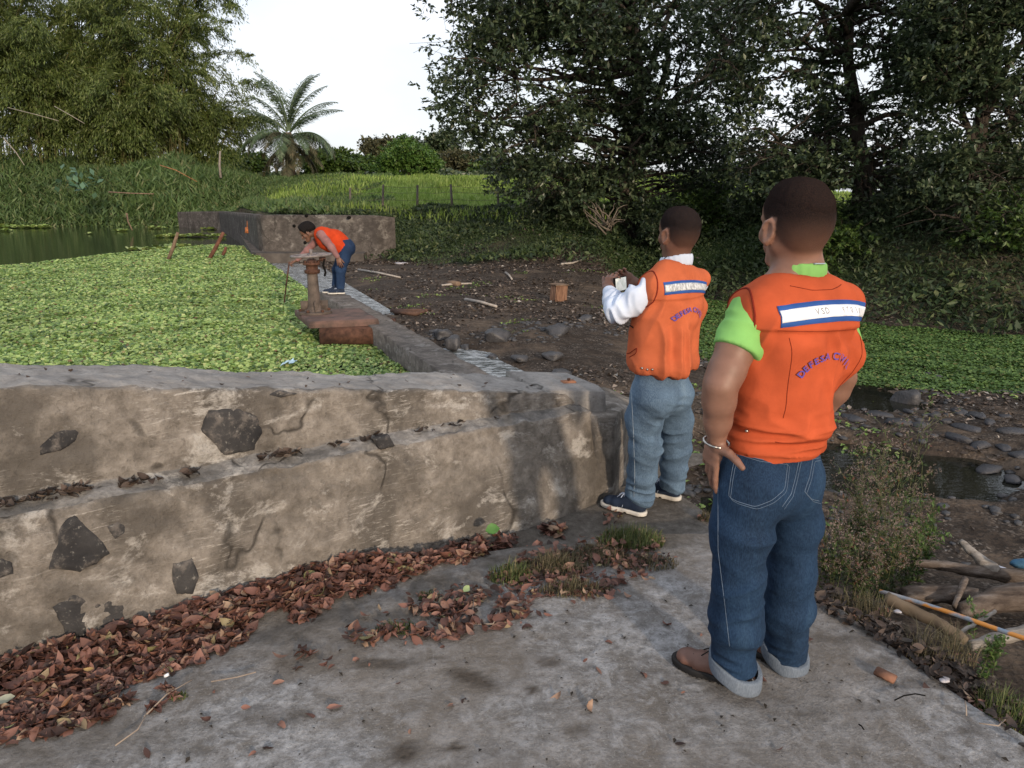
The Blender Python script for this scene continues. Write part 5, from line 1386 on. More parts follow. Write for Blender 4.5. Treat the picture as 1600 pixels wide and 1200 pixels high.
# ---- flowering weeds at the slab edge
M_STEM = plain('weed_stem', (.09, .10, .045), .7); M_FLUFF = leafmat('dry_flower_heads', [(0, (.14, .10, .08)), (.6, (.28, .21, .18)), (1, (.46, .38, .35))], .9, .3, 5)
M_WLEAF = leafmat('weed_leaves', [(0, (.03, .055, .018)), (.5, (.06, .10, .03)), (.85, (.11, .16, .05)), (.95, (.20, .10, .05)), (1, (.16, .05, .04))], .6, .25, 3)
M_WBRI = leafmat('fresh_weed_leaves', [(0, (.06, .12, .03)), (1, (.16, .26, .07))], .5, .3, 3)
def weed(label, px, py, ptop, seed, nst=6, mat=M_WLEAF, fl=True, spread=.16, y=None, leafL=.035, bushy=1.0):
    r = np.random.default_rng(seed); c = onz(px, py, -.25)
    for _ in range(6): c = onz(px, py, gz(c[0], c[1]))
    c[2] = gz(c[0], c[1]); H = ony(px, ptop, c[1])[2] - c[2]
    t = thing('weed', label, 'weed', c, 'weeds growing along the right edge of the slab')
    st, LC, LD, FC = [], [], [], []
    for k in range(nst):
        h = H * r.uniform(.6, 1.0); a = r.uniform(0, 6.28); q = spread * r.uniform(.2, 1)
        top = c + [math.cos(a) * q, math.sin(a) * q, h]; P, rr = limb(c + r.normal(size=3) * [.04, .03, 0], top, .0028, .0012, r, 9, .08); st.append(tube(P, rr, 4, cap=False))
        m = int(34 * bushy)
        for u in r.uniform(.05, .8, m):
            p = P[int(u * 8)]; dd = rdir(1, r)[0]; dd[2] = abs(dd[2]) * .5; LC.append(p + dd * leafL * .5); LD.append(dd)
        for b_ in range(7):
            i = r.integers(3, 9); dd = rdir(1, r)[0]; dd[2] = abs(dd[2]) + .5; dd /= np.linalg.norm(dd); e = P[i] + dd * h * r.uniform(.10, .24)
            P2, r2 = limb(P[i], e, .0014, .0007, r, 4, .1); st.append(tube(P2, r2, 3, cap=False))
            for _ in range(4): LC.append(P2[r.integers(1, 4)] + r.normal(size=3) * .008); LD.append(rdir(1, r)[0])
            if fl:
                for _ in range(r.integers(4, 10)): FC.append(e + r.normal(size=3) * .014)
    mk('stems', *join(st), M_STEM, t)
    LC = np.array(LC); LD = np.array(LD); n = len(LC)
    mk('leaf_blades', *leaves(LC, LD, rdir(n, r) * .5 + [0, 0, 1], leafL * r.uniform(.6, 1.2, n), leafL * .32, .2), mat, t, smooth=False)
    if fl:
        FC = np.repeat(np.array(FC), 5, 0) + r.normal(size=(len(FC) * 5, 3)) * .0035; n = len(FC)
        mk('flower_heads', *leaves(FC, rdir(n, r), rdir(n, r), .010, .004, .3), M_FLUFF, t, smooth=False)
for k, (px, py, pt, nst, sp, lb) in enumerate([(1318, 905, 735, 7, .14, 'flowering weed nearest the nearer man\'s leg'), (1352, 915, 690, 8, .16, 'tall weed with dry pinkish flower heads, tallest on the left'), (1392, 905, 668, 8, .18, 'tallest weed with dry flower heads against the dark pool'),
        (1425, 895, 745, 6, .16, 'shorter flowering weed to the right of the tallest'), (1300, 935, 820, 8, .12, 'low leafy weed beside the rolled up jeans'), (1375, 935, 800, 8, .14, 'low bushy weed in front of the tall ones'), (1335, 870, 720, 6, .15, 'weed with pale flower heads behind the others'), (1410, 925, 830, 6, .12, 'low weed at the base of the painted pole'), (1345, 940, 850, 9, .12, 'lowest reddish leafed weed in the middle of the clump')]):
    weed(lb, px, py, pt, 70 + k, nst + 1, M_WLEAF, True, sp, bushy=1.5)
weed('fresh green narrow leafed weed leaning right above the driftwood', 1430, 905, 790, 90, 8, M_WBRI, False, .16, leafL=.05, bushy=1.6)
weed('sparse green sprig growing up in front of the painted pole', 1510, 1010, 935, 91, 2, M_WBRI, False, .05, bushy=.6)
weed('small yellow green weed at the slab edge below the painted pole', 1545, 1060, 985, 92, 5, M_WBRI, False, .08, bushy=.8)

# ---- driftwood and painted pole
b = Mat('driftwood', .9, .2); n_ = b.noise(5, 6, .65, b.co((1.2, 5, 5), (0, 0, .1)))
b.color(b.ramp(n_, [(.3, (.035, .026, .022)), (.5, (.095, .075, .062)), (.72, (.19, .165, .15))])); b.bump(n_, .9, .02); M_DRIFT = b.m
b = Mat('pale_driftwood', .85, .2); n_ = b.noise(5, 6, .65, b.co((1.2, 5, 5), (0, 0, .1)))
b.color(b.ramp(n_, [(.3, (.12, .105, .092)), (.55, (.25, .23, .21)), (.75, (.36, .34, .32))])); b.bump(n_, .7, .02); M_DRIFTP = b.m
def wood(name, label, pts, rs, mat, seed, cat='driftwood'):
    P = np.array([ony(a, b_, y) for a, b_, y in pts]); tt_ = np.linspace(0, 1, len(P)); u = np.linspace(0, 1, 22)
    P = np.stack([np.interp(u, tt_, P[:, i]) for i in range(3)], 1)
    for _ in range(3): P[1:-1] = .5 * P[1:-1] + .25 * (P[2:] + P[:-2])
    R_ = np.interp(u, tt_, rs) * (1 + .10 * fbm(np.stack([u * 9, u * 0 + seed, u * 0], -1), 2))
    V, F = tube(P, R_, 14); V = V + .010 * fbm(V * 18 + seed, 3)[:, None]
    return tag(mk(name, V, F, mat, loc=P[0]), label, cat)
wood('driftwood_log', 'long dark driftwood log lying at the right edge behind the weeds', [(1425, 878, 4.05), (1500, 888, 4.0), (1600, 905, 3.9), (1700, 925, 3.8)], [.022, .034, .045, .05], M_DRIFT, 1)
wood('driftwood_branch', 'pale forked branch stub rising from the dark driftwood log', [(1555, 893, 3.95), (1530, 872, 4.0), (1500, 845, 4.1)], [.040, .030, .018], M_DRIFTP, 2)
wood('driftwood_log', 'thick grey log lying under the dark log at the right', [(1410, 930, 3.7), (1470, 928, 3.7), (1530, 935, 3.6)], [.045, .055, .05], M_DRIFT, 3)
wood('driftwood_log', 'broad weathered log leaning at the right edge below the dark log', [(1500, 955, 3.5), (1560, 935, 3.6), (1660, 930, 3.6)], [.04, .07, .09], M_DRIFT, 4)
wood('driftwood_branch', 'pale grey driftwood branch crossing under the painted pole', [(1515, 1010, 3.0), (1570, 995, 3.02), (1650, 975, 3.05)], [.022, .030, .035], M_DRIFTP, 5)
wood('driftwood_branch', 'thin pale branch between the painted pole and the thick log', [(1500, 988, 3.1), (1530, 970, 3.2), (1555, 955, 3.3)], [.008, .009, .008], M_DRIFTP, 6)
wood('driftwood_branch', 'short upright grey branch stub under the dark log', [(1490, 950, 3.5), (1500, 925, 3.6), (1508, 905, 3.7)], [.012, .016, .018], M_DRIFT, 7)
wood('driftwood_branch', 'low tan branch at the slab edge below the painted pole', [(1385, 935, 3.25), (1450, 965, 3.1), (1510, 1000, 2.95)], [.03, .028, .022], plain('tan_rotten_wood', (.13, .10, .07), .9), 9)
stick('forked bare twig standing above the driftwood', [(1448, 868), (1462, 856), (1474, 850), (1470, 842)], -.5, .006, M_PST, 'twig', 'twig', .10)
b = Mat('painted_pole', .5, .4); n_ = b.noise(9, 5, .7)
st_ = b.noise(7.5, 2, .5, b.co((1, 1, 1)))
b.color(b.mix(b.ramp(st_, [(.50, 0.0), (.54, 1.0)]), (.50, .22, .05), b.mix(b.ramp(n_, [(.45, 0.0), (.6, 1.0)]), (.16, .22, .30), (.30, .29, .29)))); b.bump(n_, .4, .004)
P0, P1 = ony(1375, 924, 3.30), ony(1640, 1008, 2.72)
P = np.array([P0 + (P1 - P0) * u + [0, 0, .006 * math.sin(u * 5)] for u in np.linspace(0, 1, 16)])
tag(mk('painted_pole', *tube(P, .0105, 10), b.m, loc=P0), 'orange and grey blue painted pole lying at the right edge', 'pole')
c = onz(1590, 893, -.4); V, F = rockmesh(c + [.02, 0, .05], (.09, .05, .03), 8, 2, .2, .5)
tag(mk('cloth_scrap', V, F, plain('blue_cloth', (.045, .12, .20), .8, .2, 9, .6), loc=c), 'blue cloth scrap behind the driftwood at the right edge', 'litter')
c0, c1 = ony(1556, 885, 4.05), ony(1580, 893, 4.0)
tag(mk('white_pipe', *tube([c0, (c0 + c1) / 2, c1], .012, 8), plain('white_pipe', (.55, .56, .62), .4), loc=c0), 'short white pipe behind the driftwood fork', 'pipe')
# ================================================================ PEOPLE: smooth-blended solids turned into one skin
class Field:
    def __init__(s, lo, hi, h):
        s.lo = np.array(lo, float); s.h = h
        s.n = np.ceil((np.array(hi) - s.lo) / h).astype(int) + 1
        s.F = np.full(s.n, 1.0, dtype=np.float32)
        s.ax = [s.lo[i] + h * np.arange(s.n[i]) for i in range(3)]
    def _sl(s, lo, hi):
        a = np.maximum(0, np.floor((lo - s.lo) / s.h).astype(int)); b_ = np.minimum(s.n, np.ceil((hi - s.lo) / s.h).astype(int) + 1)
        if (b_ <= a).any(): return None, None
        sl = tuple(slice(int(x), int(y)) for x, y in zip(a, b_))
        G = np.meshgrid(*[s.ax[i][sl[i]] for i in range(3)], indexing='ij')
        return sl, np.stack(G, -1)
    def _put(s, sl, d, k, op):
        A = s.F[sl]
        if op == 'add':
            h = np.maximum(k - np.abs(A - d), 0) / k; s.F[sl] = np.minimum(A, d) - h * h * k / 4
        elif op == 'sub':
            d = -d; h = np.maximum(k - np.abs(A - d), 0) / k; s.F[sl] = np.maximum(A, d) + h * h * k / 4
    def seg(s, a, b_, ra, rb, u=(1, 0, 0), k=.03, op='add'):
        a = np.array(a, float); b_ = np.array(b_, float)
        ra = np.array(ra if np.ndim(ra) else (ra, ra), float); rb = np.array(rb if np.ndim(rb) else (rb, rb), float)
        m = max(ra.max(), rb.max()) + k + s.h * 2
        sl, P = s._sl(np.minimum(a, b_) - m, np.maximum(a, b_) + m)
        if sl is None: return s
        w = b_ - a; L = np.linalg.norm(w)
        if L < 1e-6: w = np.array([0, 0, 1.0]); L = 1e-6
        else: w = w / L
        u = np.array(u, float); u = u - w * np.dot(u, w)
        if np.linalg.norm(u) < 1e-3: u = np.array([0, 1, 0.]) - w * w[1]
        u /= np.linalg.norm(u); v = np.cross(w, u)
        R = P - a; t = np.clip((R @ w) / L, 0, 1)
        ru = ra[0] + (rb[0] - ra[0]) * t; rv = ra[1] + (rb[1] - ra[1]) * t; rw = np.minimum(ru, rv)
        du, dv, dw = R @ u, R @ v, R @ w - t * L
        kk = np.sqrt((du / ru) ** 2 + (dv / rv) ** 2 + (dw / rw) ** 2); g = np.sqrt((du / ru ** 2) ** 2 + (dv / rv ** 2) ** 2 + (dw / rw ** 2) ** 2)
        d = np.where(g > 1e-6, kk * (kk - 1) / np.maximum(g, 1e-6), -rw)
        s._put(sl, d.astype(np.float32), k, op); return s
    def ell(s, c, r3, A=None, k=.02, op='add'):
        """ellipsoid with axes A (columns)"""
        c = np.array(c, float); r3 = np.array(r3, float); m = r3.max() + k + s.h * 2
        sl, P = s._sl(c - m, c + m)
        if sl is None: return s
        R = P - c
        if A is not None: R = R @ np.array(A)
        q = R / r3; kk = np.sqrt((q ** 2).sum(-1)); g = np.sqrt(((R / r3 ** 2) ** 2).sum(-1))
        d = np.where(g > 1e-6, kk * (kk - 1) / np.maximum(g, 1e-6), -r3.min())
        s._put(sl, d.astype(np.float32), k, op); return s
    def chain(s, st, u=(1, 0, 0), k=.03):
        for (a, ra), (b_, rb) in zip(st[:-1], st[1:]): s.seg(a, b_, ra, rb, u, k)
        return s
    def plane(s, p, n):
        """keep only the side the normal points away from"""
        G = np.stack(np.meshgrid(*s.ax, indexing='ij'), -1); n = np.array(n, float); n /= np.linalg.norm(n)
        s.F = np.maximum(s.F, ((G - np.array(p)) @ n).astype(np.float32)); return s
    def warp(s, fn):
        G = np.stack(np.meshgrid(*s.ax, indexing='ij'), -1); near = np.abs(s.F) < .05
        s.F[near] += fn(G[near]).astype(np.float32); return s
    def mesh(s):
        F = s.F; n = F.shape; I = F < 0
        nx, ny, nz = [q - 1 for q in n]
        cnt = np.zeros((nx, ny, nz), np.int8)
        for dx in (0, 1):
            for dy in (0, 1):
                for dz in (0, 1): cnt += I[dx:dx + nx, dy:dy + ny, dz:dz + nz]
        act = (cnt > 0) & (cnt < 8); idx = np.argwhere(act)
        vid = np.full((nx, ny, nz), -1, np.int64); vid[act] = np.arange(len(idx))
        S = np.zeros((len(idx), 3)); C = np.zeros(len(idx))
        cor = [(0, 0, 0), (1, 0, 0), (0, 1, 0), (1, 1, 0), (0, 0, 1), (1, 0, 1), (0, 1, 1), (1, 1, 1)]
        val = [F[idx[:, 0] + c[0], idx[:, 1] + c[1], idx[:, 2] + c[2]] for c in cor]
        for a in range(8):
            for ax in range(3):
                bit = 1 << ax
                if a & bit: continue
                b_ = a | bit; fa, fb = val[a], val[b_]; x = (fa < 0) != (fb < 0)
                t = fa[x] / (fa[x] - fb[x]); P = np.tile(np.array(cor[a], float), (x.sum(), 1)); P[:, ax] += t
                S[x] += P; C[x] += 1
        V = s.lo + (idx + S / np.maximum(C, 1)[:, None]) * s.h
        Q = []
        for ax in range(3):
            o1, o2 = [(1, 2), (2, 0), (0, 1)][ax]
            sl = [slice(1, m) for m in (nx, ny, nz)]; sl[ax] = slice(0, (nx, ny, nz)[ax])
            A = I[tuple(sl)]; sh = list(sl); sh[ax] = slice(sl[ax].start + 1, sl[ax].stop + 1); B = I[tuple(sh)]
            e = np.argwhere(A != B); off = np.array([1, 1, 1]); off[ax] = 0; e = e + off; inside = I[e[:, 0], e[:, 1], e[:, 2]]
            def vv(d1, d2):
                q = e.copy(); q[:, o1] -= d1; q[:, o2] -= d2; return vid[q[:, 0], q[:, 1], q[:, 2]]
            f = np.stack([vv(1, 1), vv(0, 1), vv(0, 0), vv(1, 0)], 1); f[~inside] = f[~inside][:, ::-1]; Q.append(f)
        Q = np.vstack(Q); Q = Q[(Q >= 0).all(1)]
        return V, Q
def vnormals(V, F):
    n = np.cross(V[F[:, 2]] - V[F[:, 0]], V[F[:, 3]] - V[F[:, 1]]); N = np.zeros_like(V)
    for k in range(4): np.add.at(N, F[:, k], n)
    return N / (np.linalg.norm(N, axis=1)[:, None] + 1e-12)
def lsmooth(V, F, it=2, lam=.5):
    E = np.vstack([F[:, [0, 1]], F[:, [1, 2]], F[:, [2, 3]], F[:, [3, 0]]]); E = np.vstack([E, E[:, ::-1]])
    c = np.bincount(E[:, 0], minlength=len(V)).astype(float)
    for _ in range(it):
        S = np.stack([np.bincount(E[:, 0], weights=V[E[:, 1], i], minlength=len(V)) for i in range(3)], 1)
        V = V + lam * (S / np.maximum(c, 1)[:, None] - V)
    return V
def bvh(V, F): return BVHTree.FromPolygons([tuple(v) for v in V.tolist()], [tuple(f) for f in F.tolist()])

def skinmat(name, lo, hi, hair=(.02, .015, .012)):
    b = Mat(name, .5, .35); n = b.noise(30, 5, .6); n2 = b.noise(7, 4)
    c = b.ramp(n2, [(.3, lo), (.7, hi)]); c = b.mix(b.ramp(n, [(.45, 0.0), (.7, .25)]), c, tuple(v * .7 for v in lo))
    c = b.mix(b.math('MULTIPLY', b.attr('hair'), b.ramp(b.noise(420, 2), [(.35, .90), (.65, 1.0)])), c, hair)
    b.link(b.math('MULTIPLY', b.math('SUBTRACT', 1.0, b.attr('hair')), .35), b.bs.inputs['Specular IOR Level'])
    b.color(c); b.bump(n, .15, .002); b.bump(b.math('MULTIPLY', b.noise(420, 2), b.attr('hair')), .6, .003)
    b.bs.inputs['Subsurface Weight'].default_value = .08; b.bs.inputs['Subsurface Radius'].default_value = (.01, .004, .002); return b.m
def cloth(name, c, weave=900, amt=.22, rough=.9, seam=None):
    b = Mat(name, rough, .1); n = b.noise(5, 5, .6)
    b.color(b.ramp(n, [(.3, tuple(v * (1 - amt) for v in c)), (.7, tuple(min(1, v * (1 + amt)) for v in c))]))
    b.bump(b.noise(26, 5, .6), .25, .006); b.bump(b.noise(weave, 2), .12, .001)
    return b.m
def denim(name, dark, mid, fade):
    b = Mat(name, .85, .15)
    v = b.co((1, 1, .35)); n = b.noise(4.5, 6, .6, v, .6); nf = b.noise(300, 2, .5, b.co((1, 1, .25)))
    c = b.ramp(n, [(.28, dark), (.52, mid), (.74, fade)])
    c = b.mix(.25, c, b.ramp(nf, [(.35, tuple(x * .5 for x in dark)), (.65, fade)]))
    b.color(c); b.bump(b.noise(18, 5, .6, b.co((1, 1, 1.6)), .8), .45, .010); b.bump(nf, .15, .001); return b.m
M_SKIN = skinmat('skin_tan', (.165, .085, .060), (.245, .135, .098), (.0085, .0078, .0085))
M_SKINB = skinmat('skin_brown', (.11, .054, .038), (.17, .088, .062), (.012, .011, .012))
M_ORANGE = cloth('orange_vest_cloth', (.39, .074, .029))
M_ORANGEB = cloth('orange_vest_cloth_faded', (.42, .105, .045))
M_PIPING = cloth('dark_red_piping', (.16, .02, .012))
M_BLUE = cloth('blue_band', (.03, .085, .28)); M_INK = cloth('blue_print', (.10, .07, .30))
b = Mat('reflective_tape', .35, .5); b.color(b.ramp(b.noise(40, 4), [(.3, (.62, .66, .72)), (.7, (.82, .85, .9))])); b.bump(b.noise(300, 2), .15, .001); M_TAPE = b.m
b = Mat('worn_reflective_tape', .4, .5); b.color(b.ramp(b.noise(120, 4, .7, b.co((1, 1, .25))), [(.35, (.20, .21, .22)), (.62, (.62, .64, .66))])); M_TAPEW = b.m
M_LIME = cloth('lime_green_shirt', (.19, .42, .12), 900, .12, .7)
M_WHITE = cloth('white_shirt', (.50, .57, .70), 900, .10, .75)
M_DENIM = denim('dark_blue_denim', (.006, .014, .033), (.012, .032, .074), (.036, .076, .135))
M_DENIMB = denim('washed_blue_denim', (.036, .062, .105), (.085, .14, .215), (.20, .285, .37))
M_DENIMC = denim('navy_trousers', (.008, .016, .04), (.014, .032, .08), (.03, .06, .13))
M_CUFF = denim('denim_inside', (.09, .115, .15), (.135, .165, .21), (.20, .235, .28))
M_THREAD = plain('seam_thread', (.10, .14, .20), .8, .2, 30, .3)
M_HAIR = None
def hairmat(name, lo, hi):
    b = Mat(name, .95, .06); n = b.noise(260, 3, .6, b.co((1, 1, .5))); b.color(b.ramp(n, [(.35, lo), (.65, hi)])); b.bump(n, 1.0, .006); b.bump(b.noise(60, 3), .6, .006); return b.m
M_HAIRA = hairmat('short_dark_hair', (.009, .007, .007), (.038, .028, .026)); M_HAIRB = hairmat('greying_dark_hair', (.005, .005, .006), (.045, .045, .052)); M_HAIRC = hairmat('black_hair', (.004, .004, .005), (.02, .018, .018))
M_EYE = plain('eye_white', (.75, .73, .70), .2, .5, 5, .05, 0); M_SOLE = plain('black_rubber_sole', (.012, .012, .013), .7, .3, 10, .3, .4, 60, .004)
M_BOOT = plain('brown_leather', (.125, .065, .050), .5, .4, 14, .25, .3, 90, .002); M_LACE = plain('black_lace', (.01, .01, .01), .8)
M_NAVY = plain('navy_suede', (.012, .022, .045), .8, .3, 14, .3, .3, 120, .002); M_WSOLE = plain('pale_sole', (.52, .50, .46), .6, .3, 14, .2); M_WLACE = plain('pale_lace', (.45, .52, .66), .8)
M_STEEL = plain('steel', (.45, .44, .42), .3, .5, 20, .3, .3, 80, .002, 1.0)

def frame(fwd, up=(0, 0, 1)):
    f = np.array(fwd, float); f /= np.linalg.norm(f); u = np.array(up, float); u = u - f * np.dot(u, f); u /= np.linalg.norm(u); r_ = np.cross(f, u)
    return r_, f, u            # person's right, forward, up
def yawv(deg): a = math.radians(deg); return np.array([-math.sin(a), math.cos(a), 0.0])

def head_prims(Fd, c, fr, s=1.0, neck=None, nr=.058):
    """head about centre c (between the ears), axes fr; s = scale (1 = 0.235 m tall)"""
    R, Fw, U = fr; A = np.stack([R, Fw, U], 1)
    L = lambda x, y, z: np.array(c) + s * (R * x + Fw * y + U * z)
    Fd.ell(L(0, -.018, .040), (.083 * s, .100 * s, .086 * s), A, .03 * s)
    Fd.ell(L(0, .035, .045), (.070 * s, .066 * s, .072 * s), A, .03 * s)
    Fd.ell(L(0, -.045, .005), (.070 * s, .062 * s, .07 * s), A, .03 * s)
    Fd.seg(L(0, .040, -.01), L(0, .052, -.078), (.060 * s, .045 * s), (.040 * s, .034 * s), R, .03 * s)
    Fd.seg(L(-.05, .0, -.045), L(0, .062, -.092), .026 * s, .022 * s, R, .025 * s); Fd.seg(L(.05, .0, -.045), L(0, .062, -.092), .026 * s, .022 * s, R, .025 * s)
    Fd.seg(L(0, .088, .012), L(0, .116, -.028), .012 * s, .017 * s, R, .012 * s)          # nose
    for sg in (-1, 1):
        Fd.ell(L(sg * .016, .104, -.032), (.009 * s, .011 * s, .008 * s), A, .008 * s)
        Fd.ell(L(sg * .034, .088, .004), (.016 * s, .012 * s, .010 * s), A, .01 * s, 'sub')    # eye socket
        Fd.seg(L(sg * .016, .092, .022), L(sg * .050, .080, .022), .009 * s, .007 * s, R, .012 * s)   # brow
        Fd.ell(L(sg * .048, .062, -.026), (.020 * s, .022 * s, .022 * s), A, .02 * s)
        # ear: dish with a raised rim, lobe
        e = L(sg * .087, -.006, -.008); n = R * sg * .9 - Fw * .55; n /= np.linalg.norm(n); eu = U * .97 - Fw * .22; eu -= n * np.dot(eu, n); eu /= np.linalg.norm(eu); ef = np.cross(eu, n)
        B = np.stack([ef, eu, n], 1)
        Fd.ell(e, (.020 * s, .035 * s, .0075 * s), B, .008 * s)
        th = np.linspace(-.4, 4.0, 8); pr = [e + ef * .017 * s * math.cos(t + .6) * -1 * sg * sg + eu * .031 * s * math.sin(t + .6) + n * .007 * s for t in th]
        for a_, b_ in zip(pr[:-1], pr[1:]): Fd.seg(a_, b_, .0052 * s, .0052 * s, (1, 0, 0), .004 * s)
        Fd.ell(e - eu * .031 * s + ef * .004 * s, (.009 * s, .011 * s, .007 * s), B, .007 * s)
        Fd.ell(e + n * .010 * s, (.009 * s, .017 * s, .006 * s), B, .005 * s, 'sub')
    Fd.seg(L(-.020, .098, -.060), L(.020, .098, -.060), .0085 * s, .0085 * s, U, .008 * s); Fd.seg(L(-.017, .096, -.071), L(.017, .096, -.071), .009 * s, .009 * s, U, .008 * s)
    Fd.ell(L(0, .085, -.100), (.022 * s, .018 * s, .016 * s), A, .02 * s)
    if neck is not None:
        Fd.seg(L(0, -.018, -.02), neck, (nr * 1.03, nr * 1.05), (nr * 1.12, nr * 1.06), R, .035)
def hand_prims(Fd, wrist, d, pal, side, s=1.0, curl=(.3, .35, .4, .45), spread=.12, thumb=(.6, .3), Lm=1.0):
    """wrist point, d = finger direction, pal = palm normal (the way the fingers curl), side = +1/-1 thumb side along cross(d, pal)"""
    d = np.array(d, float); d /= np.linalg.norm(d); pal = np.array(pal, float); pal -= d * np.dot(pal, d); pal /= np.linalg.norm(pal)
    sd = np.cross(d, pal) * side                                                     # towards the thumb
    W = np.array(wrist, float)
    Fd.seg(W - d * .01, W + d * .045 * s, (.027 * s, .019 * s), (.038 * s, .014 * s), sd, .015)
    Fd.seg(W + d * .045 * s, W + d * .080 * s, (.038 * s, .014 * s), (.040 * s, .0125 * s), sd, .012)
    lens = [(.044, .026, .020), (.049, .030, .022), (.045, .028, .021), (.035, .021, .018)]
    tips = []
    for k in range(4):
        off = (.030 - .0195 * k) * s; base = W + d * (.084 - .004 * abs(k - 1) - (.006 if k == 3 else 0)) * s + sd * off
        a = -(1.5 - k) * spread * -1; dd = d * math.cos(a) + sd * math.sin((1.5 - k) * spread)
        c = curl[k]; p = base; ang = c * .7; r0 = (.0098, .0100, .0096, .0085)[k] * s
        for j, l in enumerate(lens[k]):
            q = p + (dd * math.cos(ang) + pal * math.sin(ang)) * l * s * Lm
            Fd.seg(p, q, r0 * (1 - .07 * j), r0 * (1 - .07 * (j + 1)), sd, .004); p = q; ang += c * 1.1
        tips.append(p)
    # thumb leaves the side of the palm near its base
    p0 = W + d * .018 * s + sd * .020 * s; t1, t2 = thumb
    dt = d * math.cos(t1) + sd * math.sin(t1) + pal * t2; dt /= np.linalg.norm(dt)
    p1 = p0 + dt * .042 * s; dt2 = dt + d * .25; dt2 /= np.linalg.norm(dt2); p2 = p1 + dt2 * .033 * s; p3 = p2 + (dt2 + d * .15) * .026 * s
    Fd.seg(p0, p1, .017 * s, .0135 * s, sd, .012); Fd.seg(p1, p2, .0125 * s, .0115 * s, sd, .004); Fd.seg(p2, p3, .0115 * s, .0092 * s, sd, .003)
    return tips
def hairmask(V, c, fr, s=1.0, low=-.055, front=.062, side=.012):
    R, Fw, U = fr; q = (V - np.array(c)) / s; x, y, z = q @ R, q @ Fw, q @ U
    line = np.where(y > -.01, np.interp(y, [-.01, .035, .06, .085], [low * .2 + .0, .02, .055, .085]), np.interp(y, [-.12, -.06, -.02, -.01], [low, low, -.01, low * .2]))
    m = sstep(-.010, .012, z - line) * (.50 + .50 * sstep(-.06, .05, z)) * (z > -.09) * (z < .2) * (1 - sstep(.080, .087, np.abs(x)) * (z < .032) * (y > -.035))
    return m
def hair_cap(name, parent, c, fr, s, th, mat, topz=.055, tall=0.0, h=.0045):
    R, Fw, U = fr; A = np.stack([R, Fw, U], 1); c = np.array(c)
    L = lambda x, y, z: c + s * (R * x + Fw * y + U * z)
    Fd = Field(c - .17 * s, c + .20 * s, h)
    Fd.ell(L(0, -.018, .040), ((.083 + th) * s, (.100 + th) * s, (.086 + th + tall) * s), A, .03 * s)
    Fd.ell(L(0, .035, .045), ((.070 + th) * s, (.066 + th * .5) * s, (.072 + th + tall) * s), A, .03 * s)
    if topz < .03: Fd.ell(L(0, -.045, .005), ((.066 + th) * s, (.062 + th) * s, (.07 + th) * s), A, .03 * s)
    def cut(P):
        q = (P - c) / s; y, z = q @ Fw, q @ U
        line = np.where(y > -.0, np.interp(y, [0, .035, .06, .1], [topz, topz + .012, .062, .10]), topz + np.minimum(0, y + .03) * .3)
        return (line - z) * s
    G = np.stack(np.meshgrid(*Fd.ax, indexing='ij'), -1); k = cut(G)
    k = k + .004 * fbm(G * 60, 2)
    Fd.F = np.maximum(Fd.F + (.0030 * fbm(G * 55, 3)) + (th + .004) * s * (1 - sstep(0, .075 * s, -k)), k.astype(np.float32))
    V, F = Fd.mesh(); V = lsmooth(V, F, 1); return mk(name, V, F, mat, parent, attrs={'hair': hairmask(V, c, fr, s) * 0 + .50 + .50 * sstep(-.06, .05, ((V - c) / s) @ U)} if mat in (M_SKIN, M_SKINB) else None)
def eyes(parent, c, fr, s):
    R, Fw, U = fr
    for sg in (-1, 1):
        e = np.array(c) + s * (R * sg * .033 + Fw * .081 + U * .003); V, F = rockmesh((0, 0, 0), (1, 1, 1), 1, 2, 0, 0)
        bm = bmesh.new(); bmesh.ops.create_icosphere(bm, subdivisions=3, radius=.0115 * s); V = np.array([v.co[:] for v in bm.verts]); F = np.array([[v.index for v in f.verts] for f in bm.faces]); bm.free()
        mk('eye', V + e, F, M_EYE, parent)

def decal(tree, O, ux, uz, fwd, pts, off, back=.6):
    """project plane points (u, w) along fwd onto the cloth; returns points lifted by off"""
    out = []; f = Vector(fwd)
    for u, w in pts:
        o = Vector(O) + Vector(ux) * float(u) + Vector(uz) * float(w)
        h = tree.ray_cast(o - f * back, f, back * 2)
        if h[0] is None: out.append(out[-1] if out else np.array(o)); continue
        n = h[1] if h[1].dot(f) < 0 else -h[1]
        out.append(np.array(h[0] + n * off))
    return np.array(out)
def band(name, parent, tree, O, ux, uz, fwd, u0, u1, wfun, hgt, off, mat, n=70, m=5, label=None):
    us = np.linspace(u0, u1, n); ws = np.linspace(-.5, .5, m)
    pts = [(u, wfun(u) + w * hgt) for w in ws for u in us]
    V = decal(tree, O, ux, uz, fwd, pts, off)
    i, j = np.meshgrid(np.arange(m - 1), np.arange(n - 1), indexing='ij'); q = i * n + j
    F = np.stack([q, q + 1, q + n + 1, q + n], -1).reshape(-1, 4)
    N = vnormals(V, F); N *= np.sign((N @ -np.array(fwd)).sum())
    # a thin turned-in edge gives the strip real thickness
    o = mk(name, V, F if True else F, mat, parent)
    md = o.modifiers.new('thickness', 'SOLIDIFY'); md.thickness = .0012; md.offset = 0
    return o
def line(name, parent, tree, O, ux, uz, fwd, pts, r_, mat, off=.001, n=60):
    P = np.array(pts, float); L = np.concatenate([[0], np.cumsum(np.linalg.norm(np.diff(P, axis=0), axis=1))]); t = np.linspace(0, L[-1], n)
    Q = np.stack([np.interp(t, L, P[:, i]) for i in range(2)], 1); V = decal(tree, O, ux, uz, fwd, Q, off)
    for _ in range(1): V[1:-1] = .5 * V[1:-1] + .25 * (V[2:] + V[:-2])
    return mk(name, *tube(V, r_, 5), mat, parent)
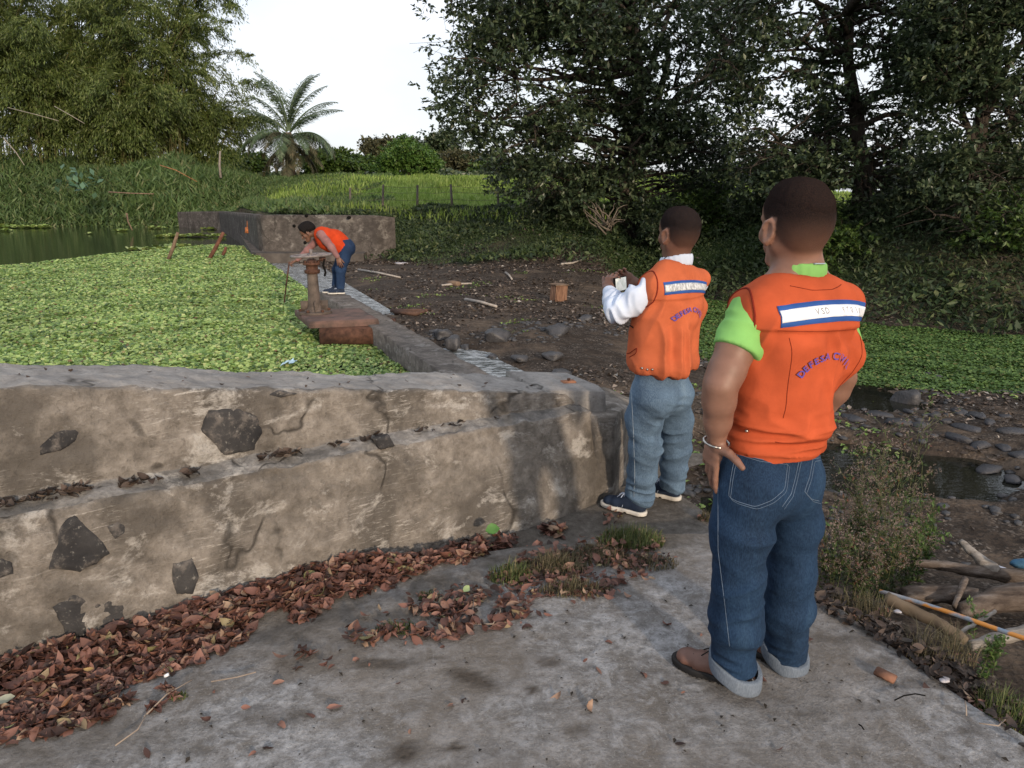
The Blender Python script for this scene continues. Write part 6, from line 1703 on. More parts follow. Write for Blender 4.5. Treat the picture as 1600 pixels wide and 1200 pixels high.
def print_text(name, parent, tree, O, ux, uz, fwd, chars, size, mat, off=.0022, shear=0):
    """chars: list of (character, u, w, angle): raised print following the cloth, one mesh for the whole word"""
    parts = []
    for ch, u, w, a in chars:
        cu = bpy.data.curves.new('t', 'FONT'); cu.body = ch; cu.size = size; cu.align_x = 'CENTER'; cu.align_y = 'CENTER'; cu.offset = size * .022; cu.resolution_u = 3
        ob = bpy.data.objects.new('t', cu); COL.objects.link(ob)
        dg = bpy.context.evaluated_depsgraph_get(); me = bpy.data.meshes.new_from_object(ob.evaluated_get(dg))
        bm = bmesh.new(); bm.from_mesh(me); bmesh.ops.triangulate(bm, faces=bm.faces[:])
        for _ in range(4):
            le = [e for e in bm.edges if e.calc_length() > size * .10]
            if not le: break
            bmesh.ops.subdivide_edges(bm, edges=le, cuts=1); bmesh.ops.triangulate(bm, faces=[f for f in bm.faces if len(f.verts) > 3])
        bm.verts.index_update(); P = np.array([v.co[:2] for v in bm.verts]); Fc = [[v.index for v in f.verts] for f in bm.faces]; bm.free()
        bpy.data.objects.remove(ob); bpy.data.curves.remove(cu); bpy.data.meshes.remove(me)
        if len(P) == 0: continue
        ca, sa = math.cos(a), math.sin(a); Q = np.stack([u + P[:, 0] * ca - P[:, 1] * sa, w + P[:, 0] * sa + P[:, 1] * ca], 1)
        parts.append((decal(tree, O, ux, uz, fwd, Q, off), np.array(Fc)))
    V, F = join(parts); return mk(name, V, F, mat, parent, smooth=True)
def arc_text(txt, cu, cw, R_, a0, a1):
    out = []; n = len(txt)
    for i, ch in enumerate(txt):
        a = a0 + (a1 - a0) * i / (n - 1)
        if ch != ' ': out.append((ch, cu + R_ * math.sin(a), cw + R_ * math.cos(a), -a))
    return out

def shoe(parent, heel, toe, z, s, mu, ms, ml, style='boot', name='shoe'):
    heel = np.array([heel[0], heel[1], z]); toe = np.array([toe[0], toe[1], z]); f = toe - heel; L = np.linalg.norm(f); f /= L; r_ = np.array([f[1], -f[0], 0]); u = np.array([0, 0, 1.0])
    P = lambda x, y, w: heel + r_ * x + f * y * L + u * w
    Fd = Field(np.minimum(heel, toe) - [.09, .09, .02], np.maximum(heel, toe) + [.09, .09, .20], .0045)
    Fd.chain([(P(0, .13, .048), (.034, .034)), (P(0, .40, .046), (.037, .032)), (P(.0, .66, .042), (.045, .028)), (P(-.0, .84, .038), (.040, .024)), (P(0, .90, .036), (.032, .022))], r_, .02)
    Fd.seg(P(0, .17, .05), P(0, .20, .115), (.034, .040), (.036, .045), r_, .03); Fd.seg(P(0, .22, .105), P(0, .60, .05), (.030, .025), (.035, .020), r_, .03)
    Fd.plane(P(0, 0, .022), (0, 0, -1))
    V, F = Fd.mesh(); V = lsmooth(V, F, 2); up = mk(name, V, F, mu, parent)
    Fd = Field(np.minimum(heel, toe) - [.10, .10, .01], np.maximum(heel, toe) + [.10, .10, .07], .004)
    Fd.chain([(P(0, .12, .018), (.041, .060)), (P(0, .42, .018), (.040, .06)), (P(0, .68, .018), (.052, .06)), (P(0, .84, .018), (.047, .05)), (P(0, .91, .018), (.037, .05))], r_, .02)
    Fd.plane(P(0, 0, .001), (0, 0, -1)); Fd.plane(P(0, 0, .030 if style == 'boot' else .026), (0, 0, 1))
    G = np.stack(np.meshgrid(*Fd.ax, indexing='ij'), -1); q = (G - heel); yy = q @ f
    Fd.F = np.maximum(Fd.F, (.010 - np.sqrt(np.maximum(0, (yy / L - .40) ** 2 * L * L + (q[..., 2]) ** 2)) * 1.0).astype(np.float32))
    if style == 'boot': Fd.F = (Fd.F + np.where(q[..., 2] < .012, .0022 * (np.sin(yy * 420) > 0), 0)).astype(np.float32)
    V, F = Fd.mesh(); V = lsmooth(V, F, 1); mk('sole', V, F, ms, up)
    lace = []
    for k in range(4):
        y = .46 + .07 * k; w = .099 - .0135 * k; lace.append(tube([P(-.022, y, w - .010), P(-.008, y + .012, w + .001), P(.010, y, w + .002), P(.024, y + .01, w - .010)], .0026, 6))
    a = P(0, .46, .104)
    for dx, dy, dw in [(.045, .03, -.012), (-.045, .03, -.012), (.032, -.10, -.005), (-.03, .15, -.02), (.01, .18, -.02)]:
        e = a + r_ * dx + f * dy * L + u * dw; lace.append(tube([a, (a + e) / 2 + u * .010, e], .0024, 5))
    mk('laces', *join(lace), ml, up)
    if style == 'sneaker':
        for sg in (-1, 1):
            for yy_ in (.42, .52): 
                mk('side_stripe', *tube([P(sg * .041, yy_ + .05, .030), P(sg * .041, yy_ + .03, .05), P(sg * .030, yy_, .075)], .0035, 5, flat=.5), M_WLACE, up)
    else:
        mk('toe_seam', *tube([P(.047, .70, .030), P(.040, .72, .052), P(.016, .735, .068), P(-.016, .735, .068), P(-.040, .72, .052), P(-.047, .70, .030)], .0016, 5), M_LACE, up)
    return up
def folds(P, N, spec):
    """sum of soft creases: (centre, direction across the fold, wavelength, amplitude, radius)"""
    d = np.zeros(len(P))
    for c, a, w, am, R_ in spec:
        q = P - np.array(c); a = np.array(a, float); a /= np.linalg.norm(a)
        al = np.cross(a, [.3, .8, .2]); al /= np.linalg.norm(al); be = np.cross(a, al)
        C_ = np.stack([(q @ a) / w * 1.15, (q @ al) / w * .34, (q @ be) / w * .34], -1) + w * 913
        C_ = C_ + .35 * fbm(P * 6 + 3, 2)[:, None]
        rg = 1 - 2.2 * np.abs(vnoise(C_)); rg = np.maximum(rg, -.6)
        d += am * 1.7 * np.exp(-(q ** 2).sum(1) / R_ ** 2) * rg
    return d
def jeans(parent, pel, RU, legs, mat, lo, hi, h, hipr, extra, seed, waist, wr, crot=.10, mods=None):
    """pel: pelvis centre; legs: list of stations [(point, radius pair)...] for each leg"""
    Fd = Field(lo, hi, h)
    Fd.seg(waist, pel, wr, hipr, RU, .05)
    for st in legs: Fd.chain(st, RU, .035)
    for m in (mods or []): Fd.ell(*m)
    Fd.plane(np.array(waist) + [0, 0, .0], (0, 0, 1))
    for st in legs:
        a, b_ = np.array(st[-1][0]), np.array(st[-2][0]); n = a - b_; n /= np.linalg.norm(n)
        G = np.stack(np.meshgrid(*Fd.ax, indexing='ij'), -1); loc = np.linalg.norm((G - a)[..., :2], axis=-1) < .17
        pl_ = (G - a) @ n; Fd.F = np.where(loc & (pl_ > -.02), np.maximum(Fd.F, pl_), Fd.F).astype(np.float32)
    V, F = Fd.mesh(); V = lsmooth(V, F, 2); N = vnormals(V, F)
    d = .0055 * fbm(V * np.array([9, 9, 15]) + seed, 3) + folds(V, N, extra)
    V = V + N * d[:, None]; return V, F
def cam_pts(tree, pts, off, n=40):
    P = np.array(pts, float); L = np.concatenate([[0], np.cumsum(np.linalg.norm(np.diff(P, axis=0), axis=1))]); t = np.linspace(0, L[-1], n); out = []
    for i in range(n):
        a, b_ = np.interp(t[i], L, P[:, 0]), np.interp(t[i], L, P[:, 1]); d = Vector(ray(a, b_)).normalized(); h = tree.ray_cast(Vector((0, 0, HC)), d, 30)
        if h[0] is not None: out.append(np.array(h[0] + (h[1] if h[1].dot(d) < 0 else -h[1]) * off))
    out = np.array(out); out[1:-1] = .5 * out[1:-1] + .25 * (out[2:] + out[:-2]); return out
def seamline(name, parent, tree, pts, r_, mat, off=.0005, n=40):
    P = cam_pts(tree, pts, off, n); return mk(name, *tube(P, r_, 5), mat, parent)
def cuff(parent, c, r_, toe, th, hgt, tilt, mat, seed):
    c = np.array(c); toe = np.array(toe, float); toe /= np.linalg.norm(toe); sd = np.array([toe[1], -toe[0], 0]); n = 40; a = np.arange(n) * 2 * np.pi / n; rings = []
    for rr, zz in [(-.012, .004), (-.002, .0), (.0015, .002), (.003, .008), (.004, hgt * .35), (.004, hgt * .65), (.003, hgt - .006), (.0015, hgt - .001), (-.002, hgt), (-.012, hgt - .003)]:
        R_ = r_ + rr + .003 * fbm(np.stack([np.cos(a) * 1.5, np.sin(a) * 1.5, a * 0 + seed], -1), 2)
        X = np.cos(a) * R_ * th; Y = np.sin(a) * R_
        rings.append(c + np.outer(X, toe) + np.outer(Y, sd) + np.outer(zz + X * tilt + .004 * fbm(np.stack([np.cos(a) * 2, np.sin(a) * 2, a * 0 + seed + 4], -1), 2), [0, 0, 1]))
    V = np.vstack(rings); k = len(rings); i2, j2 = np.meshgrid(np.arange(k - 1), np.arange(n), indexing='ij'); p = i2 * n + j2; q = i2 * n + (j2 + 1) % n
    return mk('turned_up_cuff', V, np.stack([p, q, q + n, p + n], -1).reshape(-1, 4), mat, parent)
def yawframe(d): F_ = yawv(d); return np.array([F_[1], -F_[0], 0.0]), F_
def vest_mesh(lo, hi, h, sts, RU, shL, shR, neck, nr, hemz, fn, yoke_z, O, FW, seed, hem_n=(0, 0, -1), hemp=None, pad=.0):
    Fd = Field(lo, hi, h); Fd.chain(sts, RU, .05)
    Fd.seg(shL, shR, (.078, .052), (.078, .052), FW, .05)
    Fd.seg(neck[0], neck[1], nr, nr, RU, .012, 'sub')
    Fd.plane(hemp if hemp is not None else [0, 0, hemz], hem_n)
    V, F = Fd.mesh(); V = lsmooth(V, F, 2); N = vnormals(V, F); V = V + N * fn(V, N)[:, None]; return V, F

# ---------------------------------------------------------------- nearer man
def man_near():
    RU, FW = yawframe(24); Z = np.array([0, 0, 1.0])
    root = thing('person', 'nearer man in orange vest, lime shirt and cuffed jeans, hands on hips', 'person', (.85, 2.28, 0))
    pel = np.array([.835, 2.285, .80]); wst = np.array([.868, 2.295, 1.0]); ch = np.array([.885, 2.305, 1.24]); sh = np.array([.890, 2.315, 1.375]); nb = np.array([.893, 2.325, 1.47])
    SL, SR = sh - RU * .166 - [0, 0, .040], sh + RU * .170 - [0, 0, .036]
    EL, WL = ony(1125, 603, 2.15), ony(1120, 686, 2.21)
    ER, WR = ony(1316, 590, 2.47), ony(1280, 655, 2.53)
    hc = ony(1242, 356, 2.325); fr = frame(yawv(15) + [0, 0, .04]); hs = 1.10
    # body: one continuous skin, legs hidden in the jeans
    B = Field([.45, 1.98, .02], [1.32, 2.72, 1.78], .0052)
    B.chain([(pel, (.145, .105)), (wst, (.140, .10)), (ch, (.155, .10)), (sh, (.13, .075))], RU, .05)
    B.seg(SL, SR, (.055, .05), (.055, .05), FW, .05)
    head_prims(B, hc, fr, hs, nb, .060)
    B.seg(nb + [0, 0, -.01], nb - RU * .09 - [0, 0, .06], .05, .045, FW, .05); B.seg(nb + [0, 0, -.01], nb + RU * .09 - [0, 0, .06], .05, .045, FW, .05)
    MA = (SL + EL) / 2
    B.chain([(SL, .062), (SL * .55 + EL * .45 + [-.004, 0, 0], (.057, .056)), (SL * .2 + EL * .8, (.052, .050)), (EL, (.044, .046)), (EL * .72 + WL * .28 , (.046, .046)), (EL * .35 + WL * .65, (.039, .037)), (WL, (.031, .025))], RU, .03)
    B.chain([(SR, .060), (SR * .5 + ER * .5, .055), (ER, (.043, .043)), (ER * .7 + WR * .3, .046), (WR, (.031, .026))], RU, .02)
    hand_prims(B, WL, (-.10, .26, -.95), RU - [0, 0, .1], 1, 1.06, (.12, .22, .32, .40), .10, (1.72, .10))
    hand_prims(B, WR, FW * .9 - RU * .25 - Z * .3, -RU, -1, 1.05, (.4, .5, .5, .5), .1, (.9, .2))
    LS = [np.array([.765, 2.245, .80]), ony(1156, 830, 2.225), ony(1154, 900, 2.21), ony(1149, 970, 2.235), ony(1147, 1042, 2.255)]
    RS = [np.array([.915, 2.315, .80]), ony(1240, 810, 2.36), ony(1234, 890, 2.365), ony(1230, 950, 2.39), ony(1226, 1020, 2.41)]
    for S in (LS, RS):
        B.chain([(S[0], .08), (S[1], .07), (S[2], .052), (S[3], .05), (S[4], .04)], RU, .02)
    V, F = B.mesh(); V = lsmooth(V, F, 1, .4); hm = hairmask(V, hc, fr, hs, -.062)
    mk('body', V, F, M_SKIN, root, attrs={'hair': hm})
    hair_cap('hair', root, hc, fr, hs, .004, M_SKIN, .030, .008)
    eyes(root, hc, fr, hs)
    # jeans
    ext = [(ony(1200, 800, 2.15), (0, 0, 1), .08, .011, .12), (ony(1150, 850, 2.1), (.5, 0, 1), .08, .009, .14), (ony(1235, 850, 2.25), (-.4, 0, 1), .075, .010, .13), (ony(1150, 990, 2.15), (.3, 0, 1), .075, .012, .16),
           (ony(1230, 970, 2.3), (-.4, 0, 1), .075, .012, .15), (ony(1170, 920, 2.1), (-.6, 0, 1), .06, .004, .15), (ony(1145, 1035, 2.2), (.2, 0, 1), .035, .005, .08), (ony(1226, 1015, 2.35), (-.2, 0, 1), .035, .005, .08)]
    V, F = jeans(root, pel - [0, 0, .02], RU, [[(LS[0], (.098, .112)), (LS[1], (.088, .094)), (LS[2], (.073, .084)), (LS[3], (.073, .080)), (LS[4], (.074, .080))], [(RS[0], (.095, .112)), (RS[1], (.084, .094)), (RS[2], (.077, .085)), (RS[3], (.076, .084)), (RS[4], (.074, .082))]],
                 M_DENIM, [.5, 1.98, .0], [1.2, 2.65, 1.02], .0055, (.168, .122), ext, 3, wst - [0, 0, .0] - RU * .005, (.150, .112), mods=[(pel - FW * .055 - RU * .075 - [0, 0, .03], (.085, .075, .09), None, .05), (pel - FW * .055 + RU * .075 - [0, 0, .03], (.085, .075, .09), None, .05)])
    jn = mk('jeans', V, F, M_DENIM, root); jt = bvh(V, F)
    for nm, pts in [('pocket_stitching', [(1150, 706), (1185, 717), (1231, 722), (1226, 765), (1206, 782), (1180, 792), (1150, 783), (1138, 776), (1143, 740), (1150, 706)]), ('pocket_stitching', [(1288, 714), (1270, 717), (1265, 745), (1257, 768), (1268, 780), (1280, 783)]),
                    ('centre_seam', [(1253, 690), (1250, 712), (1243, 745), (1236, 772), (1222, 792)]), ('yoke_seam', [(1160, 698), (1200, 707), (1248, 709), (1288, 701)]), ('side_seam', [(1122, 760), (1122, 860), (1132, 940), (1140, 1010)])]:
        seamline(nm, jn, jt, pts, .0011, M_THREAD, .0004, 60)
        if nm != 'side_seam': seamline(nm, jn, jt, [(a + (3 if nm != 'yoke_seam' else 0), b_ + 4) for a, b_ in pts], .0009, M_THREAD, .0004, 60)
    P = cam_pts(jt, [(1252, 678), (1251, 690)], .004, 6); mk('belt_loop', *tube(P, .006, 6, flat=.5), M_DENIM, jn)
    # shoes and cuffs
    hL, tL = onz(1172, 1080, 0)[:2], onz(1064, 1036, 0)[:2]; dL = tL - hL
    hR = onz(1238, 1050, 0)[:2]; tR = hR + np.array([-.17, .235])
    s1 = float(slab_z(hL[0], hL[1])) + .004
    shoe(root, hL, hL + dL / np.linalg.norm(dL) * .285, s1, 1, M_BOOT, M_SOLE, M_LACE, 'boot', 'shoe'); shoe(root, hR, tR, s1, 1, M_BOOT, M_SOLE, M_LACE, 'boot', 'shoe')
    cuff(root, LS[4] + [.003, -.004, -.028], .087, [dL[0], dL[1], 0], 1.02, .055, .42, M_CUFF, 1); cuff(root, RS[4] + [0, -.004, -.028], .080, [-.5, .86, 0], 1.06, .055, .42, M_CUFF, 2)
    # shirt: sleeves + collar
    S = Field([.52, 2.0, 1.0], [1.25, 2.65, 1.56], .0055)
    S.chain([(ch, (.16, .105)), (sh, (.14, .08))], RU, .05); S.seg(SL, SR, (.06, .055), (.06, .055), FW, .05)
    eL = SL * .46 + EL * .54; S.chain([(SL + RU * .03, .064), (SL, .064), (SL * .6 + EL * .4, (.065, .065)), (eL, (.064, .064)), (SL * .2 + EL * .8, (.065, .064))], RU, .03)
    eR = SR * .5 + ER * .5; S.chain([(SR - RU * .03, .06), (SR, .060), (eR, (.064, .066)), (SR * .2 + ER * .8, (.070, .07))], RU, .03)
    for c_, d_ in ((eL, EL - SL), (eR, ER - SR)):
        G = np.stack(np.meshgrid(*S.ax, indexing='ij'), -1); dd = d_ / np.linalg.norm(d_); near = np.linalg.norm(G - c_, axis=-1) < .15
        pl_ = (G - c_) @ dd; S.F = np.where(near & (pl_ > -.03), np.maximum(S.F, pl_), S.F).astype(np.float32)
    cc = nb - [0, 0, .018]
    for k in range(20):
        a, b_ = k * 2 * math.pi / 20, (k + 1) * 2 * math.pi / 20
        p = lambda t: cc + RU * .077 * math.cos(t) + FW * .077 * math.sin(t) - Z * .010 * math.sin(t)
        S.seg(p(a), p(b_), (.026, .007), (.026, .007), Z, .006)
    V, F = S.mesh(); V = lsmooth(V, F, 2); N = vnormals(V, F)
    V = V + N * (.003 * fbm(V * 16, 3) + folds(V, N, [((SL + eL) / 2, (.3, .2, 1), .045, .008, .09), (eL, (1, .5, .6), .05, .0015, .08)]))[:, None]
    sh_o = mk('shirt', V, F, M_LIME, root); st_ = bvh(V, F)
    P = cam_pts(st_, [(1271, 413), (1287, 413)], .004, 8); mk('collar_label', *tube(P, .006, 6, flat=.35), plain('silver_print', (.30, .38, .45), .5), sh_o)
    # vest
    def fn(V, N):
        q = V - ch; u = q @ RU; f = q @ FW; z = V[:, 2]; bk = sstep(.02, -.06, f)
        d = .0035 * fbm(V * 9, 3)
        yk = 1.292 - .03 * u
        d += .012 * bk * sstep(yk - .003, yk + .003, z)                                       # yoke flap hangs over the back panel
        w = u * 1.0 + .05 * fbm(np.stack([u * 4, z * 3, u * 0], -1), 2)
        d += bk * sstep(1.30, 1.24, z) * sstep(.92, 1.05, z) * .034 * (.5 - 1.7 * np.abs(vnoise(np.stack([w * 17, z * 2.4, w * 0 + 7], -1)))) * (.45 + .55 * sstep(1.0, 1.28, z))
        d += .016 * sstep(1.06, 1.0, z) * (.5 - 1.6 * np.abs(vnoise(np.stack([u * 7, f * 7, z * 34], -1)))) * (z > .9)
        d += .012 * np.exp(-((z - 1.0) / .05) ** 2) * sstep(-.1, .1, u * 1.0 + .1)              # blousing above the hem
        d += .004 * np.exp(-((z - .905) / .012) ** 2) - .006 * np.exp(-((z - .935) / .012) ** 2)
        d += .005 * sstep(1.40, 1.36, z) * sstep(1.3, 1.36, z) * 0
        d *= 1 - .8 * bk * np.exp(-((u + .0) / .12) ** 4 - ((z - 1.185) / .062) ** 4)
        d += folds(V, N, [(ch - FW * .1 + RU * .17, (1, 0, .35), .07, .014, .12), (ch - FW * .1 - RU * .17, (1, 0, -.35), .07, .012, .12), (wst - FW * .1, (.3, 0, 1), .07, .010, .16), (sh - FW * .08, (1, 0, .1), .03, .0022, .08)])
        return d
    sts = [(pel + [-.002, -.0, .05], (.148, .130)), (wst + [-.014, 0, -.03], (.150, .132)), (wst + [-.008, 0, .09], (.168, .138)), (ch + [0, -.004, -.02], (.212, .142)), (ch + [0, 0, .06], (.205, .125)), (sh + [0, 0, .0], (.165, .09))]
    V, F = vest_mesh([.52, 2.02, .82], [1.26, 2.62, 1.52], .0055, sts, RU, sh - RU * .172 - [0, 0, .016], sh + RU * .172 - [0, 0, .016], (nb + [0, 0, .020] - RU * .010 + FW * .016, nb + [0, 0, .1]), (.108, .100), .875, fn, 1.29, None, FW, 1, (0.10, .0, -1), [.87, 2.28, .878])
    vo = mk('vest', V, F, M_ORANGE, root); vt = bvh(V, F); O = np.array([.885, 2.305, 0])
    tw = lambda u: 1.352 - .035 * (u + .0) ** 1 * .3 - .5 * u * u
    band('reflective_band', vo, vt, O, RU, Z, FW, -.165, .205, lambda u: tw(u), .060, .0022, M_BLUE)
    band('reflective_band', vo, vt, O, RU, Z, FW, -.163, .203, lambda u: tw(u), .033, .0042, M_TAPE)
    print_text('worn_marks', vo, vt, O, RU, Z, FW, [(c_, u, tw(u), 0) for c_, u in zip('VSD', (-.05, -.032, -.014))] + [(c_, u, tw(u), 0) for c_, u in zip('97010', (.055, .078, .10, .122, .142))], .024, plain('faded_grey_print', (.30, .31, .33), .6), .0050)
    print_text('back_print', vo, vt, O, RU, Z, FW, arc_text('DEFESA CIVIL', .0, 1.105, .115, -.95, .85), .030, M_INK, .0065)
    M_SEAM = cloth('vest_seam', (.16, .022, .010))
    line('yoke_stitch', vo, vt, O, RU, Z, FW, [(-.17, 1.302), (-.05, 1.298), (.08, 1.292), (.20, 1.284)], .0011, M_SEAM, .0003, 60)
    line('waist_seam', vo, vt, O, RU, Z, FW, [(-.14, .955), (0, .948), (.15, .952)], .0013, M_SEAM, .0003, 60)
    line('back_seam', vo, vt, O, RU, Z, FW, [(-.135, 1.28), (-.125, 1.15), (-.12, 1.03)], .0012, M_SEAM, .0003, 60)
    line('back_seam', vo, vt, O, RU, Z, FW, [(.17, 1.27), (.15, 1.15), (.135, 1.03)], .0012, M_SEAM, .0003, 60)
    line('neck_seam', vo, vt, O, RU, Z, FW, [(-.10, 1.425), (-.04, 1.412), (.04, 1.410), (.10, 1.420)], .0012, M_SEAM, .0003, 40)
    # armhole piping, projected from the side
    for sg, name_ in ((-1, 'armhole_piping'), (1, 'armhole_piping')):
        a = np.linspace(-2.1, 3.4, 40) if sg < 0 else np.linspace(0, 6.2, 40); c_ = SL if sg < 0 else SR
        P = [(.074 * math.cos(t), SL[2] - .012 + .090 * math.sin(t)) for t in a]
        line(name_, vo, vt, [c_[0] - RU[0] * .0, c_[1], 0], FW, Z, -RU * sg, P, .0038, M_PIPING, .000, 60)
    P = cam_pts(vt, [(1168, 672), (1172, 674)], .003, 4); V, F = rockmesh(P[0], (.007, .007, .007), 2, 2, 0, 0); mk('snap_button', V, F, M_STEEL, vo)
    # bracelet
    a = np.linspace(0, 2 * np.pi, 49); ax = (WL - EL) / np.linalg.norm(WL - EL); u = np.cross(ax, Z); u /= np.linalg.norm(u); v = np.cross(ax, u); c_ = WL + ax * .012
    P = np.array([c_ + u * .040 * math.cos(t) + v * .037 * math.sin(t) + ax * .010 * math.sin(t + 2.4) for t in a]); mk('bracelet', *tube(P, .0042 * (1 + .25 * np.sin(np.arange(49) * 2.1)), 6, cap=False), M_STEEL, root)
man_near()

# ---------------------------------------------------------------- man with the phone
def man_phone():
    RU, FW = yawframe(38); Z = np.array([0, 0, 1.0]); gz0 = float(slab_z(.8, 3.9)) + .006
    root = thing('person', 'man in orange vest and white long sleeved shirt holding up a phone', 'person', (.80, 3.85, gz0))
    pel = ony(1032, 612, 3.86); wst = ony(1036, 560, 3.87); ch = ony(1046, 478, 3.88); sh = ony(1056, 434, 3.90); nb = ony(1057, 402, 3.91)
    SL, SR = sh - RU * .160 - [0, 0, .036], sh + RU * .160 - [0, 0, .036]
    EL, WL = ony(966, 485, 3.80), ony(950, 452, 4.03); ER, WR = ony(1035, 500, 4.30), ony(992, 442, 4.26)
    hc = ony(1060, 366, 3.90); fr = frame(yawv(27) + [0, 0, .0]); hs = 1.06
    B = Field([.40, 3.55, gz0], [1.25, 4.45, 1.75], .0060)
    B.chain([(pel, (.14, .10)), (wst, (.135, .10)), (ch, (.15, .10)), (sh, (.13, .075))], RU, .05); B.seg(SL, SR, (.055, .05), (.055, .05), FW, .05)
    head_prims(B, hc, fr, hs, nb - [0, 0, .02], .060)
    B.chain([(SL, .055), ((SL + EL) / 2, .05), (EL, .042), (WL, (.030, .026))], RU, .02); B.chain([(SR, .055), ((SR + ER) / 2, .05), (ER, .042), (WR, (.030, .026))], RU, .02)
    ph = ony(969, 444, 4.09)
    dL_ = (ph - WL); dL_ = dL_ / np.linalg.norm(dL_) * .5 + np.array([-.1, .25, .75]); hand_prims(B, WL - [0, .0, .012], dL_, RU * .8 + FW * .3, 1, 1.0, (.95, .9, .85, .8), .10, (.55, .35))
    hand_prims(B, WR, -RU * .55 + FW * .35 + Z * .35, -RU * .2 - FW * .8, -1, 1.0, (.6, .65, .7, .7), .10, (.6, .2))
    LS = [pel - RU * .078 + [0, 0, -.02], ony(1006, 655, 3.86), ony(1008, 700, 3.88), ony(1003, 740, 3.92), ony(999, 778, 3.96)]
    RS = [pel + RU * .078 + [0, 0, -.02], ony(1055, 655, 3.98), ony(1056, 700, 4.02), ony(1053, 728, 4.04), ony(1049, 760, 4.07)]
    for S in (LS, RS): B.chain([(S[0], .08), (S[1], .07), (S[2], .05), (S[3], .048), (S[4], .036)], RU, .02)
    V, F = B.mesh(); V = lsmooth(V, F, 1, .4); mk('body', V, F, M_SKINB, root, attrs={'hair': hairmask(V, hc, fr, hs, -.060)})
    hair_cap('hair', root, hc, fr, hs, .005, M_SKINB, .012, .004, .0055); eyes(root, hc, fr, hs)
    P = WL + np.array(dL_) / np.linalg.norm(dL_) * .09; a = np.linspace(0, 6.283, 17)
    ext = [(ony(1035, 625, 3.75), (.2, 0, 1), .05, .007, .12), (ony(1010, 690, 3.75), (.4, 0, 1), .055, .007, .14), (ony(1050, 690, 3.9), (-.4, 0, 1), .06, .007, .14), (ony(998, 770, 3.9), (.2, 0, 1), .045, .009, .12), (ony(1048, 750, 4.0), (-.3, 0, 1), .05, .008, .12)]
    V, F = jeans(root, pel, RU, [[(LS[0], (.10, .115)), (LS[1], (.092, .10)), (LS[2], (.084, .088)), (LS[3], (.072, .082)), (LS[4] + [0, 0, -.01], (.068, .084))], [(RS[0], (.10, .115)), (RS[1], (.090, .098)), (RS[2], (.080, .086)), (RS[3], (.066, .078)), (RS[4] + [0, 0, -.01], (.062, .080))]],
                 M_DENIMB, [.42, 3.55, gz0 - .02], [1.22, 4.4, 1.02], .0065, (.165, .13), ext, 8, wst, (.15, .12), mods=[(pel - FW * .055 - RU * .07 - [0, 0, .02], (.085, .075, .09), None, .05), (pel - FW * .055 + RU * .07 - [0, 0, .02], (.085, .075, .09), None, .05)])
    jn = mk('jeans', V, F, M_DENIMB, root)
    seamline('side_seam', jn, bvh(V, F), [(986, 600), (990, 680), (992, 740), (990, 785)], .0013, plain('pale_seam', (.30, .36, .42), .8), .0004, 40)
    hL, tL = onz(1008, 806, gz0)[:2], onz(951, 790, gz0)[:2]; dL = (tL - hL) / np.linalg.norm(tL - hL); hR = onz(1062, 782, gz0)[:2]; dR = np.array([-.80, .60])
    shoe(root, hL, hL + dL * .275, gz0, 1, M_NAVY, M_WSOLE, M_WLACE, 'sneaker', 'shoe'); shoe(root, hR, hR + dR * .275, gz0, 1, M_NAVY, M_WSOLE, M_WLACE, 'sneaker', 'shoe')
    # white shirt
    S = Field([.40, 3.58, .95], [1.25, 4.42, 1.56], .0062)
    S.chain([(ch, (.155, .105)), (sh, (.14, .08))], RU, .05); S.seg(SL, SR, (.06, .055), (.06, .055), FW, .05)
    wl = EL * .12 + WL * .88; S.chain([(SL + RU * .03, .064), (SL, (.060, .060)), (SL * .5 + EL * .5, (.058, .060)), (EL, (.050, .050)), (EL * .5 + WL * .5, (.046, .044)), (wl, (.038, .036))], RU, .03)
    wr = ER * .12 + WR * .88; S.chain([(SR - RU * .03, .060), (SR, (.062, .062)), (SR * .5 + ER * .5, (.066, .066)), (ER, (.060, .058)), (ER * .5 + WR * .5, (.052, .050)), (wr, (.038, .036))], RU, .03)
    cc = nb - [0, 0, .024]
    for k in range(20):
        p = lambda t: cc + RU * .074 * math.cos(t) + FW * .078 * math.sin(t) - Z * .018 * math.sin(t)
        S.seg(p(k * math.pi / 10), p((k + 1) * math.pi / 10), (.032, .0085), (.032, .0085), Z, .008)
    V, F = S.mesh(); V = lsmooth(V, F, 2); N = vnormals(V, F); ax = (EL - SL) / np.linalg.norm(EL - SL)
    V = V + N * (.004 * fbm(V * 14, 3) + folds(V, N, [(EL, WL - SL, .035, .014, .10), ((SL + EL) / 2, ax + [0, 0, .8], .05, .012, .12), ((EL + WL) / 2, (WL - EL), .035, .005, .07)]))[:, None]
    so = mk('shirt', V, F, M_WHITE, root); stt = bvh(V, F)
    P = cam_pts(stt, [(1038, 404), (1050, 397), (1064, 393), (1078, 394)], .001, 24); mk('collar_stripe', *tube(P, .0035, 5, flat=.5), M_NAVY, so)
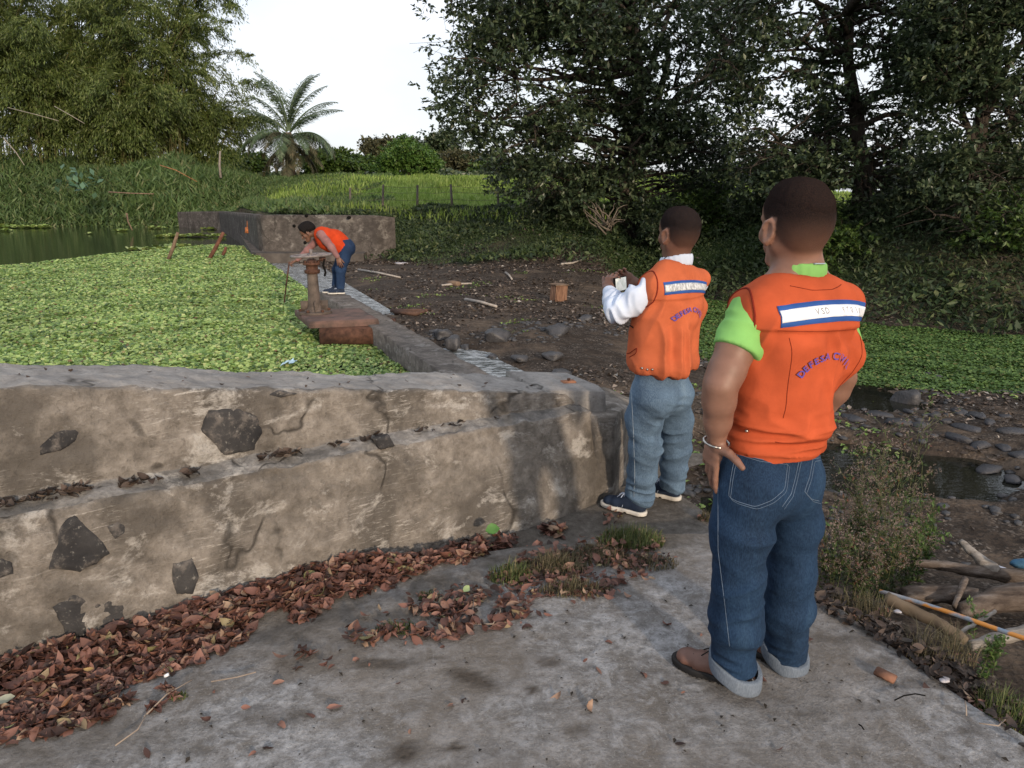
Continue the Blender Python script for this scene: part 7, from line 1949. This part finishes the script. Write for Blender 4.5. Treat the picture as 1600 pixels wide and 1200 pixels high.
    def fn(V, N):
        q = V - ch; u = q @ RU; f = q @ FW; z = V[:, 2]; bk = sstep(.02, -.06, f); zy = ch[2] + .055
        d = .004 * fbm(V * 8, 3) + .008 * bk * sstep(zy - .004, zy + .004, z - .02 * u)
        d += bk * sstep(zy, zy - .06, z) * .034 * (.5 - 1.7 * np.abs(vnoise(np.stack([u * 16, z * 2.2, u * 0 + 3], -1))))
        d *= 1 - .8 * bk * np.exp(-((u + .02) / .12) ** 4 - ((z - ch[2] + .035) / .062) ** 4)
        hz = z - wst[2]
        d += .007 * sstep(.0, -.05, hz + .0) * vnoise(np.stack([np.arctan2(u, f) * 9, z * 12, u * 0], -1)) + .012 * np.exp(-((hz + .02) / .05) ** 2) - .008 * np.exp(-((hz + .075) / .014) ** 2)
        d += folds(V, N, [(ch - RU * .15, (1, 0, -.4), .06, .009, .14), (wst - RU * .1, (.4, 0, 1), .07, .008, .14), (sh - FW * .08, (1, .6, 0), .022, .003, .10)]); return d
    sts = [(wst + [0, 0, -.09], (.172, .155)), (wst + [0, 0, .0], (.185, .165)), (wst + [0, 0, .12], (.190, .160)), (ch, (.195, .148)), (ch + [0, 0, .06], (.190, .125)), (sh, (.16, .09))]
    V, F = vest_mesh([.48, 3.58, .60], [1.18, 4.22, 1.52], .0062, sts, RU, sh - RU * .166 - [0, 0, .014], sh + RU * .166 - [0, 0, .014], (nb + [0, 0, .020], nb + [0, 0, .1]), (.096, .088), 0, fn, 0, None, FW, 2, (0, 0, -1), [0, 0, float(ony(1035, 588, 3.72)[2])])
    vo = mk('vest', V, F, M_ORANGEB, root); vt = bvh(V, F); O = np.array([ch[0], ch[1], 0]); zt = ch[2] + .115
    tw = lambda u: zt - .06 * u - .5 * u * u
    band('reflective_band', vo, vt, O, RU, Z, FW, -.165, .175, tw, .062, .0024, M_BLUE); band('reflective_band', vo, vt, O, RU, Z, FW, -.163, .173, tw, .035, .0046, M_TAPEW)
    print_text('back_print', vo, vt, O, RU, Z, FW, arc_text('DEFESA CIVIL', -.022, ch[2] - .115, .115, -.85, .85), .033, M_INK, .0065)
    line('armhole_piping', vo, vt, [SL[0], SL[1], 0], FW, Z, RU, [(.074 * math.cos(t), SL[2] - .008 + .090 * math.sin(t)) for t in np.linspace(0, 6.2, 40)], .0038, M_PIPING, 0, 60)
    P = cam_pts(vt, [(979, 496), (984, 508), (990, 512)], .003, 14); mk('pocket_zip', *tube(P, .0035, 5), M_BLACK, vo)
    P = cam_pts(vt, [(974, 553), (984, 552), (996, 543), (994, 552), (984, 558)], .002, 24); mk('pocket_seam', *tube(P, .002, 5), M_PIPING, vo)
    for a_ in ((1004, 575), (1012, 577), (1020, 577)):
        P = cam_pts(vt, [a_, (a_[0] + 1, a_[1])], .002, 3); V, F = rockmesh(P[0], (.007, .007, .007), 2, 2, 0, 0); mk('snap_button', V, F, M_STEEL, vo)
    # the phone he holds up
    pn = thing('mobile_phone', 'bright screened mobile phone held up by the man in the white shirt', 'phone', ph)
    f2 = yawv(58); f2 = f2 + np.array([0, 0, -.10]); r2, f2, u2 = frame(f2)
    def slab(c, w, h_, t):
        V = [c + r2 * a * w / 2 + u2 * b_ * h_ / 2 + f2 * g * t / 2 for a in (-1, 1) for b_ in (-1, 1) for g in (-1, 1)]; return V, [[0, 1, 3, 2], [4, 6, 7, 5], [0, 4, 5, 1], [2, 3, 7, 6], [0, 2, 6, 4], [1, 5, 7, 3]]
    mk('phone_case', *slab(ph, .155, .080, .010), M_BLACK, pn, smooth=False)
    b = Mat('phone_screen', .15, .5); b.color(b.ramp(b.noise(18, 2), [(.4, (.35, .38, .34)), (.6, (.7, .72, .70))])); b.bs.inputs['Emission Color'].default_value = (.62, .66, .62, 1); b.bs.inputs['Emission Strength'].default_value = .35
    mk('phone_screen', *slab(ph - f2 * .0058, .138, .070, .002), b.m, pn, smooth=False)
man_phone()

# ---------------------------------------------------------------- man bending over the pond
def man_bent():
    FW = np.array([-1.0, -.10, 0]); FW /= np.linalg.norm(FW); RU = np.array([FW[1], -FW[0], 0]); Z = np.array([0, 0, 1.0])   # his right is away from the camera
    Y = 13.22; gz0 = .012
    foot_ = onz(530, 459, 0); root = thing('person', 'man in orange vest and pink sleeved shirt bending over the pond plants from the weir', 'person', foot_)
    P_ = lambda px, py, y=Y: ony(px, py, y)
    hip, mid_, sh, nb = P_(541, 385), P_(524, 372), P_(502, 364), P_(494, 366)
    SL, SR = sh - RU * .17 + [.02, 0, -.02], sh + RU * .17 + [.02, 0, -.02]
    EL, WL = P_(518, 387, Y - .24), P_(528, 402, Y - .26); ER, WR = P_(480, 391, Y + .12), P_(464, 407, Y + .16)
    hc = P_(481, 363); fr = frame(FW * .80 - Z * .55, Z + FW * .6); hs = 1.18
    hipL, hipR = hip - RU * .08 + [0, 0, -.05], hip + RU * .08 + [0, 0, -.05]
    kL, kR, aL, aR = P_(532, 421, Y - .10), P_(527, 421, Y + .16), P_(532, 451, Y - .08), P_(525, 449, Y + .16)
    B = Field([-4.35, 12.7, 0], [-2.5, 13.75, 1.45], .009)
    B.chain([(hip, (.13, .10)), (mid_, (.14, .11)), (sh, (.14, .09)), (nb, (.06, .06))], RU, .06); B.seg(SL, SR, .055, .055, Z, .05); head_prims(B, hc, fr, hs, nb + [.02, 0, 0], .058)
    B.chain([(SL, .052), (EL, .042), (WL, .030)], RU, .02); B.chain([(SR, .052), (ER, .042), (WR, .030)], RU, .02)
    hand_prims(B, WL, (.20, -.1, -.9), RU, 1, 1.1, (.25, .3, .35, .4), .14, (.6, .3)); hand_prims(B, WR, P_(452, 411, Y + .16) - WR, -Z - RU * .3, 1, 1.1, (.9, .9, .9, .9), .10, (.6, .6))
    for a, b_, c in ((hipL, kL, aL), (hipR, kR, aR)): B.chain([(a, .08), (b_, .05), (c, .038)], RU, .02)
    V, F = B.mesh(); mk('body', V, F, M_SKINB, root, attrs={'hair': hairmask(V, hc, fr, hs)})
    hair_cap('hair', root, hc, fr, hs, .026, M_HAIRC, -.035, .010, .008)
    ext = [(kL, (.3, 0, 1), .07, .008, .15), (kR, (.3, 0, 1), .07, .008, .15), (hip, (1, 0, .6), .09, .008, .15)]
    V, F = jeans(root, hip + [.01, 0, -.03], RU, [[(hipL, (.11, .12)), (hipL * .5 + kL * .5, (.10, .11)), (kL, (.078, .085)), (aL, (.066, .075))], [(hipR, (.11, .12)), (hipR * .5 + kR * .5, (.10, .11)), (kR, (.078, .085)), (aR, (.066, .075))]],
                 M_DENIMC, [-3.45, 12.8, .0], [-2.55, 13.7, 1.25], .010, (.165, .13), ext, 5, hip + [-.06, 0, .12], (.15, .12), mods=[(hip + [.05, 0, -.02], (.10, .15, .12), None, .06)])
    mk('trousers', V, F, M_DENIMC, root)
    hl = np.array([aL[0] + .07, aL[1]]); shoe(root, hl, hl + [-.285, -.03], gz0, 1, M_NAVY, M_WSOLE, M_WLACE, 'sneaker', 'shoe')
    hr = np.array([aR[0] + .07, aR[1] - .10]); shoe(root, hr, hr + [-.285, .0], gz0, 1, M_NAVY, M_WSOLE, M_WLACE, 'sneaker', 'shoe')
    M_PINK = cloth('pink_grey_shirt', (.22, .115, .115), 900, .35)
    S = Field([-4.2, 12.75, .45], [-2.6, 13.7, 1.4], .010)
    S.chain([(mid_, (.14, .11)), (sh, (.145, .10))], RU, .06); S.seg(SL, SR, .065, .065, Z, .05)
    S.chain([(SL, .075), ((SL + EL) / 2, .070), (EL, .060), (EL * .1 + WL * .9, .044)], RU, .03); S.chain([(SR, .075), ((SR + ER) / 2, .064), (ER, .056), (ER * .1 + WR * .9, .042)], RU, .03)
    for k in range(16):
        ax = (nb - sh) / np.linalg.norm(nb - sh); u = RU; v = np.cross(ax, u); p = lambda t: nb + ax * .0 + u * .072 * math.cos(t) + v * .072 * math.sin(t)
        S.seg(p(k * math.pi / 8), p((k + 1) * math.pi / 8), .014, .014, Z, .01)
    V, F = S.mesh(); N = vnormals(V, F); V = V + N * (.006 * fbm(V * 12, 3))[:, None]; mk('shirt', V, F, M_PINK, root)
    Vf = Field([-3.7, 12.8, .5], [-2.6, 13.65, 1.4], .009); dn = np.array([0, 0, -.035])
    Vf.chain([(hip + [-.045, 0, -.02], (.18, .17)), (mid_ + dn * 2.2, (.19, .20)), (mid_ * .4 + sh * .6 + dn * 2, (.185, .185)), (sh + [0, 0, -.02], (.165, .13))], RU, .06); Vf.seg(SL + RU * .03, SR - RU * .03, (.07, .07), (.07, .07), Z, .05)
    hd = (hip - mid_) / np.linalg.norm(hip - mid_); Vf.plane(hip + hd * .04, hd * [1, 1, 1] + [0, 0, -.25]); Vf.seg(nb - (nb - sh) * .5, nb + (nb - sh) * 2, .078, .078, RU, .012, 'sub')
    def cut(G): return np.zeros(len(G))
    V, F = Vf.mesh(); V = lsmooth(V, F, 1); N = vnormals(V, F); V = V + N * (.006 * fbm(V * 9, 3) + folds(V, N, [(mid_, (1, 0, .5), .09, .010, .22), (hip, (.6, 0, 1), .07, .008, .15)]))[:, None]
    vo = mk('vest', V, F, cloth('bright_orange_vest', (.40, .042, .012)), root); vt = bvh(V, F)
    P = cam_pts(vt, [(496, 366), (502, 374), (508, 382)], .004, 14); mk('reflective_band', *tube(P, .022, 6, flat=.2), M_TAPEW, vo)
    rod = [ony(452, 409, Y + .16), ony(448, 440, Y + .05), ony(444, 473, Y - .05)]
    tag(mk('measuring_rod', *tube(rod, [.014, .013, .012], 7), M_RUST, loc=rod[0]), 'thin dark rod held down into the pond plants by the bending man', 'rod')
man_bent()
